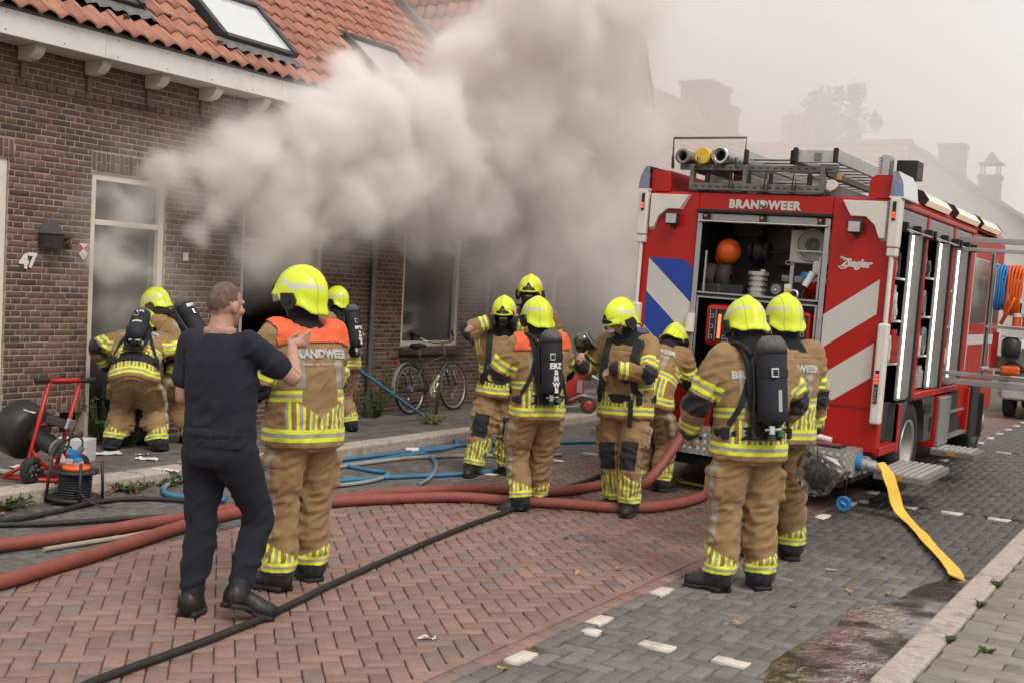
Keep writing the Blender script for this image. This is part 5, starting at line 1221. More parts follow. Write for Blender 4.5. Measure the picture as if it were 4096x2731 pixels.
T = pose(lean=4, side=2, headpitch=12, headyaw=8, pel=(0, 0, .905), ankL=(.10, -.02, .09), ankR=(-.12, -.22, .085), footL=(.12, -.06, -.09), wrL=(.16, -.28, 1.2), elL=(1.0, .45, -.5), wrR=(-.12, -.3, 1.18), elR=(-1, .4, -.5))
person('firefighter in orange bib seen from behind with ERZ on the air cylinder', (-4.86, 8.5, 0), fdir(.9, -.36), .985, T, bib=True, text=False, cyl_text=[('ERZ', .062, 1.26), ('B', .056, 1.205), ('M', .056, 1.155), ('W', .056, 1.105), ('B', .056, 1.06)])
T = pose(lean=5, headyaw=-28, headpitch=27, pel=(0, 0, .915), ankL=(.1, -.06, .085), ankR=(-.10, .12, .085), wrR=(-.27, -.33, 1.24), elR=(-.7, .5, -.8), handR=((-.1, -.6, .5), (.9, -.3, .2)), curlR=.75, wrL=(.02, -.31, 1.23), elL=(1, .2, -.35), handL=((-.85, -.2, -.45), (0, .55, -.8)), curlL=.75)
person('firefighter looking down at a mask held in one hand by the fire engine', (-4.30, 9.02, 0), fdir(-.86, -.46), 1.0, T, text=False)
T = pose(lean=44, pelpitch=20, pel=(0, .12, .9), headpitch=56, ankL=(.13, 0, .085), ankR=(-.13, .06, .085), wrL=(.2, -.52, .82), wrR=(-.2, -.52, .82))
person('firefighter bent over at the rear of the fire engine without air cylinder', (-4.62, 10.35, 0), fdir(.82, .55), .985, T, gear=None)
T = pose(lean=7, side=1, headpitch=30, headyaw=-4, ankL=(.16, .02, .085), ankR=(-.13, .0, .085), footL=(.12, -.11, -.055), wrL=(.3, -.22, .96), elL=(1, .6, -.2), wrR=(-.31, -.22, 1.0), elR=(-1, .5, -.2), handL=((-.3, -.6, -.7), (-.8, .2, .3)))
person('broad firefighter with head bowed and silver tape on the air cylinder', (-2.53, 7.14, 0), fdir(.95, -.28), 1.02, T, stripe=True)
T = pose(lean=3, headpitch=12, headyaw=0, ankL=(.12, .02, .085), ankR=(-.12, 0, .085), wrR=(-.30, -.12, .86), elR=(-.6, 1, -.1), handR=((-.1, -.3, -1), (.9, .1, 0)), curlR=.9)
person('firefighter without cylinder behind the broad one, a plastic bag in hand', (-2.66, 8.16, 0), fdir(.95, -.16), 1.03, T, gear=None)
# ------------------------------------------------------------------ fire engine, rear towards us (local: x right, y forward, z up; rear face at y=0)
M_RED_P = mat('fire_red_paint', (.44, .012, .007), .38, var=.05, vs=3, coat=.1, dirt=(.34, .02, .012), dirt_t=(.6, .8), dirt_s=2); MATS['fire_red_paint'].node_tree.nodes['Principled BSDF'].inputs['Specular IOR Level'].default_value = .3
M_ALU = mat('brushed_aluminium', (.5, .49, .47), .38, .75, var=.15, vs=9); M_ALUP = mat('anodised_profile', (.42, .41, .4), .4, .6, var=.1, vs=9)
M_WHITEP = mat('white_plastic', (.72, .68, .62), .4, var=.05, vs=5, dirt=(.55, .5, .43), dirt_t=(.6, .8), dirt_s=4)
M_RUB = mat('black_rubber', (.018, .017, .017), .75, var=.3, vs=14, dirt=(.05, .045, .04), dirt_t=(.5, .75), dirt_s=6)
M_DARKIN = mat('dark_locker_interior', (.028, .027, .028), .7, var=.4, vs=5); M_GREYIN = mat('grey_locker_panel', (.2, .196, .19), .6, .2, var=.15, vs=5)
M_REFW = mat('reflective_white', (.6, .57, .53), .45, var=.04, vs=60); M_REFB = mat('reflective_blue', (.012, .05, .33), .4, var=.05); M_REFR = mat('reflective_red', (.46, .02, .012), .4, var=.05)
M_AMBER = mat('amber_lens', (.7, .2, .01), .25, var=.05); M_REDLED = mat('red_led', (1, .03, .012), .3, var=0, emit=4.); M_WLED = mat('white_led_strip', (1, .97, .93), .3, var=0, emit=3.)
M_BLUEB = glass('blue_beacon_lens', (.45, .62, .85), .08, 1.5); M_BLUEC = mat('blue_plastic', (.03, .2, .48), .35, var=.08); M_ORB = mat('orange_plastic', (.75, .11, .012), .35, var=.08, vs=5)
M_TYRE = M_RUB; M_RIM = mat('steel_rim', (.4, .39, .37), .4, .6, var=.2); M_YELL = mat('yellow_hose_cloth', (.78, .5, .06), .7, var=.08, vs=10, bmp=.3, bs=200, dirt=(.6, .38, .06), dirt_t=(.55, .75), dirt_s=8)
def tread_mat():
    m, nt, b = new_mat('checker_plate'); p = nt.nodes.new('ShaderNodeTexCoord').outputs['Object']; x, y, z = sep(nt, p)
    u = (x + y) * 1.0; v = z + y * .35
    a = (u - v) * 15.; c = (u + v) * 15.
    par = ((a.m('FLOOR') + c.m('FLOOR')) * .5).frac() > .25
    fa, fc = a.frac() - .5, c.frac() - .5
    r1 = (fa.abs() < .36) * (fc * 5.).frac().within(.25, .75) * (fc.abs() < .36); r2 = (fc.abs() < .36) * (fa * 5.).frac().within(.25, .75) * (fa.abs() < .36)
    h = r1 * par + r2 * par.inv()
    nt.links.new(mixc(nt, h, (.36, .335, .31), (.62, .6, .57)), b.inputs['Base Color']); b.inputs['Metallic'].default_value = .6; b.inputs['Roughness'].default_value = .42
    bump(nt, b, h, .6, .004); return m
M_CHECK = tread_mat()
TRK = thing('fire_engine', 'red fire engine with open rear and side lockers and striped tail', 'fire engine', (-3.90, 10.8, 0), (0, .034, 0))
TM = Matrix.Translation((-3.90, 10.8, 0)) @ Matrix.Rotation(.034, 4, 'Y')
HW, ZT = 1.25, 2.86
def P(name, mb, m, parent=TRK, **k): return mb.build(name, m, parent, **k)
b = MB()     # body shell: rear frame around the opening, roof, side posts, sill
OW, OB, OT = .66, .98, 2.69
for s in (-1, 1): b.box((s * OW, -.0, .56), (s * HW, .05, ZT), 0, .012)
b.box((-OW + .001, .002, OT), (OW - .001, .05, ZT), 0, .006); b.box((-OW + .001, .002, .6), (OW - .001, .05, OB), 0, .006)
b.box((-HW, .051, 2.80), (HW, 3.9, ZT), 0, .015)
for y0, y1 in ((.051, .14), (1.28, 1.36), (2.62, 2.70), (3.68, 3.9)): b.box((1.17, y0, .6 if y0 < .1 else 1.0), (HW - .002, y1, 2.799), 0, .008)
b.box((-HW, .051, .6), (-1.2, 3.9, 2.799)); b.box((1.12, .14, .52), (HW - .004, .78, .60), 0, .006); b.box((1.1, 1.36, .98), (HW - .002, 3.68, 1.05), 0, .008)
body_o = P('body', b, M_RED_P)
b = MB(); vs = [(1.25, .1, 2.862), (1.25, 6.0, 2.862), (1.06, 6.0, 3.08), (1.06, .1, 3.08), (1.0, .1, 2.862), (1.0, 6.0, 2.862)]
b.add(vs, [(0, 1, 2, 3), (3, 2, 5, 4), (0, 3, 4), (1, 5, 2)]); b.add([(-x, y, z) for x, y, z in vs], [(3, 2, 1, 0), (4, 5, 2, 3), (4, 3, 0), (2, 5, 1)]); P('roof_rail', b, M_RED_P)
b = MB(); b.box((-1.19, .06, .62), (1.1, .09, .98)); b.box((-1.19, 1.24, .62), (1.1, 1.28, 2.79)); b.box((-1.19, 2.6, .62), (1.1, 2.62, 2.79)); b.box((-1.19, .06, .60), (1.1, 3.9, .64)); b.box((-.72, .06, 1.0), (-.70, 1.2, 2.79)); b.box((.70, .06, 1.0), (.72, 1.2, 2.79)); P('locker_partitions', b, M_DARKIN)
b = MB(); b.box((-.69, 1.18, 1.0), (.69, 1.2, 2.79)); b.box((-.16, .9, 2.22), (.02, 1.17, 2.7)); b.box((.05, .95, 1.9), (.3, 1.17, 2.75)); b.box((-.66, .99, 2.5), (-.35, 1.17, 2.78)); P('rear_locker_back', b, M_GREYIN)
# rear details
for s in (-1, 1): b = MB(); b.box((s * .605, -.018, 1.0), (s * .655, -.001, 2.66), 0, .004); P('door_frame', b, M_ALUP)
b = MB(); b.box((-.67, -.035, 2.668), (.67, -.001, 2.70), 0, .005); P('door_seal', b, M_RUB)
b = MB(); b.box((-.6, .02, 2.58), (.6, .06, 2.664), 0, .006); P('rolled_shutter', b, M_ALUP)
b = MB(); b.cyl((-.64, -.03, 2.585), (.64, -.03, 2.585), .011, n=10); P('door_bar', b, M_CHROME)
for x in (-.57, .0, .56):
    b = MB(); b.box((x - .028, -.03, 2.565), (x + .028, .018, 2.66), 0, .006); o = P('bar_bracket', b, M_BLACKG); b = MB(); b.cyl((x, -.031, 2.635), (x, -.037, 2.635), .012, n=10); b.build('button', M_AMBER, o)
me = text_mesh('BRANDWEER', .108, .001, spacing=1.12, bold=.006); me.materials.append(M_REFW); put('lettering', me, TRK, (0, -.0025, 2.757), (pi / 2, 0, 0))
b = MB(); b.cyl((0, -.002, 2.757), (0, -.05, 2.757), .032, .026, 14); b.cyl((0, -.03, 2.757), (0, -.085, 2.745), .016, n=10); P('rear_camera', b, M_CHROME)
for s in (-1, 1):
    b = MB(); pts = [(s * 1.17, 2.835), (s * .745, 2.835), (s * .83, 2.685), (s * .975, 2.685), (s * 1.07, 2.60), (s * 1.12, 2.475), (s * 1.17, 2.475)]
    pts = pts if s > 0 else pts[::-1]; n = 7
    vs = [(x, -.0, z) for x, z in pts] + [(x * .995, -.045, z) for x, z in pts]
    ctr = (s * 1.05, 2.75); vs = [(x, y, z) if y == 0 else (ctr[0] + (x - ctr[0]) * .93, y, ctr[1] + (z - ctr[1]) * .9) for x, y, z in vs]
    b.add(vs, [tuple(range(n)), tuple(range(2 * n - 1, n - 1, -1))] + [(i, n + i, n + (i + 1) % n, (i + 1) % n) for i in range(n)]); P('corner_trim', b, M_WHITEP)
    b = MB(); b.box((s * 1.185, -.07, 2.42), (s * 1.285, .06, 2.865), 0, .015); b.box((s * 1.19, -.06, 2.34), (s * 1.28, .04, 2.419), 0, .012); o = P('corner_post', b, M_WHITEP)
    b = MB(); b.box((s * 1.215, -.078, 2.66), (s * 1.245, -.071, 2.83)); b.build('marker_housing', M_BLACKG, o)
    b = MB(); 
    for z in (2.685, 2.715): b.box((s * 1.22, -.084, z), (s * 1.24, -.079, z + .02), 0, .002)
    b.build('marker_light', M_REDLED, o)
    b = MB(); b.cyl((s * 1.235, -.03, 1.72), (s * 1.235, -.03, 2.36), .022, n=12); P('mast_pole', b, M_WHITEP)
    b = MB(); b.box((s * 1.18, -.07, .83), (s * 1.275, .03, 1.74), 0, .02); o = P('light_column', b, M_WHITEP)
    b = MB(); b.box((s * 1.2, -.078, 1.02), (s * 1.235, -.071, 1.32), 0, .002); b.build('lamp_housing', M_BLACKG, o)
    b = MB()
    for k in range(3): b.box((s * 1.205, -.083, 1.2 + k * .032), (s * 1.23, -.079, 1.222 + k * .032), 0, .002)
    b.build('tail_light', M_REDLED, o); b = MB()
    for k in range(5): b.cyl((s * 1.217, -.079, 1.045 + k * .028), (s * 1.217, -.086, 1.045 + k * .028), .011, n=10)
    b.build('indicator', M_CHROME, o)
    b = MB(); b.add([(s * xx, yy, zz) for yy in (-.06, .5) for xx, zz in ((1.18, 2.875), (1.30, 2.875), (1.285, 3.0), (1.235, 3.10), (1.19, 3.10))], [(4, 3, 2, 1, 0), (5, 6, 7, 8, 9)] + [(i, (i + 1) % 5, 5 + (i + 1) % 5, 5 + i) for i in range(5)]); o = P('beacon', b, M_BLUEB)
    b = MB(); b.box((s * 1.2, -.04, 2.87), (s * 1.27, .45, 3.0), 0, .01); b.build('beacon_core', M_BLUEC, o); b = MB(); b.box((s * 1.175, -.065, 2.862), (s * 1.305, .52, 2.878)); b.build('beacon_base', M_WHITEP, o)
    b = MB(); n = 8; arc = [(s * (.975 + .105 + .105 * cos(pi - pi * i / n * .5 - pi * .0)), 2.99 + .08 * sin(pi * i / n * .5)) for i in range(n + 1)]
    pts = [(s * .975, 2.862)] + [(s * (1.055 - .08 * cos(pi / 2 * i / n)), 2.99 + .08 * sin(pi / 2 * i / n)) for i in range(n + 1)] + [(s * 1.18, 3.07), (s * 1.18, 2.862)]
    b.prism(pts if s > 0 else pts[::-1], -.02, .0, 0, Matrix(((1, 0, 0, 0), (0, 0, -1, -.01), (0, 1, 0, 0), (0, 0, 0, 1)))); P('beacon_guard', b, M_RED_P)
    b = MB(); b.box((s * .83, -.11, 2.53), (s * .965, -.05, 2.65), 0, .012); b.box((s * .88, -.05, 2.5), (s * .92, -.001, 2.54)); o = P('work_lamp', b, M_BLACKG); b = MB(); b.box((s * .845, -.114, 2.545), (s * .95, -.111, 2.635)); b.build('lens', mat('lamp_lens', (.5, .48, .45), .15, var=.1), o)
    for k in range(6): pass
# striping: real flat film on the tail
def band(z0, z1, xa, xb, sl, zlo, zhi, m, name, chamf=None):
    L = clip_poly([(xa, z0), (xb, z0 + sl * (xb - xa)), (xb, z1 + sl * (xb - xa)), (xa, z1)], [(0, 1, zhi), (0, -1, -zlo)] + ([chamf] if chamf else []))
    if len(L) >= 3:
        b = MB(); b.add([(x, -.0035, z) for x, z in L], [tuple(range(len(L)))]); P(name, b, m)
for k, (m, n) in enumerate(((M_REFB, 'blue_stripe'), (M_REFW, 'white_stripe'), (M_REFB, 'blue_stripe'), (M_REFW, 'white_stripe'), (M_REFB, 'blue_stripe'), (M_REFW, 'white_stripe'))):
    z1 = 2.19 + .34 - k * .335; band(z1 - .335, z1, -1.145, -.662, -.86, .99, 2.2, m, n, (.66, 1, 2.2 + .66 * -.775))
for z0 in (1.46, .885, .31): band(z0, z0 + .315, .662, 1.145, .74, 1.0, 2.4, M_REFW, 'white_stripe')
b = MB(); b.box((.67, -.006, .955), (1.17, -.001, .97)); b.box((-1.17, -.006, .955), (-.67, -.001, .97)); P('panel_seam', b, mat('dark_red_seam', (.2, .01, .008), .5))
me = text_mesh('Ziegler', .1, .001, spacing=.95, bold=.005)
for v in me.vertices: v.co.x += v.co.y * .22
me.materials.append(M_REFW); put('lettering', me, TRK, (.925, -.0035, 2.26), (pi / 2, 0, 0))
b = MB(); b.tube([(.80 + .045 * cos(t) * 1.1, -.004, 2.255 + .05 * sin(t)) for t in np.linspace(-2.6, 2.2, 16)], .006, 6); b.box((.765, -.005, 2.31), (.80, -.002, 2.318)); P('emblem', b, M_REFW)
# shelf, control panel, inner profiles
b = MB(); b.box((-.6, .0, 1.845), (.6, .6, 1.895), 1); b.box((-.6, -.012, 1.885), (.6, -.001, 1.9)); b.box((-.6, -.012, 1.84), (.6, -.001, 1.855)); b.box((-.55, .0, 1.9), (-.535, .02, 2.3)); b.box((.575, .0, 1.2), (.595, .02, 2.3)); b.box((-.6, .0, 1.0), (-.585, .02, 1.84)); b.box((.05, .55, 2.06), (.62, .6, 2.12)); P('shelf', b, [M_ALUP, M_DARKIN])
b = MB(); b.box((-.5, .0, 1.38), (.55, .2, 1.79), 0, .05); o = P('pump_panel', b, M_RED_P)
b = MB(); b.box((-.45, -.006, 1.43), (-.05, .0, 1.74)); b.box((.12, -.006, 1.42), (.52, .0, 1.75)); b.build('panel_face', M_BLACKG, o)
b = MB(); b.box((-.355, -.012, 1.46), (-.33, -.007, 1.69)); b.build('level_light', mat('red_level_light', (1, .06, .02), .3, var=0, emit=5.), o)
b = MB()
for x in (-.425, -.285, .2, .3, .4, .48):
    for z in (1.47, 1.57, 1.67): 
        for q in ((x - .018, z - .018, x + .018, z - .014), (x - .018, z + .014, x + .018, z + .018), (x - .018, z - .014, x - .014, z + .014), (x + .014, z - .014, x + .018, z + .014)): b.box((q[0], -.011, q[1]), (q[2], -.007, q[3]))
for x in (-.445, -.385, -.25, -.06):
    b.box((x, -.009, 1.435), (x + .004, -.0065, 1.735))
b.build('panel_keys', mat('grey_print', (.4, .4, .4), .5), o); b = MB(); b.box((-.24, -.012, 1.66), (-.08, -.007, 1.735)); b.build('warning_label', M_YELL, o)
b = MB(); b.cyl((-.63, -.05, 1.5), (-.63, -.05, 1.68), .045, n=16); P('white_canister', b, M_WHITEP)
for x, z in ((-.35, 1.12), (.0, 1.12), (.35, 1.12)): b = MB(); b.cyl((x, .05, z), (x, -.1, z - .03), .075, .07, 16); b.cyl((x, -.1, z - .03), (x, -.13, z - .035), .085, n=16); P('pump_outlet', b, M_ALU)
# bumper boxes, underbody, tow parts
for x0, x1 in ((.36, 1.14), (-1.14, -.02)):
    b = MB(); e = .06; b.add([(x0, -.34, .36), (x1 - e, -.34, .36), (x1, -.28, .36), (x1, .0, .36), (x0, 0, .36), (x0, -.34, .60), (x1 - e, -.34, .60), (x1, -.28, .60), (x1, .0, .60), (x0, 0, .60)], [(4, 3, 2, 1, 0), (5, 6, 7, 8, 9), (0, 1, 6, 5), (1, 2, 7, 6), (2, 3, 8, 7), (4, 0, 5, 9)]); b.cyl((x1 - .28, -.342, .52), (x1 - .28, -.345, .52), .02, n=12, mi=1); P('bumper_box', b, [M_CHECK, M_RUB])
b = MB(); b.box((-1.12, -.0, .26), (1.05, .9, .6)); b.box((-.85, .9, .2), (.85, 6.1, .6)); b.box((-1.15, 2.2, .3), (.9, 4.5, .6));  b.box((-.45, .1, .2), (.45, 6.1, .5)); b.box((-1.0, -.1, .22), (1.0, -.02, .3)); P('chassis', b, M_DARKIN)  # chassis widened with added low boxes that darken the ground under the truck
b = MB(); b.cyl((1.12, -.17, .48), (1.2, -.17, .48), .07, n=20); P('hose_coupling', b, M_BLUEC)
b = MB(); b.cyl((1.2, -.17, .48), (1.24, -.175, .475), .072, n=20); b.cyl((1.24, -.175, .475), (1.30, -.18, .468), .055, n=18); b.cyl((1.30, -.18, .468), (1.37, -.19, .455), .047, n=18)
for t in range(3): a = t * 2.1; b.obox((1.222, -.17 + .075 * cos(a), .478 + .075 * sin(a)), (.03, .025, .025), None, 0, .004)
P('hose_coupling', b, M_ALU)
b = MB(); b.cyl((1.1, -.33, .125), (1.1, -.355, .125), .068, n=24); b.tube([(1.1 + .056 * cos(t), -.358, .125 + .056 * sin(t)) for t in np.linspace(0, 2 * pi, 20, endpoint=False)], .008, 6, cyclic=True); b.obox((1.1, -.362, .125), (.05, .014, .02), Matrix.Rotation(.6, 3, 'Y'), 0, .004); capo = P('coupling_cap', b, M_BLUEC)
b = MB(); b.tube([(1.1, -.34, .19), (1.103, -.33, .28), (1.1, -.3, .37)], .004, 5); b.build('cord', M_BLACKG, capo)
# side lockers
def locker(y0, y1, z0, ledy):
    b = MB(); b.box((1.17, y0, 2.63), (1.235, y1, 2.795), 0, .01)
    for k in range(4): b.box((1.235, y0 + .02, 2.65 + k * .035), (1.238, y1 - .02, 2.66 + k * .035))
    P('rolled_shutter', b, M_ALUP)
    b = MB(); b.cyl((1.3, y0 + .02, 2.6), (1.3, y1 - .02, 2.6), .011, n=8); P('door_bar', b, M_CHROME)
    for y in (y0 + .05, (y0 + y1) / 2, y1 - .06): b = MB(); b.box((1.236, y - .03, 2.58), (1.31, y + .03, 2.67), 0, .006); P('bar_bracket', b, M_BLACKG)
    b = MB(); b.box((1.185, ledy + .05, z0), (1.225, y1 - .02, 2.63), 0, .004); b.box((1.0, y0, z0), (1.02, ledy, 2.62), 1); P('door_guide', b, [M_ALUP, M_DARKIN])
    b = MB(); b.box((1.226, ledy + .02, z0 + .03), (1.24, ledy + .05, 2.6)); P('led_strip', b, M_WLED)
    b = MB(); b.box((1.17, y1 - .07, z0 - .02), (1.245, y1 - .015, 2.63), 0, .004); P('door_seal', b, M_RUB)
locker(.14, 1.28, 1.0, .72); locker(1.36, 2.62, 1.06, 2.0); locker(2.70, 3.68, 1.06, 2.98)
b = MB()
for z in (1.35, 1.75, 2.15): b.box((.55, .14, z), (1.2, .72, z + .02)); b.box((.55, 1.36, z + .05), (1.2, 2.0, z + .07)); b.box((.55, 2.7, z - .05), (1.2, 2.98, z - .03))
P('locker_shelves', b, M_ALUP)
b = MB(); RGd = random.Random(4)
kit = []
for (y0, y1, zs) in ((.16, .7, (1.37, 1.77, 2.17)), (1.38, 1.95, (1.08, 1.42, 1.82, 2.22)), (2.72, 2.95, (1.08, 1.32, 1.72, 2.12))):
    for z in zs:
        y = y0
        while y < y1 - .1:
            w = RGd.uniform(.08, .16); h = RGd.uniform(.2, .34); kit.append((y, w, z, h)); y += w + .015
equip_mats = [mat('equipment_' + n, c, .5, mm, var=.25, vs=12) for n, c, mm in (('black', (.02, .02, .022), 0), ('red', (.35, .02, .015), 0), ('silver', (.45, .45, .44), .8), ('grey', (.15, .15, .16), 0), ('white', (.55, .53, .5), 0), ('yellow', (.6, .4, .03), 0))]
for i, (y, w, z, h) in enumerate(kit):
    b = MB(); k = RGd.random(); mm = RGd.choice(equip_mats + equip_mats[1:3] + equip_mats[4:5] * 2); x = RGd.uniform(1.12, 1.17)
    if k < .4: b.cyl((x, y + w / 2, z), (x, y + w / 2, z + h * .8), w * .42, n=14); b.cyl((x, y + w / 2, z + h * .8), (x, y + w / 2, z + h), w * .25, n=12); b.cyl((x, y + w / 2, z + h * .3), (x, y + w / 2, z + h * .36), w * .45, n=14); nm = 'bottle'
    elif k < .7: b.box((x - .25, y, z), (x + .04, y + w, z + h * .7), 0, .012); b.box((x + .04, y + w * .2, z + h * .2), (x + .05, y + w * .8, z + h * .5), 0, .003); b.tube([(x - .1, y + w / 2, z + h * .7), (x - .1, y + w / 2, z + h * .85), (x, y + w / 2, z + h * .85), (x, y + w / 2, z + h * .7)], .012, 6); nm = 'tool_case'
    else: b.tube([(x + .02, y + w / 2 + w * .4 * cos(t), z + h / 2 + h * .45 * sin(t)) for t in np.linspace(0, 2 * pi, 14, endpoint=False)], .025, 8, cyclic=True); b.tube([(x - .03, y + w / 2 + w * .4 * cos(t), z + h / 2 + h * .45 * sin(t)) for t in np.linspace(0, 2 * pi, 14, endpoint=False)], .025, 8, cyclic=True); nm = 'hose_coil'
    o = P(nm, b, mm, parent=None); o.matrix_world = TM; o['category'] = nm.replace('_', ' '); o['group'] = 'equipment stowed in the side lockers of the fire engine'
    bay = ('rear', 'middle', 'front')[0 if y < 1 else 1 if y < 2.3 else 2]; lev = ('lowest', 'second', 'third', 'top')[[1.37, 1.77, 2.17].index(z) if y < 1 else [1.08, 1.42, 1.82, 2.22].index(z) if y < 2.3 else [1.08, 1.32, 1.72, 2.12].index(z)]
    q_ = sum(1 for kk in kit[:i] if kk[2] == z and (kk[0] < 1) == (y < 1) and (kk[0] < 2.3) == (y < 2.3))
    o['label'] = '%s %s %s the %s shelf of the %s side locker' % (mm.name.split('_')[1], nm.replace('_', ' '), ('nearest the tail on', 'next along on', 'further along on', 'farthest on', 'at the end of', 'last on')[min(q_, 5)], lev, bay)
# lower side: wheel arch, pull out box, steps, wheels
b = MB(); n = 16; cyw, rz = 1.5, .56
arcp = [(cyw + rz * cos(pi - pi * i / n), .5 + rz * sin(pi - pi * i / n)) for i in range(n + 1)]
b.prism([(.80, .5)] + [(.80, 1.06 - .085), (2.42, 1.06 - .085), (2.42, .5)] + arcp[::-1], 1.12, 1.235, 0, Matrix(((0, 0, 1, 0), (1, 0, 0, 0), (0, 1, 0, 0), (0, 0, 0, 1))))
b.box((1.236, 1.95, .8), (1.246, 2.25, .9), 1); b.box((1.236, 2.28, .6), (1.25, 2.38, .75), 1); P('wheel_arch', b, [mat('dark_grey_arch', (.07, .07, .07), .5, var=.15), M_RUB])
b = MB(); b.box((1.2, .80, .5), (1.245, .9, .97), 0, .006); P('side_panel', b, M_RED_P)
b = MB(); b.box((.8, .2, .62), (1.15, .76, .98)); P('reel_bay', b, M_DARKIN)
def wheel(y, s, R=.48, dual=False):
    b = MB(); x0, x1 = (.92, 1.2); prof = [(.27, x0), (R - .04, x0), (R, x0 + .04), (R, x1 - .04), (R - .04, x1), (.30, x1 - .01), (.275, x1 - .03)]
    Mx = Matrix(((0, 0, s, 0), (1, 0, 0, y), (0, 1, 0, R), (0, 0, 0, 1))); b.lathe(prof, 32, 0, Mx); w = P('wheel', b, M_TYRE)
    b = MB(); dish = .16 if dual else -.04; b.lathe([(.275, x1 - .03), (.29, x1 - .0), (.25, x1 - .02), (.23, x1 - .02 - dish), (.12, x1 - .03 - dish), (.11, x1 + .05 - dish), (.0, x1 + .06 - dish)], 32, 0, Mx)
    for k in range(8): a = k * pi / 4; b.cyl(Mx @ Vector((.17 * cos(a), .17 * sin(a), x1 - .03 - dish)), Mx @ Vector((.17 * cos(a), .17 * sin(a), x1 + .01 - dish)), .018, n=6)
    b.build('rim', M_RIM, w)
for s in (1, -1): wheel(1.5, s, .48, True); wheel(5.35, s, .48)
for (y0, y1, s) in ((.02, 1.1, 1), (2.42, 3.0, 1), (.1, .75, -1)):
    b = MB(); x0, x1 = (1.24, 1.70); zz = .40
    b.box((s * x0, y0, zz - .07), (s * x1, y1, zz - .004), 1, .008)
    n = int((x1 - x0) / .06)
    for i in range(n): b.box((s * (x0 + .01 + i * .06), y0 + .01, zz - .004), (s * (x0 + .045 + i * .06), y1 - .01, zz + .006), 0)
    o = P('fold_out_step', b, [mat('bright_tread_aluminium', (.5, .485, .46), .5, .3, var=.15, vs=30), M_GREYIN]); b = MB(); b.box((s * 1.42, y0 - .006, zz - .055), (s * 1.5, y0 - .001, zz - .02), 0, .003); b.build('amber_marker', M_AMBER, o)
b = MB(); b.box((1.0, 2.5, .40), (1.26, 3.05, .96), 0, .01); b.box((1.261, 2.52, .42), (1.30, 3.04, .95), 1, .006); b.box((.9, 3.06, .45), (1.2, 4.3, .95), 2); b.box((1.2, 4.25, .42), (1.27, 4.35, .98), 0, .006); b.box((1.05, 3.1, .72), (1.24, 4.2, .74), 1); b.box((1.0, 3.1, .44), (1.27, 4.25, .47), 1); P('pull_out_box', b, [M_RED_P, M_ALUP, M_DARKIN])
b = MB(); b.box((1.1, 4.4, .35), (1.3, 4.85, 1.0), 0, .02); b.box((1.15, 4.86, .35), (1.35, 4.9, .9), 0, .01); P('mud_flap', b, M_RUB)
# cab
b = MB(); b.box((-1.22, 3.95, .6), (1.22, 6.25, 2.86), 0, .06); P('cab', b, M_RED_P)
b = MB()
for y0, y1 in ((4.1, 5.1), (5.2, 6.0)): b.box((1.205, y0, 1.75), (1.226, y1, 2.55), 0, .01)
P('cab_window', b, mat('cab_glass', (.03, .035, .035), .06, var=.1, coat=1))
b = MB(); b.box((1.225, 4.02, 1.2), (1.229, 4.07, 2.6)); b.box((1.225, 5.6, 1.15), (1.229, 5.63, 2.6)); b.box((1.226, 4.05, 1.5), (1.23, 6.2, 1.62)); P('cab_trim', b, M_REFW)
for y0, y1 in ((1.0, 2.15), (2.52, 3.83), (4.05, 5.35)):
    b = MB(); b.prism([(1.255, 2.9), (1.285, 2.945), (1.225, 3.02), (1.13, 3.05), (1.13, 2.96)], y0, y1, 0, Matrix(((1, 0, 0, 0), (0, 0, 1, 0), (0, 1, 0, 0), (0, 0, 0, 1)))); o = P('scene_light', b, M_WHITEP)
    b = MB(); b.prism([(1.257, 2.892), (1.288, 2.94), (1.272, 2.962), (1.25, 2.91)], y0 + .02, y1 - .02, 0, Matrix(((1, 0, 0, 0), (0, 0, 1, 0), (0, 1, 0, 0), (0, 0, 0, 1)))); b.build('lens', mat('warm_scene_lens', (1, .8, .55), .3, var=0, emit=.25), o)
    for y in (y0, y1): b = MB(); b.prism([(1.252, 2.89), (1.292, 2.947), (1.23, 3.028), (1.12, 3.06), (1.12, 2.92)], y - .01, y + .01, 0, Matrix(((1, 0, 0, 0), (0, 0, 1, 0), (0, 1, 0, 0), (0, 0, 0, 1)))); b.build('end_cap', M_BLACKG, o)
# slide-out tool board
b = MB()
for x in (1.62, 2.42): b.box((x - .02, 2.86, 1.2), (x + .02, 2.92, 2.56), 0, .004)
b.box((1.2, 2.86, 2.56), (2.46, 2.92, 2.60), 0, .004); b.box((1.2, 2.84, 1.19), (2.46, 2.96, 1.235), 0, .004); b.box((1.62, 2.83, 1.74), (2.42, 2.94, 1.77)); b.box((1.2, 2.95, 2.66), (2.2, 3.0, 2.72), 0, .004); b.box((2.15, 2.9, 2.5), (2.2, 3.0, 2.7), 0, .004); b.box((1.1, 2.8, 1.1), (2.1, 3.0, 1.16), 0, .006)
for x in (1.62, 2.42): b.box((x - .008, 2.855, 1.24), (x + .008, 2.859, 2.54), 1)
P('slide_out_rack', b, [M_ALUP, M_BLACKG])
def on_truck(name, mb, m, label, cat, group=None):
    o = mb.build(name, m, None, label=label, cat=cat, group=group); o.matrix_world = TM; return o
def coil(x0, x1, n, yc, zt, zb, r, w):
    b = MB(); pts = []
    for k in range(n):
        x = x0 + (x1 - x0) * (k + .5) / n
        for t in np.linspace(0, 2 * pi, 17)[:-1]: pts.append((x + (x1 - x0) / n * t / (2 * pi) - (x1 - x0) / n / 2 + .006 * sin(3 * t + k), yc - w * cos(t + pi / 2) * 1., (zt + zb) / 2 + (zt - zb) / 2 * sin(t + pi / 2)))
    b.tube(pts, r, 8); return b
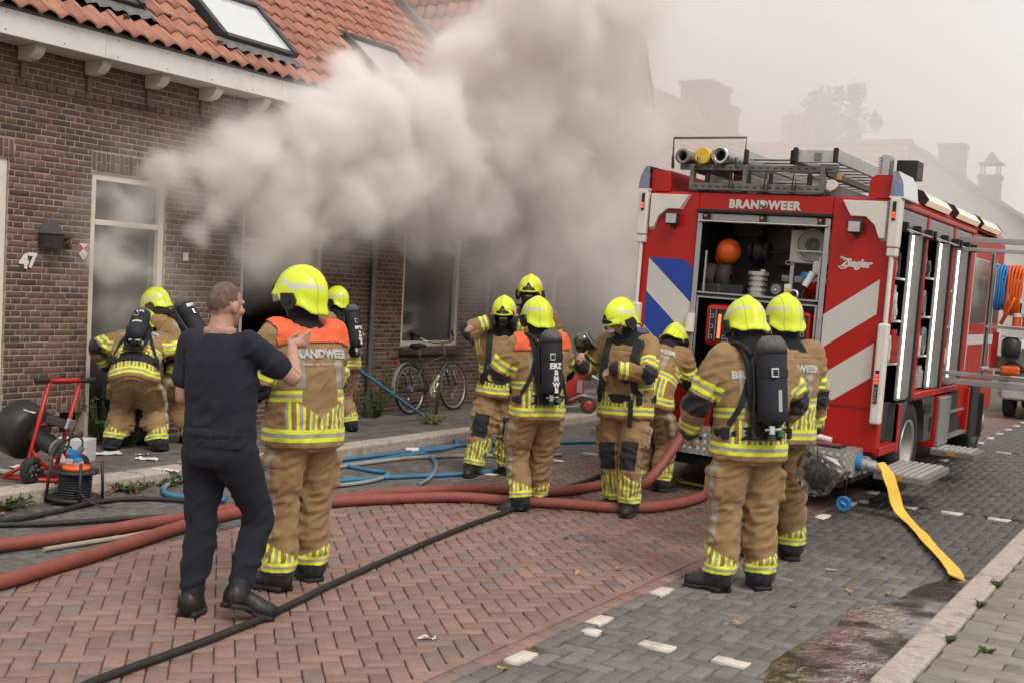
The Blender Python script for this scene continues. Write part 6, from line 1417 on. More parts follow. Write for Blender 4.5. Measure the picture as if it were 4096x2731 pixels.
on_truck('hose_coil', coil(1.68, 1.79, 4, 2.8, 2.42, 1.95, .014, .07), M_BLUEC, 'coil of blue air hose hanging on the slide out tool rack', 'hose')
on_truck('hose_coil', coil(1.79, 1.95, 5, 2.8, 2.42, 1.9, .015, .07), M_ORB, 'coil of orange hose hanging next to the blue coil on the tool rack', 'hose')
b = MB(); b.tube([(1.90, 2.76, 2.12), (1.86, 2.74, 2.0), (1.78, 2.73, 1.79)], [.028, .034, .03], 8, flat=.6); on_truck('lay_flat_hose', b, M_ORB, 'folded orange flat hose hanging below the coils on the tool rack', 'hose')
for i, x in enumerate((1.93, 2.03)):
    b = MB(); b.cyl((x, 2.8, 1.78), (x, 2.8, 1.88), .045, n=14, mi=1); b.cyl((x, 2.8, 1.88), (x, 2.8, 1.92), .05, n=14, mi=2); b.cyl((x, 2.8, 1.92), (x, 2.8, 2.03), .035, n=14); b.cyl((x, 2.8, 2.03), (x, 2.8, 2.08), .02, n=10, mi=2)
    on_truck('spray_bottle', b, [M_BLACKG, M_ORB, M_WHITEP], ['black and orange bottle on the tool rack nearest the coils', 'second black bottle on the tool rack further from the coils'][i], 'bottle')
b = MB(); b.box((1.82, 2.72, 1.26), (2.02, 2.84, 1.36), 0, .03); b.box((1.98, 2.74, 1.30), (2.12, 2.82, 1.34), 1, .015); b.tube([(1.84, 2.78, 1.34), (1.9, 2.78, 1.40), (2.0, 2.78, 1.385), (2.05, 2.78, 1.33)], .014, 8, 1); b.box((1.68, 2.765, 1.29), (1.82, 2.775, 1.32), 2); b.cyl((1.63, 2.78, 1.3), (1.70, 2.78, 1.3), .03, n=12, mi=2); on_truck('rescue_saw', b, [M_ORB, M_BLACKG, M_ALU], 'orange and black rescue saw at the foot of the tool rack', 'saw')
b = MB(); b.lathe([(.0, 1.45), (.09, 1.45), (.1, 1.5), (.1, 1.62), (.06, 1.66), (.0, 1.67)], 18, 0, Matrix.Translation((1.9, 2.8, 0))); b.cyl((1.8, 2.74, 1.665), (2.0, 2.74, 1.665), .008, n=8, mi=1); b.box((1.75, 2.86, 1.25), (2.05, 2.88, 1.45), 2); on_truck('hydraulic_pump', b, [M_BLACKG, M_CHROME, M_GREYIN], 'black round motor unit in the middle of the tool rack', 'motor')
b = MB(); b.tube([(2.05, 2.78, 2.36), (2.12, 2.78, 2.37), (2.2, 2.78, 2.3), (2.2, 2.78, 2.1)], .012, 8); b.box((2.0, 2.8, 2.24), (2.2, 2.84, 2.32), 1); b.box((1.7, 2.82, 1.3), (1.76, 2.85, 1.7), 2); on_truck('tool_holder', b, [M_BLACKG, M_WHITEP, M_RED_P], 'white bracket with a black handle high on the tool rack', 'bracket')
# ---- things in the rear locker
b = MB(); b.ball((-.41, .25, 2.31), (.122, .12, .13), 24); b.ball((-.47, .3, 2.25), .09, 16); on_truck('buoy', b, M_ORB, 'round orange float lying on the upper shelf of the rear locker', 'buoy')
M_DHOSE = mat('dark_brown_hose_cloth', (.045, .028, .028), .85, var=.2, vs=40, bmp=.3, bs=160)
for i, x in enumerate((-.535, -.40)):
    b = MB(); Mx = Matrix(((0, 0, 1, x), (1, 0, 0, .2), (0, 1, 0, 2.055), (0, 0, 0, 1)))
    for r in np.arange(.03, .128, .014): b.lathe([(r, -.055), (r + .012, -.055), (r + .012, .055), (r, .055)], 28, 0, Mx)
    on_truck('hose_roll', b, M_DHOSE, ['dark rolled up fire hose beside the aluminium profile in the rear locker', 'dark rolled up fire hose next to the stacked couplings in the rear locker'][i], 'hose roll')
b = MB(); b.box((-.595, .04, 1.9), (-.16, .3, 1.985), 0, .006); b.box((-.4, .036, 1.91), (-.395, .041, 1.98), 1); on_truck('storage_tray', b, [M_BLACKG, M_GREYIN], 'low black tray under the rolled hoses in the rear locker', 'tray')
b = MB(); z = 1.9
for r, h in ((.105, .012), (.085, .025), (.095, .03), (.075, .02), (.092, .03), (.075, .02), (.09, .028), (.07, .018), (.1, .035)):
    b.cyl((-.05, .15, z), (-.05, .15, z + h), r, n=24); z += h + .0015
b.box((-.01, .1, z), (.03, .14, z + .02)); on_truck('coupling_stack', b, M_ALU, 'stack of silver hose couplings on the rear locker shelf', 'couplings')
fan = thing('blower_fan', 'round grey blower fan in a pale box in the upper rear locker', 'fan'); fan.matrix_world = TM
b = MB(); b.box((.19, .3, 2.24), (.62, .6, 2.56), 0, .01); b.build('fan_box', M_WHITEP, fan)
Mf = Matrix(((1, 0, 0, .41), (0, 0, -1, .29), (0, 1, 0, 2.42), (0, 0, 0, 1)))
b = MB(); b.lathe([(.155, 0), (.16, .02), (.15, .03), (.14, .02), (.14, -.02)], 32, 0, Mf); b.build('rim', M_ALU, fan)
b = MB()
for r in np.arange(.03, .15, .012): b.tube([Mf @ Vector((r * cos(t), r * sin(t), .02)) for t in np.linspace(0, 2 * pi, 28, endpoint=False)], .0016, 4, cyclic=True)
for k in range(24): a = k * pi / 12; b.tube([Mf @ Vector((.03 * cos(a), .03 * sin(a), .022)), Mf @ Vector((.15 * cos(a + .3), .15 * sin(a + .3), .02))], .0016, 4)
b.build('grille', M_ALU, fan); b = MB(); b.lathe([(.0, .0), (.07, .0), (.07, -.06), (0, -.06)], 20, 0, Mf); b.lathe([(.07, -.05), (.14, -.06)], 24, 1, Mf); b.build('hub', [M_GREYIN, M_BLACKG], fan); b = MB(); b.box((.26, .24, 2.35), (.6, .255, 2.365)); b.build('bracket', M_ALU, fan)
b = MB(); b.lathe([(.0, .0), (.05, .0), (.07, .02), (.16, .1), (.16, .12), (.06, .05), (.0, .05)], 24, 0, Matrix(((0, 0, 1, -.26), (1, 0, 0, .45), (0, 1, 0, 2.34), (0, 0, 0, 1)))); b.lathe([(.0, .0), (.05, .0), (.07, -.02), (.16, -.1), (.16, -.12), (.06, -.05), (0, -.05)], 24, 0, Matrix(((0, 0, 1, -.06), (1, 0, 0, .45), (0, 1, 0, 2.34), (0, 0, 0, 1)))); b.cyl((-.26, .45, 2.34), (-.06, .45, 2.34), .09, n=18, mi=1); b.cyl((-.06, .45, 2.34), (.2, .5, 2.34), .015, n=8, mi=0); on_truck('hose_reel', b, [M_BLACKG, M_DHOSE], 'black hose reel hanging behind the orange float in the rear locker', 'hose reel')
b = MB(); b.cyl((.17, .12, 1.97), (.17, .05, 1.97), .065, n=22); b.cyl((.17, .05, 1.97), (.17, .04, 1.97), .05, .045, 20, 1); b.cyl((.17, .04, 1.97), (.17, .03, 1.97), .012, n=8, mi=2); on_truck('hand_wheel', b, [M_RUB, M_GREYIN, M_CHROME], 'small black hand wheel on the rear locker shelf beside the couplings', 'wheel')
b = MB(); b.box((.245, .06, 1.9), (.31, .1, 2.03), 0, .004); b.box((.255, .055, 1.96), (.295, .059, 1.99), 1); on_truck('sign_plate', b, [M_WHITEP, M_YELL], 'small white box with a yellow arrow label in the rear locker', 'box')
b = MB(); b.box((.205, .3, 1.92), (.25, .34, 2.24), 0, .006); b.tube([(.2 + .035 * cos(t), .28, 2.24 + .02 * sin(t)) for t in np.linspace(0, 2 * pi, 12, endpoint=False)], .006, 6, cyclic=True); on_truck('hanging_strap', b, M_ALU, 'grey strap hanging under the blower fan', 'strap')
b = MB(); b.box((.48, .1, 2.13), (.6, .22, 2.27), 0, .03); b.cyl((.5, .1, 2.15), (.44, .06, 2.02), .04, .03, 14); b.cyl((.44, .1, 2.12), (.42, .06, 2.12), .035, n=14, mi=1); b.tube([(.44, .06, 2.02), (.43, .05, 1.95), (.4, .03, 1.8), (.38, .0, 1.7)], .008, 6, 2); on_truck('power_plug', b, [M_WHITEP, M_BLUEC, M_BLACKG], 'large white and blue power plug hanging at the edge of the rear locker', 'plug')
b = MB(); b.cyl((.45, .2, 1.93), (.45, .1, 2.06), .035, n=14); b.cyl((.55, .2, 1.97), (.48, .1, 2.03), .05, .04, 14); b.box((.5, .12, 1.95), (.6, .25, 2.08), 0, .03); b.tube([(.34 + .045 * cos(t), .06, 1.93 + .045 * sin(t)) for t in np.linspace(0, 2 * pi, 20, endpoint=False)], .014, 8, 1, cyclic=True); on_truck('branch_pipe', b, [M_RED_P, M_CHROME], 'red nozzle with a chrome ring on the rear locker shelf', 'nozzle')
# ---- roof: gallery rack, ladders, suction tubes
b = MB()
def beam(a, c, w=.02, mi=0): b.tube([a, c], w, 4, mi)
for (x0, x1, y, z, h) in ((-.78, .56, -.02, 2.92, .07), (-.92, .66, .06, 3.115, .06)):
    b.box((x0, y, z - h / 2), (x1, y + .035, z + h / 2), 0, .004)
    for x in np.arange(x0 + .06, x1 - .05, .075): b.box((x, y - .002, z - .006), (x + .035, y + .002, z + .006), 1)
for x in (-.76, -.22, .53): b.box((x - .02, -.01, 2.90), (x + .02, .06, 3.13), 0, .004)
for x in (-.76, -.22, .53): b.box((x - .025, .1, 3.06), (x + .025, 3.2, 3.115), 0, .004); b.box((x - .025, .06, 2.87), (x + .025, 3.2, 2.93), 0, .004)
b.box((-.72, .3, 2.865), (.5, 3.1, 2.9), 1)
b.tube([(-1.02, .1, 3.1), (-1.03, .1, 3.40), (-.27, .1, 3.41), (-.27, .1, 3.14)], .012, 6)
for x in (-.96, -.69, -.52, -.3): b.tube([(x - .01, -.03, 3.1), (x - .01, -.04, 3.2), (x + .012, -.04, 3.2), (x + .012, -.03, 3.08)], .006, 5)
for x in (-.35, .0, .27): b.tube([(x, -.05, 2.9), (x + .01, -.06, 3.05), (x + .035, -.06, 3.05), (x + .03, -.04, 2.9)], .007, 5)
P('ladder_rack', b, [mat('grey_steel_rack', (.17, .165, .16), .5, .5, var=.25, vs=12), M_BLACKG])
def ladder(x0, x1, z, y0, y1, label, mi=0):
    t = thing('ladder', label, 'ladder'); t.matrix_world = TM
    for x in (x0, x1):
        r = MB(); r.box((x - .016, y0, z - .062), (x + .016, y1, z + .062), 0, .006); r.box((x - .02, y0 - .02, z - .068), (x + .02, y0 + .03, z + .068), 1, .008); r.build('rail', [M_ALU, M_RUB], t)
    y = y0 + .2
    while y < y1: r = MB(); r.cyl((x0 + .014, y, z), (x1 - .014, y, z), .015, n=8); r.build('rung', M_ALU, t); y += .28
ladder(-.24, .22, 3.22, .05, 3.4, 'aluminium ladder on the upper rack beside the suction tubes')
ladder(.26, .64, 3.24, .0, 3.2, 'aluminium ladder on the upper rack next to the searchlight')
ladder(-.62, -.2, 2.99, .05, 3.4, 'aluminium ladder on the lower rack under the suction tubes')
ladder(.02, .40, 3.0, .05, 3.4, 'aluminium ladder in the middle of the lower rack')
b = MB(); b.box((.25, .02, 3.17), (.63, .04, 3.29), 0, .006); b.box((.44, .0, 3.19), (.50, .02, 3.26), 1); P('rack_end_plate', b, [M_ALU, M_GREYIN])
for i, (x, r, m, lab) in enumerate(((-.88, .075, M_GREYIN, 'grey suction tube at the outer end of the roof rack'), (-.67, .082, M_YELL, 'yellow ribbed hose tube between the two grey tubes on the roof rack'), (-.49, .088, M_ALU, 'wide silver ringed suction tube beside the ladders on the roof rack'))):
    b = MB(); z = 3.135 + r; Mx = Matrix(((1, 0, 0, x), (0, 0, 1, .0), (0, 1, 0, z), (0, 0, 0, 1)))
    prof = [(r * .62, .1), (r * .62, .0), (r, .0), (r, .04), (r * .93, .06)]
    prof += [(r * (.93 if k % 2 else .88), .08 + k * .03) for k in range(60)] if i == 1 else [(r * .93, 2.2)]
    b.lathe(prof + [(0, 2.3)], 24, 0, Mx); b.lathe([(0, .12), (r * .62, .12)], 20, 1, Mx)
    if i == 1: b.lathe([(0, -.004), (r * .9, -.004)], 20, 0, Mx)
    if i == 2: b.lathe([(r * .8, -.01), (r * .98, -.012), (r * 1.05, .02), (r * .8, .03)], 24, 2, Mx)
    on_truck('suction_tube', b, [m, M_DARKIN, M_CHROME], lab, 'tube')
b = MB(); b.box((.92, .55, 3.12), (.99, .75, 3.32), 0, .008)
for k in range(8): b.box((.885, .56, 3.13 + k * .023), (.92, .74, 3.137 + k * .023))
b.box((.94, .6, 2.9), (.97, .68, 3.12)); b.box((1.0, .8, 3.12), (1.2, 1.05, 3.3), 1, .01); P('searchlight', b, [M_ALU, M_BLACKG])
b = MB(); b.box((.6, .1, 2.87), (.7, 3.0, 2.95), 0); b.cyl((.62, .02, 2.97), (.62, .06, 2.97), .05, n=14, mi=1); b.box((.66, .03, 3.02), (.7, .05, 3.07), 2); P('roof_mount', b, [M_GREYIN, M_WHITEP, M_AMBER])
# ------------------------------------------------------------------ hoses
def tube_two(pts, r, n=10):
    """hose with a paler worn underside: faces split by angle into two materials"""
    b = MB(); b.tube(pts, r, n)
    for i in range(len(b.f) - 2): b.mi[i] = 1 if (i % n) in (n // 2 - 1, n // 2, n // 2 + 1) or (i % n) in (2, 3) and False else 0
    return b
M_RHOSE = mat('red_ribbed_suction_hose', (.25, .064, .048), .6, var=.14, vs=8, bmp=.25, bs=120, dirt=(.2, .07, .055), dirt_t=(.5, .75), dirt_s=3.5)
M_BHOSE = mat('black_rubber_hose', (.02, .018, .017), .6, var=.3, vs=14, bmp=.25, bs=90, dirt=(.075, .065, .02), dirt_t=(.63, .7), dirt_s=9)
M_BLHOSE = mat('blue_hose_cloth', (.045, .19, .33), .7, var=.15, vs=10, bmp=.3, bs=160, dirt=(.06, .12, .17), dirt_t=(.52, .75), dirt_s=5)
M_BLWORN = mat('pale_worn_hose_cloth', (.36, .31, .26), .8, var=.15, vs=10, bmp=.3, bs=160, dirt=(.15, .12, .1), dirt_t=(.5, .75), dirt_s=5)
def lay_hose(name, label, pts, r, m, two=False, per=7, cat='hose', group=None, lift=None):
    """pts: ground points (x, y[, z of centre])"""
    P_ = [(p[0], p[1], p[2] if len(p) > 2 else r + .002) for p in pts]; sp = smooth_path(P_, per)
    sp = [Vector((p.x + .004 * mnoise.noise(p * 3), p.y + .004 * mnoise.noise(p * 3 + Vector((9, 0, 0))), p.z)) for p in sp]
    b = MB()
    if two:
        b.tube(sp, r, 12)
        N_ = 12
        for i in range(len(b.f) - 2): b.mi[i] = 1 if (i % N_) in two else 0
        return b.build(name, [m, M_BLWORN], label=label, cat=cat, group=group)
    b.tube(sp, r, 14)
    return b.build(name, m, label=label, cat=cat, group=group)
lay_hose('suction_hose', 'thick red suction hose with ribbed skin, the nearer one crossing in front of the man', [(-5.809, 3.943), (-5.797, 4.149), (-5.868, 4.488), (-5.957, 4.870), (-6.097, 5.404), (-6.246, 5.967), (-6.318, 6.471), (-6.274, 6.948), (-6.053, 7.537), (-5.827, 7.950), (-5.528, 8.357), (-5.082, 8.559), (-4.688, 8.766), (-4.223, 8.991), (-4.028, 9.366), (-3.979, 10.035), (-4.212, 11.428), (-4.622, 13.076)], 0.045, M_RHOSE, None)
lay_hose('suction_hose', 'thick red suction hose, the farther one rising to the rear of the fire engine', [(-6.633, 4.494), (-6.590, 4.708), (-6.529, 4.985), (-6.496, 5.304), (-6.478, 5.736), (-6.455, 6.164), (-6.443, 6.643), (-6.337, 7.017), (-6.142, 7.646), (-6.031, 8.098), (-5.752, 8.690), (-5.303, 9.076), (-5.039, 9.328), (-4.895, 10.009), (-4.45, 9.75, .12), (-4.3, 10.05, .42), (-4.2, 10.35, .78), (-4.15, 10.65, 1.0), (-4.15, 10.75, 1.05)], 0.045, M_RHOSE, None)
lay_hose('black_hose', 'long black hose running diagonally to the front under the boot of the man', [(-4.068, 3.174), (-4.127, 3.420), (-4.159, 3.712), (-4.184, 4.027), (-4.243, 4.471), (-4.317, 4.849), (-4.433, 5.313), (-4.530, 5.757), (-4.624, 6.240), (-4.730, 6.788), (-4.834, 7.388), (-4.895, 7.851), (-4.961, 8.362), (-5.102, 9.044), (-5.189, 9.688), (-5.232, 10.119), (-5.309, 10.841)], 0.02, M_BHOSE, None)
lay_hose('black_hose', 'upper black hose curving along the gutter below the cable reel', [(-7.375, 5.058), (-7.344, 5.241), (-7.326, 5.440), (-7.366, 5.731), (-7.452, 6.075), (-7.440, 6.359), (-7.310, 6.553), (-7.030, 6.707), (-6.658, 6.768)], 0.02, M_BHOSE, None)
lay_hose('black_hose', 'lower black hose in the gutter beside the suction hoses', [(-7.312, 5.015), (-7.230, 5.160), (-7.052, 5.380), (-6.919, 5.646), (-6.794, 5.932), (-6.584, 6.287), (-6.484, 6.687)], 0.02, M_BHOSE, None)
lay_hose('blue_hose', 'blue hose rising from the gutter to the firefighter at the open window', [(-8.750, 10.600, 1.000), (-8.892, 12.838), (-8.163, 12.080), (-7.696, 11.562), (-7.476, 11.120), (-7.465, 10.632), (-7.431, 9.951), (-7.409, 9.410), (-7.480, 8.887)], 0.021, M_BLHOSE, (7, 8))
lay_hose('blue_hose', 'blue hose with pale side running along the kerb past the group', [(-7.705, 9.151), (-7.590, 10.161), (-7.502, 11.382), (-7.183, 12.032), (-6.875, 12.552), (-6.591, 13.047), (-6.374, 13.596)], 0.021, M_BLHOSE, (8, 9, 10))
lay_hose('blue_hose', 'blue hose looping in the gutter behind the legs of the man', [(-7.567, 7.679), (-7.778, 7.514), (-7.765, 7.248), (-7.594, 6.974), (-7.340, 6.786), (-7.132, 6.803), (-6.835, 6.945)], 0.023, M_BLHOSE, (8, 9, 10))
lay_hose('blue_hose', 'blue and pale hose making a hairpin bend between the officer and the group', [(-7.705, 9.151), (-7.348, 9.127), (-7.031, 9.071), (-6.840, 9.086), (-6.686, 8.830), (-6.638, 8.443), (-6.726, 8.002)], 0.021, M_BLHOSE, (8, 9, 10))
lay_hose('blue_hose', 'short blue hose bending towards the street in front of the group', [(-7.332, 9.972), (-7.375, 10.424), (-7.048, 10.166), (-6.683, 9.683), (-6.362, 9.118), (-6.227, 8.755)], 0.021, M_BLHOSE, (8, 9, 10))
lay_hose('blue_hose', 'blue hose lying nearest the red suction hoses before the masked pair', [(-6.877, 8.179), (-6.737, 8.697), (-6.509, 9.145), (-6.299, 9.581), (-6.155, 10.163), (-6.032, 10.569)], 0.021, M_BLHOSE, None)
lay_hose('blue_hose', 'dark worn hose lying beyond the other hoses near the kerb', [(-7.373, 8.761), (-7.351, 9.478), (-7.249, 10.170), (-6.888, 10.808), (-6.565, 11.199), (-6.303, 11.624)], 0.021, M_BLWORN, None)
lay_hose('grey_hose', 'thin pale hose between the two red suction hoses', [(-6.400, 4.889), (-6.372, 5.205), (-6.341, 5.542), (-6.357, 6.073)], 0.017, M_BLWORN, None)
lay_hose('yellow_pole', 'yellow pole lying on the road under the rear of the fire engine', [(-4.566, 10.912), (-4.351, 10.841), (-4.152, 10.798)], 0.014, M_YELL, None)
yp = smooth_path([(-2.53, 10.61, .455), (-2.47, 10.58, .40), (-2.41, 10.57, .27), (-2.35, 10.56, .10), (-2.24, 10.45, .022), (-2.04, 10.02, .014), (-1.825, 9.45, .014), (-1.62, 8.96, .014), (-1.5, 8.62, .014), (-1.43, 8.40, .016)], 6)
b = MB(); b.tube(yp, [.045 - .012 * min(1, i / 6) + .003 * mnoise.noise(Vector((i * .35, 3, 1))) for i in range(len(yp))], 14, flat=[max(.16, .6 - i * .06) + .05 * max(0, mnoise.noise(Vector((i * .3, 0, 0)))) for i in range(len(yp))])
b.build('yellow_hose', M_YELL, label='flat yellow hose running from the fire engine to the puddle at the kerb', cat='hose')
# ------------------------------------------------------------------ puddle
def blob_sheet(name, outline, z, m, **kw):
    b = MB(); P_ = smooth_path([(x, y, z) for x, y in outline], 5, True); n = len(P_)
    P_ = [Vector((p.x + .03 * mnoise.noise(p * 6), p.y + .03 * mnoise.noise(p * 6 + Vector((5, 5, 0))), z)) for p in P_]
    b.add(P_, [tuple(range(n))]); return b.build(name, m, **kw)
def water_mat():
    m, nt, b = new_mat('shallow_brown_water'); p = position(nt)
    nt.nodes.remove(b); out = nt.nodes['Material Output']
    gl = nt.nodes.new('ShaderNodeBsdfGlossy'); gl.inputs['Roughness'].default_value = .08; tr = nt.nodes.new('ShaderNodeBsdfTransparent')
    df = nt.nodes.new('ShaderNodeBsdfDiffuse'); df.inputs[0].default_value = (.04, .027, .021, 1)
    tr.inputs[0].default_value = (.36, .33, .31, 1)
    bp = nt.nodes.new('ShaderNodeBump'); bp.inputs['Strength'].default_value = .45; bp.inputs['Distance'].default_value = .02; lnk(nt, noise_of(nt, p, 16, 3, .6, 1.2) + noise_of(nt, p, 5, 2) * .8, bp.inputs['Height'])
    nt.links.new(bp.outputs[0], gl.inputs['Normal'])
    fr = nt.nodes.new('ShaderNodeFresnel'); fr.inputs[0].default_value = 1.33; nt.links.new(bp.outputs[0], fr.inputs['Normal'])
    m1 = nt.nodes.new('ShaderNodeMixShader'); lnk(nt, noise_of(nt, p, 2.2, 4).smooth(.35, .65) * .45 + .4, m1.inputs[0]); nt.links.new(tr.outputs[0], m1.inputs[1]); nt.links.new(df.outputs[0], m1.inputs[2])
    m2 = nt.nodes.new('ShaderNodeMixShader'); lnk(nt, ((X(nt, fr.outputs[0]) - .02).max(0.) * (noise_of(nt, p, 1.6, 3).smooth(.4, .6) * 1.1 + .2)).clamp(), m2.inputs[0]); nt.links.new(m1.outputs[0], m2.inputs[1]); nt.links.new(gl.outputs[0], m2.inputs[2])
    nt.links.new(m2.outputs[0], out.inputs[0]); return m
blob_sheet('water', [(-1.315, 8.55), (-1.315, 7.6), (-1.315, 6.6), (-1.315, 5.4), (-1.7, 5.3), (-1.86, 5.9), (-1.78, 6.6), (-1.82, 7.1), (-1.66, 7.5), (-1.62, 8.0), (-1.48, 8.45)], .0065, water_mat(), kind='structure')
# ------------------------------------------------------------------ ventilation fan on its red trolley
M_REDF = mat('red_frame_paint', (.42, .016, .012), .35, var=.12, vs=12, dirt=(.25, .04, .03), dirt_t=(.6, .75), dirt_s=9); M_BLKF = mat('black_fan_shell', (.018, .018, .019), .5, var=.25, vs=14, bmp=.1)
vf = thing('ventilation_fan', 'black ventilation fan on a red two wheeled trolley in front of the house', 'fan', (-8.02, 6.18, .1), (0, 0, atan2(.518, .854)))
b = MB()
for dy, x0, xb in ((-.0, -.04, -.2), (.16, .15, -.02)):
    b.tube([(x0, dy, .83), (xb, dy - .0, .14), (xb + .0, dy, .05)], .019, 4)
b.tube([(-.05, 0, .83), (.16, .16, .83)], .021, 4); b.tube([(-.38, -.03, .04), (.1, .0, .02)], .019, 4); b.tube([(-.2, .16, .04), (.2, .2, .03)], .019, 4)
b.tube([(-.2, 0, .15), (-.36, -.05, .05)], .016, 4); b.tube([(-.17, 0, .27), (-.1, 0, .18), (-.02, .1, .06)], .017, 4); b.tube([(.03, .16, .25), (.12, .17, .1), (.1, .15, .02)], .018, 4); b.tube([(-.1, .0, .12), (.02, .16, .12)], .016, 4); b.tube([(-.13, .0, .47), (.05, .16, .47)], .014, 4)
b.build('frame', M_REDF, vf)
for a, c in (((-.14, -.06, .832), (-.04, .005, .832)), ((.155, .155, .832), (.25, .22, .832))): b = MB(); b.tube([a, c], .024, 10); b.build('grip', M_RUB, vf)
for (x, y) in ((-.14, -.05), (.13, .24)):
    b = MB(); Mx = Matrix(((.35, 0, .94, x), (.94, 0, -.35, y), (0, 1, 0, .108), (0, 0, 0, 1)))
    b.lathe([(.06, -.03), (.1, -.032), (.108, -.015), (.108, .015), (.1, .032), (.06, .03)], 24, 0, Mx); w = b.build('wheel', M_RUB, vf)
    b = MB(); b.lathe([(.0, .034), (.02, .034), (.02, .024), (.064, .02), (.064, -.02), (.02, -.024), (.0, -.034)], 20, 0, Mx)
    for k in range(6): a = k * pi / 3; b.cyl(Mx @ Vector((.043 * cos(a), .043 * sin(a), .022)), Mx @ Vector((.043 * cos(a), .043 * sin(a), .0235)), .013, n=8, mi=1)
    b.build('hub', [M_BLKF, M_GREYIN], w)
axd = Vector((-.86, .34, .30)).normalized(); u = axd.cross(Vector((0, 0, 1))).normalized(); v = u.cross(axd)
def AX(c): return Matrix(((u.x, v.x, axd.x, c[0]), (u.y, v.y, axd.y, c[1]), (u.z, v.z, axd.z, c[2]), (0, 0, 0, 1)))
b = MB(); b.lathe([(.06, -.02), (.2, .0), (.225, .03), (.235, .1), (.235, .2), (.225, .22), (.21, .2), (.2, .05)], 32, 0, AX((-.2, .1, .37))); b.build('fan_shell', M_BLKF, vf)
b = MB()
for r in (.07, .11, .15, .19): b.tube([AX((-.2, .1, .37)) @ Vector((r * cos(t), r * sin(t), .205)) for t in np.linspace(0, 2 * pi, 24, endpoint=False)], .004, 4, cyclic=True)
for k in range(5): a = k * 2 * pi / 5; b.add([AX((-.2, .1, .37)) @ Vector(p) for p in ((.03 * cos(a), .03 * sin(a), .1), (.19 * cos(a), .19 * sin(a), .08), (.19 * cos(a + .6), .19 * sin(a + .6), .13), (.03 * cos(a + .9), .03 * sin(a + .9), .13))], [(0, 1, 2, 3)])
b.build('grille', M_BLKF, vf)
b = MB(); b.cyl(AX((-.2, .1, .37)) @ Vector((0, 0, -.26)), AX((-.2, .1, .37)) @ Vector((0, 0, .0)), .075, n=22); b.build('motor', M_BLKF, vf)
b = MB(); b.cyl(AX((-.2, .1, .37)) @ Vector((0, 0, -.275)), AX((-.2, .1, .37)) @ Vector((0, 0, -.255)), .08, n=22); b.build('motor_cap', M_GREYIN, vf)
R9 = Matrix.Rotation(.25, 3, 'Y') @ Matrix.Rotation(-.2, 3, 'X'); b = MB(); b.obox((.02, .05, .49), (.16, .16, .07), R9, 0, .01)
for k in range(8): b.obox(Vector((.02, .05, .49)) + R9 @ Vector((-.07 + k * .018, -.01, .038)), (.006, .13, .012), R9)
b.obox(Vector((.02, .05, .49)) + R9 @ Vector((.095, 0, .01)), (.03, .15, .09), R9, 1, .008); b.build('control_box', [M_BLKF, M_ALUP], vf)
b = MB(); b.obox((-.28, .02, .53), (.06, .02, .045), Matrix.Rotation(.5, 3, 'Y')); b.obox((-.2, .02, .575), (.09, .05, .006), Matrix.Rotation(.3, 3, 'Y'));  b.build('sticker', M_WHITEP, vf)
b = MB(); b.tube(smooth_path([(.1, .04, .47), (.14, .0, .42), (.13, -.02, .3), (.09, -.02, .26), (.04, -.02, .27), (.14, .02, .3), (.13, .03, .1), (.06, -.04, .02), (.1, -.12, .0), (.22, -.1, .1), (.3, -.1, .22)], 5), .009, 7); b.build('cable', M_BLKF, vf)
# cable reel
cr = thing('cable_reel', 'black cable reel with orange and blue sockets standing at the kerb', 'cable reel', (-7.66, 6.12, .0), (.0, .04, 0))
M_WIRE = mat('black_cable', (.015, .015, .016), .5, var=.2, vs=30)
b = MB(); b.lathe([(.0, .035), (.2, .03), (.205, .045), (.2, .055), (.0, .05)], 30); b.lathe([(.0, .245), (.17, .24), (.175, .25), (.17, .262), (.0, .262)], 30); b.build('flange', M_BLKF, cr)
b = MB(); b.lathe([(.1, .05), (.115, .06), (.12, .23), (.1, .24)], 26)
for k in range(9): b.tube([(.118 * cos(t), .118 * sin(t), .065 + k * .019 + .003 * sin(t)) for t in np.linspace(0, 2 * pi, 24, endpoint=False)], .009, 6, cyclic=True)
b.build('wound_cable', M_WIRE, cr)
b = MB()
for a in (-2.4, -.5, .9): b = MB(); b.tube([(.21 * cos(a), .21 * sin(a), .0), (.205 * cos(a), .205 * sin(a), .14), (.19 * cos(a), .19 * sin(a), .33)], .012, 8); b.cyl((.19 * cos(a), .19 * sin(a), .33), (.19 * cos(a), .19 * sin(a), .345), .013, n=8, mi=1); b.build('leg', [M_BLKF, M_REDF], cr)
b = MB(); b.lathe([(.0, .262), (.105, .263), (.108, .28), (.1, .298), (.0, .3)], 28); b.build('orange_ring', M_ORB, cr)
b = MB(); b.obox((-.03, -.03, .325), (.07, .06, .05), Matrix.Rotation(.4, 3, 'Z'), 0, .01); b.obox((.05, -.02, .32), (.06, .06, .05), None, 0, .01); b.build('socket_block', mat('beige_plastic', (.45, .38, .32), .5), cr)
b = MB(); b.cyl((-.03, -.0, .34), (-.03, -.02, .40), .042, .045, 16); b.obox((.05, -.03, .35), (.06, .05, .02), Matrix.Rotation(.4, 3, 'X'), 0, .006); b.obox((-.03, -.025, .4), (.07, .03, .05), None, 0, .01); b.build('socket_cap', M_BLUEC, cr)
b = MB(); b.cyl((-.02, .02, .38), (.01, .04, .44), .024, n=12); b.build('plug', M_GREYIN, cr)
b = MB(); b.tube(smooth_path([(.01, .04, .44), (-.03, .06, .5), (-.12, .05, .5), (-.22, -.02, .4), (-.24, -.05, .25)], 5), .009, 7); b.tube(smooth_path([(.1, -.08, .1), (.16, -.1, .13), (.24, -.06, .06), (.36, .04, .012), (.5, .16, .01)], 5), .008, 7); b.build('cable', M_WIRE, cr)
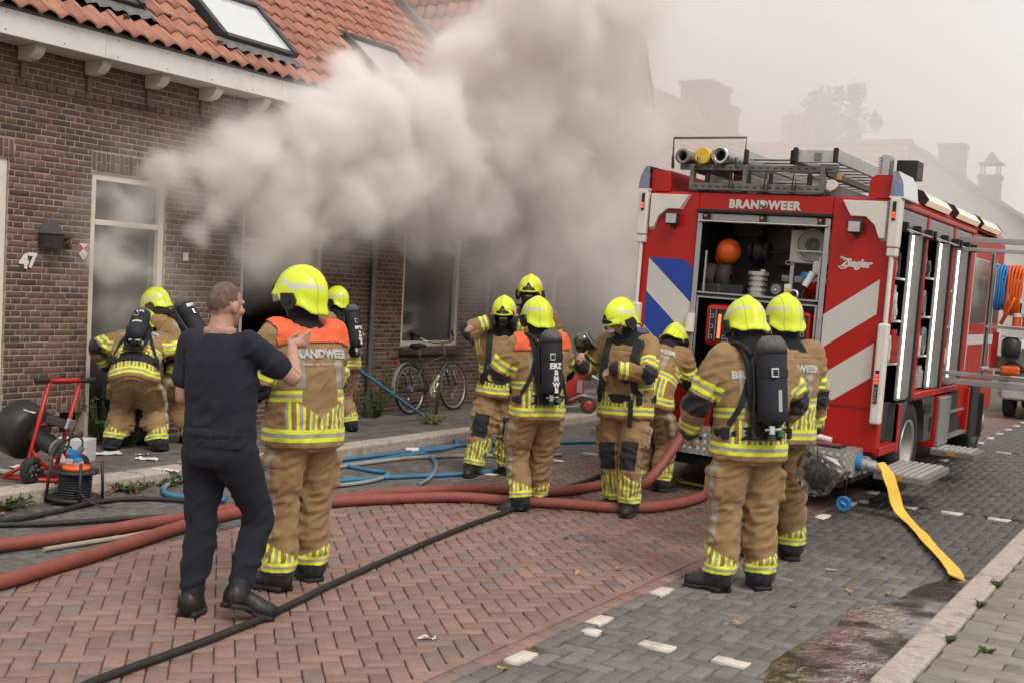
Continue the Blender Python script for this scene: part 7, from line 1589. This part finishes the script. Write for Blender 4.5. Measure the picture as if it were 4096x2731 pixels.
# ------------------------------------------------------------------ bicycle leaning by the window
bk = thing('bicycle', 'grey and black city bicycle leaning on the wall under the closed window', 'bicycle', (-9.42, 13.0, .1), (0, -.1, 0))
def ring(b, c, r, t, n=36, mi=0, ax='x'): b.tube([(c[0], c[1] + r * cos(a), c[2] + r * sin(a)) for a in np.linspace(0, 2 * pi, n, endpoint=False)], t, 8, mi, cyclic=True)
M_BFR = mat('grey_bike_paint', (.07, .075, .085), .35, .3, var=.1); M_BSIL = mat('silver_bike_paint', (.5, .48, .47), .35, .4, var=.1)
for yc in (0., 1.05):
    b = MB(); ring(b, (0, yc, .345), .33, .021); w = b.build('wheel', M_RUB, bk)
    b = MB(); ring(b, (0, yc, .345), .305, .011); b.cyl((-.05, yc, .345), (.05, yc, .345), .035 if yc < .5 else .024, n=12); w2 = b.build('rim', M_ALU, w); b = MB()
    for k in range(18): a = k * 2 * pi / 18; b.tube([(.025 * (-1) ** k, yc + .02 * cos(a + 1), .345 + .02 * sin(a + 1)), (0, yc + .3 * cos(a), .345 + .3 * sin(a))], .0018, 4)
    b.build('spokes', M_CHROME, w)
b = MB(); BB, HT, HB, ST = Vector((0, .46, .29)), Vector((0, .86, .80)), Vector((0, .89, .68)), Vector((0, .27, .75))
b.cyl(HT, HB, .021, n=12); b.cyl(BB, ST, .017, n=12); b.cyl(ST + Vector((0, .03, -.08)), HT + Vector((0, 0, -.02)), .015, n=10)
for s in (-1, 1): b.cyl((s * .05, 0, .345), (s * .02, .42, .30), .01, n=8); b.cyl((s * .05, 0, .345), (s * .02, .30, .66), .009, n=8); b.tube([(s * .02, .90, .66), (s * .05, .94, .60), (s * .05, 1.05, .345)], .013, 8)
b.cyl(BB + (HB - BB) * .55, HB, .026, .03, 12); b.build('frame', M_BFR, bk)
b = MB(); b.cyl(BB, BB + (HB - BB) * .56, .024, .027, 12); b.build('down_tube', M_BSIL, bk)
b = MB(); b.cyl(ST, ST + Vector((0, -.03, .14)), .014, n=10); b.cyl(HT, HT + Vector((0, -.03, .17)), .015, n=10); b.tube([(-.3, .66, 1.07), (-.24, .75, 1.0), (-.1, .83, .97), (.1, .83, .97), (.24, .75, 1.0), (.3, .66, 1.07)], .012, 8); b.build('handlebar', M_CHROME, bk)
for s in (-1, 1): b = MB(); b.tube([(s * .29, .67, 1.06), (s * .34, .57, 1.12)], .019, 8); b.build('grip', M_RUB, bk)
b = MB(); b.loft([[(x * w, y, .93 + z * h) for x, z in ((-.5, 0), (-.35, .5), (.35, .5), (.5, 0), (.3, -.5), (-.3, -.5))] for y, w, h in ((.12, .16, .05), (.17, .2, .08), (.26, .15, .06), (.38, .05, .04), (.41, .03, .03))]); b.build('saddle', M_RUB, bk)
b = MB(); n = 16
for half in (0,): b.add([(x, .0 + .372 * cos(a), .345 + .372 * sin(a)) for a in np.linspace(.35, pi + .1, n) for x in (-.032, .032)], [(2 * i, 2 * i + 1, 2 * i + 3, 2 * i + 2) for i in range(n - 1)], 0, True)
b.build('mudguard', M_BSIL, bk)
b = MB(); b.tube([(-.05, .22, .76), (-.06, -.28, .77), (.06, -.28, .77), (.05, .22, .76)], .007, 6); b.tube([(.06, -.1, .77), (.05, .0, .345)], .007, 6); b.tube([(-.06, -.1, .77), (-.05, .0, .345)], .007, 6); b.tube([(0, .2, .765), (0, -.28, .77)], .006, 6); b.build('luggage_rack', M_BLACKG, bk)
b = MB(); b.box((-.04, -.32, .69), (.04, -.285, .75), 0, .008); b.build('tail_light', mat('red_reflector', (.45, .02, .015), .25), bk)
b = MB(); b.box((.035, .0, .30), (.06, .5, .36), 0, .02); b.cyl((.03, .46, .29), (.07, .46, .29), .085, n=22, mi=1); b.build('chain_guard', [M_BLACKG, M_BSIL], bk)
b = MB(); b.cyl((.08, .46, .29), (.09, .56, .42), .012, n=8); b.obox((.14, .57, .43), (.1, .07, .025), None, 1); b.cyl((-.08, .46, .29), (-.09, .36, .16), .012, n=8); b.obox((-.14, .35, .15), (.1, .07, .025), None, 1); b.build('pedal_crank', [M_CHROME, M_BLACKG], bk)
# ------------------------------------------------------------------ hose cart behind the group
hc = thing('hose_cart', 'silver framed hose reel cart with red drum and red wheels on the sidewalk', 'hose cart', (-8.22, 15.55, .1), (0, 0, .55))
M_GALV = mat('galvanised_tube', (.42, .42, .41), .4, .6, var=.15, vs=14)
for yy in (-.16, .16): b = MB(); b.tube(smooth_path([(-.45, yy, .06), (-.5, yy, .2), (-.42, yy, .52), (-.28, yy, .68), (-.1, yy, .7), (.12, yy, .58), (.3, yy, .5)], 5), .018, 8); b.tube([(-.45, yy, .06), (.15, yy, .1), (.3, yy, .22), (.05, yy, .26), (-.2, yy, .14)], .018, 8); b.build('frame', M_GALV, hc)
b = MB(); b.tube([(.3, -.16, .5), (.45, 0, .62), (.3, .16, .5)], .018, 8); b.tube([(-.1, -.16, .7), (0, 0, .8), (-.1, .16, .7)], .015, 8); b.build('handle', M_GALV, hc)
b = MB(); Mx = Matrix(((1, 0, 0, -.17), (0, 0, 1, 0), (0, 1, 0, .38), (0, 0, 0, 1))); b.lathe([(.0, -.13), (.27, -.13), (.275, -.12), (.12, -.11), (.12, .11), (.275, .12), (.27, .13), (0, .13)], 30, 0, Mx); b.build('drum', M_RED_P, hc)
b = MB(); b.lathe([(.13, -.108), (.22, -.1), (.225, .0), (.22, .1), (.13, .108)], 28, 0, Mx); b.build('wound_hose', mat('pale_red_hose', (.4, .1, .07), .7, var=.2), hc)
for yy in (-.24, .24):
    b = MB(); Mx = Matrix(((1, 0, 0, .16), (0, 0, 1, yy), (0, 1, 0, .12), (0, 0, 0, 1))); b.lathe([(.08, -.03), (.115, -.03), (.122, 0), (.115, .03), (.08, .03)], 22, 0, Mx); w = b.build('wheel', M_RUB, hc); b = MB(); b.lathe([(.0, -.036), (.02, -.034), (.085, -.026), (.085, .026), (.02, .034), (0, .036)], 20, 0, Mx); b.build('hub', M_REFR, w)
b = MB(); b.box((-.02, -.17, .3), (.06, -.165, .48)); b.box((-.44, -.2, .02), (-.38, .2, .06)); b.build('name_plate', M_GALV, hc)
# ------------------------------------------------------------------ mask held in the hand, plastic bag, tablet, pipe
mk = thing('breathing_mask', 'breathing mask with clear lens held out by the firefighter looking down', 'mask', (-4.62, 8.80, 1.40), (radians(20), radians(-38), radians(20)))
b = MB(); b.lathe([(.0, .0), (.05, .005), (.075, .04), (.08, .09), (.074, .092), (.07, .05), (.045, .02), (0, .015)], 22, 0, Matrix.Rotation(pi / 2, 4, 'Y')); b.cyl((-.06, 0, -.02), (.01, 0, -.01), .045, .04, 16); b.build('mask_body', M_BLACKG, mk)
b = MB(); b.ball((.02, .0, .045), (.075, .07, .06), 18); b.build('lens', M_VISOR, mk); b = MB(); b.tube([(.085, .078 * cos(t), .078 * sin(t)) for t in np.linspace(0, 2 * pi, 20, endpoint=False)], .009, 6, cyclic=True); b.build('seal', M_GREYIN, mk)
b = MB(); b.cyl((-.062, 0, -.02), (-.068, 0, -.02), .02, n=12); b.build('red_button', M_REFR, mk)
b = MB(); b.tube(smooth_path([(-.03, 0, -.04), (-.02, -.02, -.16), (.08, -.05, -.28), (.2, -.05, -.3)], 5), .011, 7); b.build('air_tube', M_BLACKG, mk)
def plastic():
    m, nt, b = new_mat('clear_plastic_film'); nt.nodes.remove(b); out = nt.nodes['Material Output']
    gl = nt.nodes.new('ShaderNodeBsdfGlossy'); gl.inputs['Roughness'].default_value = .12; tr = nt.nodes.new('ShaderNodeBsdfTransparent'); tr.inputs[0].default_value = (.9, .89, .88, 1); df = nt.nodes.new('ShaderNodeBsdfTranslucent'); df.inputs[0].default_value = (.6, .58, .56, 1)
    fr = nt.nodes.new('ShaderNodeFresnel'); fr.inputs[0].default_value = 1.5; m1 = nt.nodes.new('ShaderNodeMixShader'); m1.inputs[0].default_value = .3; nt.links.new(tr.outputs[0], m1.inputs[1]); nt.links.new(df.outputs[0], m1.inputs[2])
    m2 = nt.nodes.new('ShaderNodeMixShader'); lnk(nt, (X(nt, fr.outputs[0]) * 1.1).clamp(), m2.inputs[0]); nt.links.new(m1.outputs[0], m2.inputs[1]); nt.links.new(gl.outputs[0], m2.inputs[2]); nt.links.new(m2.outputs[0], out.inputs[0]); return m
M_FILM = plastic()
bg_ = thing('plastic_bag', 'crumpled clear plastic bag with dark contents held behind the broad firefighter', 'plastic bag', (-2.32, 7.98, .69))
bm = bmesh.new(); bmesh.ops.create_icosphere(bm, subdivisions=4, radius=1)
for v_ in bm.verts:
    d = v_.co.normalized(); k = 1 + .22 * mnoise.noise(d * 2.2) + .05 * (abs(mnoise.noise(d * 4)) * -2 + .5); v_.co = Vector((d.x * .15, d.y * .12, d.z * .165)) * k
    if d.z > .6: v_.co.x *= .45; v_.co.y *= .45; v_.co.z *= 1.15; v_.co.x -= .06
    if d.x > .75: v_.co.x *= 1.3; v_.co.z *= .5
b = MB(); b.bm(bm, 0, False); b.build('film', M_FILM, bg_)
bm = bmesh.new(); bmesh.ops.create_icosphere(bm, subdivisions=3, radius=1)
for v_ in bm.verts: d = v_.co.normalized(); v_.co = Vector((d.x * .095, d.y * .07, d.z * .10 - .02)) * (1 + .45 * mnoise.noise(d * 2.5))
b = MB(); b.bm(bm, 0, True); b.build('contents', mat('dark_grey_cloth', (.05, .052, .06), .9, var=.4, vs=25), bg_)
o = MB(); o.box((.74, -.33, .604), (1.02, -.1, .622), 0, .006); o.box((.76, -.31, .6225), (1.0, -.12, .6245), 1); on_truck('tablet', o, [M_BLACKG, mat('dull_red_cover', (.2, .045, .045), .5)], 'dull red tablet case lying on the checker plate bumper', 'tablet')
o = MB(); o.cyl((.2, -.05, .72), (.86, -.06, .635), .03, n=14); o.box((.5, -.085, .65), (.54, -.02, .735), 1, .006); on_truck('suction_pipe', o, [M_WHITEP, M_BLACKG], 'pale round pipe lying along the bumper behind the tablet', 'pipe')
# ------------------------------------------------------------------ silver car far right
car = thing('parked_car', 'silver hatchback parked beyond the fire engine at the right edge', 'car', (-2.55, 22.6, 0))
b = MB(); prof = [(-.0, .42), (-.06, .5), (-.07, .72), (-.02, .86), (.12, .92), (.3, 1.3), (.6, 1.43), (1.8, 1.42), (2.55, 1.0), (3.5, .9), (3.8, .7), (3.85, .42), (3.2, .3), (.6, .3)]
rings = []
for x, sc_ in ((-.86, .93), (-.8, .985), (-.55, 1.0), (.55, 1.0), (.8, .985), (.86, .93)): rings.append([(x * (1 if z < .95 else .82), y * (1 if abs(x) < .85 else .985) + .02, .42 + (z - .42) * sc_) for y, z in prof])
b.loft(rings); b.build('body', mat('silver_car_paint', (.55, .54, .53), .3, .15, var=.04, coat=.6), car)
b = MB()
for s in (-1, 1): b.box((s * .66, -.075, .68), (s * .84, .1, .84), 0, .02)
b.build('tail_light', mat('car_red_lens', (.4, .02, .015), .2), car)
b = MB(); b.box((-.8, -.1, .36), (.8, .1, .6), 0, .04); b.build('bumper', mat('silver_bumper', (.5, .49, .48), .4, .1), car)
b = MB(); b.add([(-.6, .155, .96), (.6, .155, .96), (.55, .3, 1.27), (-.55, .3, 1.27)], [(0, 1, 2, 3)]); b.build('rear_window', mat('dark_car_glass', (.02, .022, .024), .05, coat=1.), car)
for y in (.72, 3.1):
    for s in (-1, 1):
        b = MB(); Mx = Matrix(((0, 0, s, 0), (1, 0, 0, y), (0, 1, 0, .3), (0, 0, 0, 1))); b.lathe([(.18, .66), (.28, .66), (.3, .69), (.3, .82), (.28, .845), (.18, .84)], 22, 0, Mx); w = b.build('wheel', M_RUB, car); b = MB(); b.lathe([(0, .83), (.18, .835)], 16, 0, Mx); b.build('rim', M_RIM, w)
# ------------------------------------------------------------------ weeds, leaves, litter
def weed(label, x, y, h, n, spread, m, z=.1, leaf=.035, seed=1, flop=.3):
    r = random.Random(seed); t = thing('weed', label, 'plant', (x, y, z)); b = MB(); l = MB()
    for k in range(n):
        a = r.uniform(0, 2 * pi); q = r.random() ** .6 * spread; H = h * r.uniform(.5, 1); top = Vector((cos(a) * (q + flop * H * .5), sin(a) * (q + flop * H * .5), H)); bs_ = Vector((cos(a) * q * .4, sin(a) * q * .4, 0)); mid = (bs_ + top) / 2 + Vector((0, 0, H * .1))
        b.tube([bs_, mid, top], [.0045, .0035, .0015], 4)
        for j in range(int(10 + H * 26)):
            s = r.random(); p = bs_.lerp(mid, s * 2) if s < .5 else mid.lerp(top, s * 2 - 1); d = Vector((r.gauss(0, 1), r.gauss(0, 1), r.gauss(.2, .6))).normalized(); w = d.orthogonal().normalized(); L = leaf * r.uniform(.6, 1.3)
            l.add([p, p + d * L * .5 + w * L * .2, p + d * L, p + d * L * .5 - w * L * .2], [(0, 1, 2, 3)])
    b.build('stem', m, t); l.build('foliage', m, t)
M_WEED = mat('green_weed', (.05, .085, .02), .75, var=.4, vs=14); M_WEEDY = mat('yellow_green_weed', (.13, .125, .03), .8, var=.35, vs=14)
weed('tall green weed growing at the left door post of the smoking doorway', -9.62, 7.95, .62, 16, .14, M_WEED, seed=2)
weed('leafy green weed sprawling before the doorstep', -9.35, 8.0, .32, 22, .24, M_WEED, leaf=.07, seed=3, flop=.8)
weed('tall yellowish weed against the first downpipe', -9.6, 12.5, .95, 14, .16, M_WEEDY, seed=4)
weed('bushy green weed at the foot of the first downpipe', -9.5, 12.25, .45, 26, .3, M_WEED, seed=5, flop=.6)
weed('low weed at the wall below the open window', -9.6, 11.3, .4, 16, .25, M_WEED, seed=6)
weed('yellow green tuft on the sidewalk in front of the bicycle', -8.6, 12.3, .16, 30, .22, M_WEEDY, seed=7, flop=.9)
weed('dry yellow weed standing beside the bicycle saddle', -9.25, 13.35, .75, 9, .07, M_WEEDY, seed=8, flop=.1)
weed('moss and weeds along the kerb beside the cable reel', -7.8, 5.6, .09, 40, .22, M_WEED, z=0, seed=9, flop=1.2)
weed('low weeds in the gutter behind the cable reel', -7.78, 6.75, .09, 40, .22, M_WEED, z=0, seed=10, flop=1.2)
weed('small weeds in the gutter further along the kerb', -7.78, 7.25, .07, 30, .16, M_WEED, z=0, seed=11, flop=1.2)
for i, (x, y) in enumerate(((-1.13, 6.45), (-1.13, 7.35), (-.93, 6.35), (-1.14, 8.0), (-1.2, 5.35))): weed(['grass tuft between kerb and paving near the puddle', 'grass tuft in the kerb joint by the cracked kerb block', 'grass tuft between two paving slabs', 'grass tuft at the kerb beside the yellow hose end', 'grass tuft at the near end of the pale kerb'][i], x, y, .035, 14, .03, M_WEED, z=.095, leaf=.016, seed=20 + i, flop=1.)
M_LEAF = mat('brown_autumn_leaf', (.3, .14, .045), .8, pal=[(.32, .14, .04), (.24, .11, .05), (.38, .2, .07), (.18, .09, .045)], jit=.2, var=.2, vs=30)
def leaf_mesh(seed):
    r = random.Random(seed); vs = []; n = 7
    for i in range(n): t = i / (n - 1); w = .018 * sin(pi * min(1, t * .9 + .08)) * r.uniform(.8, 1.2); c = .012 * sin(t * 3 + seed); vs += [(t * .07 - .035, -w, .004 + c + .008), (t * .07 - .035, 0, .003 + c), (t * .07 - .035, w, .004 + c + .01 * r.random())]
    b = MB(); b.add(vs, [f for i in range(n - 1) for f in ((3 * i, 3 * i + 3, 3 * i + 4, 3 * i + 1), (3 * i + 1, 3 * i + 4, 3 * i + 5, 3 * i + 2))]); return b.mesh('fallen_leaf', M_LEAF)
LM = [leaf_mesh(i) for i in range(4)]
LEAVES = [((-3.35, 7.05), 'fallen leaf on the red pavers left of the broad firefighter'), ((-3.5, 6.75), 'curled leaf on the red pavers near the edge row'), ((-1.95, 7.55), 'pale leaf on the grey pavers near the puddle'), ((-2.12, 6.95), 'orange leaf on the grey pavers before the puddle'), ((-1.72, 7.65), 'dark leaf on the grey pavers by the water edge'), ((-2.25, 10.9), 'brown leaf on the pavers below the yellow hose'), ((-1.75, 11.3), 'leaf between the white bars beyond the yellow hose'), ((-2.87, 4.8), 'yellow leaf on the grey edge row near the front'), ((-2.25, 6.3), 'small leaf on the grey pavers near the front'), ((-7.2, 6.9), 'leaf on the gutter pavers behind the black hoses'), ((-6.4, 5.45), 'leaf on red pavers beside the suction hose'), ((-1.6, 9.6), 'leaf at the far edge of the gutter'), ((-5.6, 9.2), 'leaf on the road near the group'), ((-2.05, 8.8), 'leaf on grey pavers behind the broad firefighter'), ((-4.1, 7.7), 'thin dry twig leaf on the red pavers in the middle')]
for i, ((x, y), lab) in enumerate(LEAVES): put('fallen_leaf', LM[i % 4], None, (x, y, .004), (0, 0, rnd(0, 6)), lab, 'leaf', 'fallen leaves on the street')
b = MB(); r = random.Random(5)
for k in range(170):
    y = r.uniform(4.6, 9.2); x = -7.84 + abs(r.gauss(0, .1)); sc_ = r.uniform(.6, 1.3); M_ = Matrix.Translation((x, y, r.uniform(.002, .02))) @ Matrix.Rotation(r.uniform(0, 6), 4, 'Z') @ Matrix.Rotation(r.uniform(-.5, .5), 4, 'X') @ Matrix.Scale(sc_, 4); me = LM[k % 4]
    b.add([v.co for v in me.vertices], [tuple(p.vertices) for p in me.polygons], 0, False, M_)
b.build('leaf_litter', M_LEAF, label='brown leaf litter gathered in the gutter along the left kerb', cat='leaves', kind='stuff')
M_PAPER = mat('white_paper', (.62, .6, .58), .8, var=.1, vs=8)
bx = thing('cardboard_box', 'white cardboard box with red print standing on the sidewalk behind the fan', 'box', (-8.85, 7.05, .1), (0, 0, .5))
b = MB(); b.box((-.16, -.11, 0), (.16, .11, .21), 0, .004); b.build('carton', mat('box_white', (.55, .53, .55), .7, var=.08), bx); b = MB(); b.box((-.13, -.113, .03), (-.09, -.1105, .17)); b.box((-.15, -.113, .175), (-.02, -.1105, .2)); b.build('red_print', M_REFR, bx)
def sheet_paper(label, x, y, w, l, rz, m=M_PAPER, z=.102, name='paper', cat='paper', curl=.02):
    b = MB(); n = 6
    vs = [((i / n - .5) * w, (j / n - .5) * l, curl * (mnoise.noise(Vector((i * .7 + x * 9, j * .7, y * 7))) + .5) * (1 if (i in (0, n) or j in (0, n)) else .5)) for j in range(n + 1) for i in range(n + 1)]
    b.add(vs, [(j * (n + 1) + i, j * (n + 1) + i + 1, (j + 1) * (n + 1) + i + 1, (j + 1) * (n + 1) + i) for j in range(n) for i in range(n)]); b.build(name, m, None, (x, y, z), (0, 0, rz), label=label, cat=cat, group='litter around the smoking house')
LIT = [('white sheet lying in front of the kneeling firefighter', -8.5, 7.6, .22, .12, .3), ('small white slip beside the larger sheet', -8.75, 7.75, .12, .05, 1.), ('white sheet heaped at the wall behind the box', -9.1, 7.3, .3, .2, .5), ('crumpled sheet on the heap nearest the doorway', -9.0, 7.55, .26, .16, 1.2), ('white sheet under the fan trolley', -8.75, 6.5, .3, .18, .2), ('torn white sheet at the left picture edge', -8.6, 5.9, .35, .2, .9), ('flattened white carton at the kerb behind the man', -7.86, 7.3, .16, .1, .4), ('yellowed paper on the kerb', -7.95, 7.25, .14, .06, .1), ('paper scrap near the red wrapper', -8.05, 7.9, .12, .05, 2.)]
for l_, x, y, w, l, rz_ in LIT: sheet_paper(l_, x, y, w, l, rz_)
b = MB(); bm = bmesh.new(); bmesh.ops.create_icosphere(bm, subdivisions=2, radius=1)
for v_ in bm.verts: d = v_.co.normalized(); v_.co = Vector((d.x * .09, d.y * .06, max(0, d.z * .035 + .02))) * (1 + .5 * mnoise.noise(d * 3))
b.bm(bm); b.build('crumpled_wrapper', mat('red_white_wrapper', (.5, .4, .38), .5, pal=[(.5, .05, .04), (.6, .57, .5), (.25, .2, .2)], var=.3, vs=30), None, (-8.05, 7.65, .1), label='crumpled red and white wrapper on the sidewalk edge', cat='wrapper')
b = MB(); b.cyl((0, 0, .033), (.14, .03, .033), .032, n=16); b.cyl((.14, .03, .033), (.142, .03, .033), .028, n=14, mi=1); b.build('drink_can', [M_WHITEP, M_ALU], None, (-7.62, 10.45, 0), (0, 0, .6), label='white and red can lying in the gutter', cat='can')
b = MB(); b.cyl((0, 0, .012), (.07, .02, .012), .007, n=8); b.build('cigarette_end', mat('cigarette', (.6, .4, .25), .8), None, (-2.25, 8.05, 0), label='cigarette end on the grey pavers', cat='cigarette')
sheet_paper('small white paper scrap on the red pavers by the edge row', -3.42, 4.95, .09, .03, .6, z=.004)
b = MB(); b.tube(smooth_path([(-9.1, 5.6, .13), (-8.85, 5.95, .15), (-8.6, 6.2, .12), (-8.45, 6.35, .11)], 5), .025, 8); b.build('white_pipe', M_WHITEP, label='bent white pipe lying on the sidewalk behind the fan', cat='pipe')
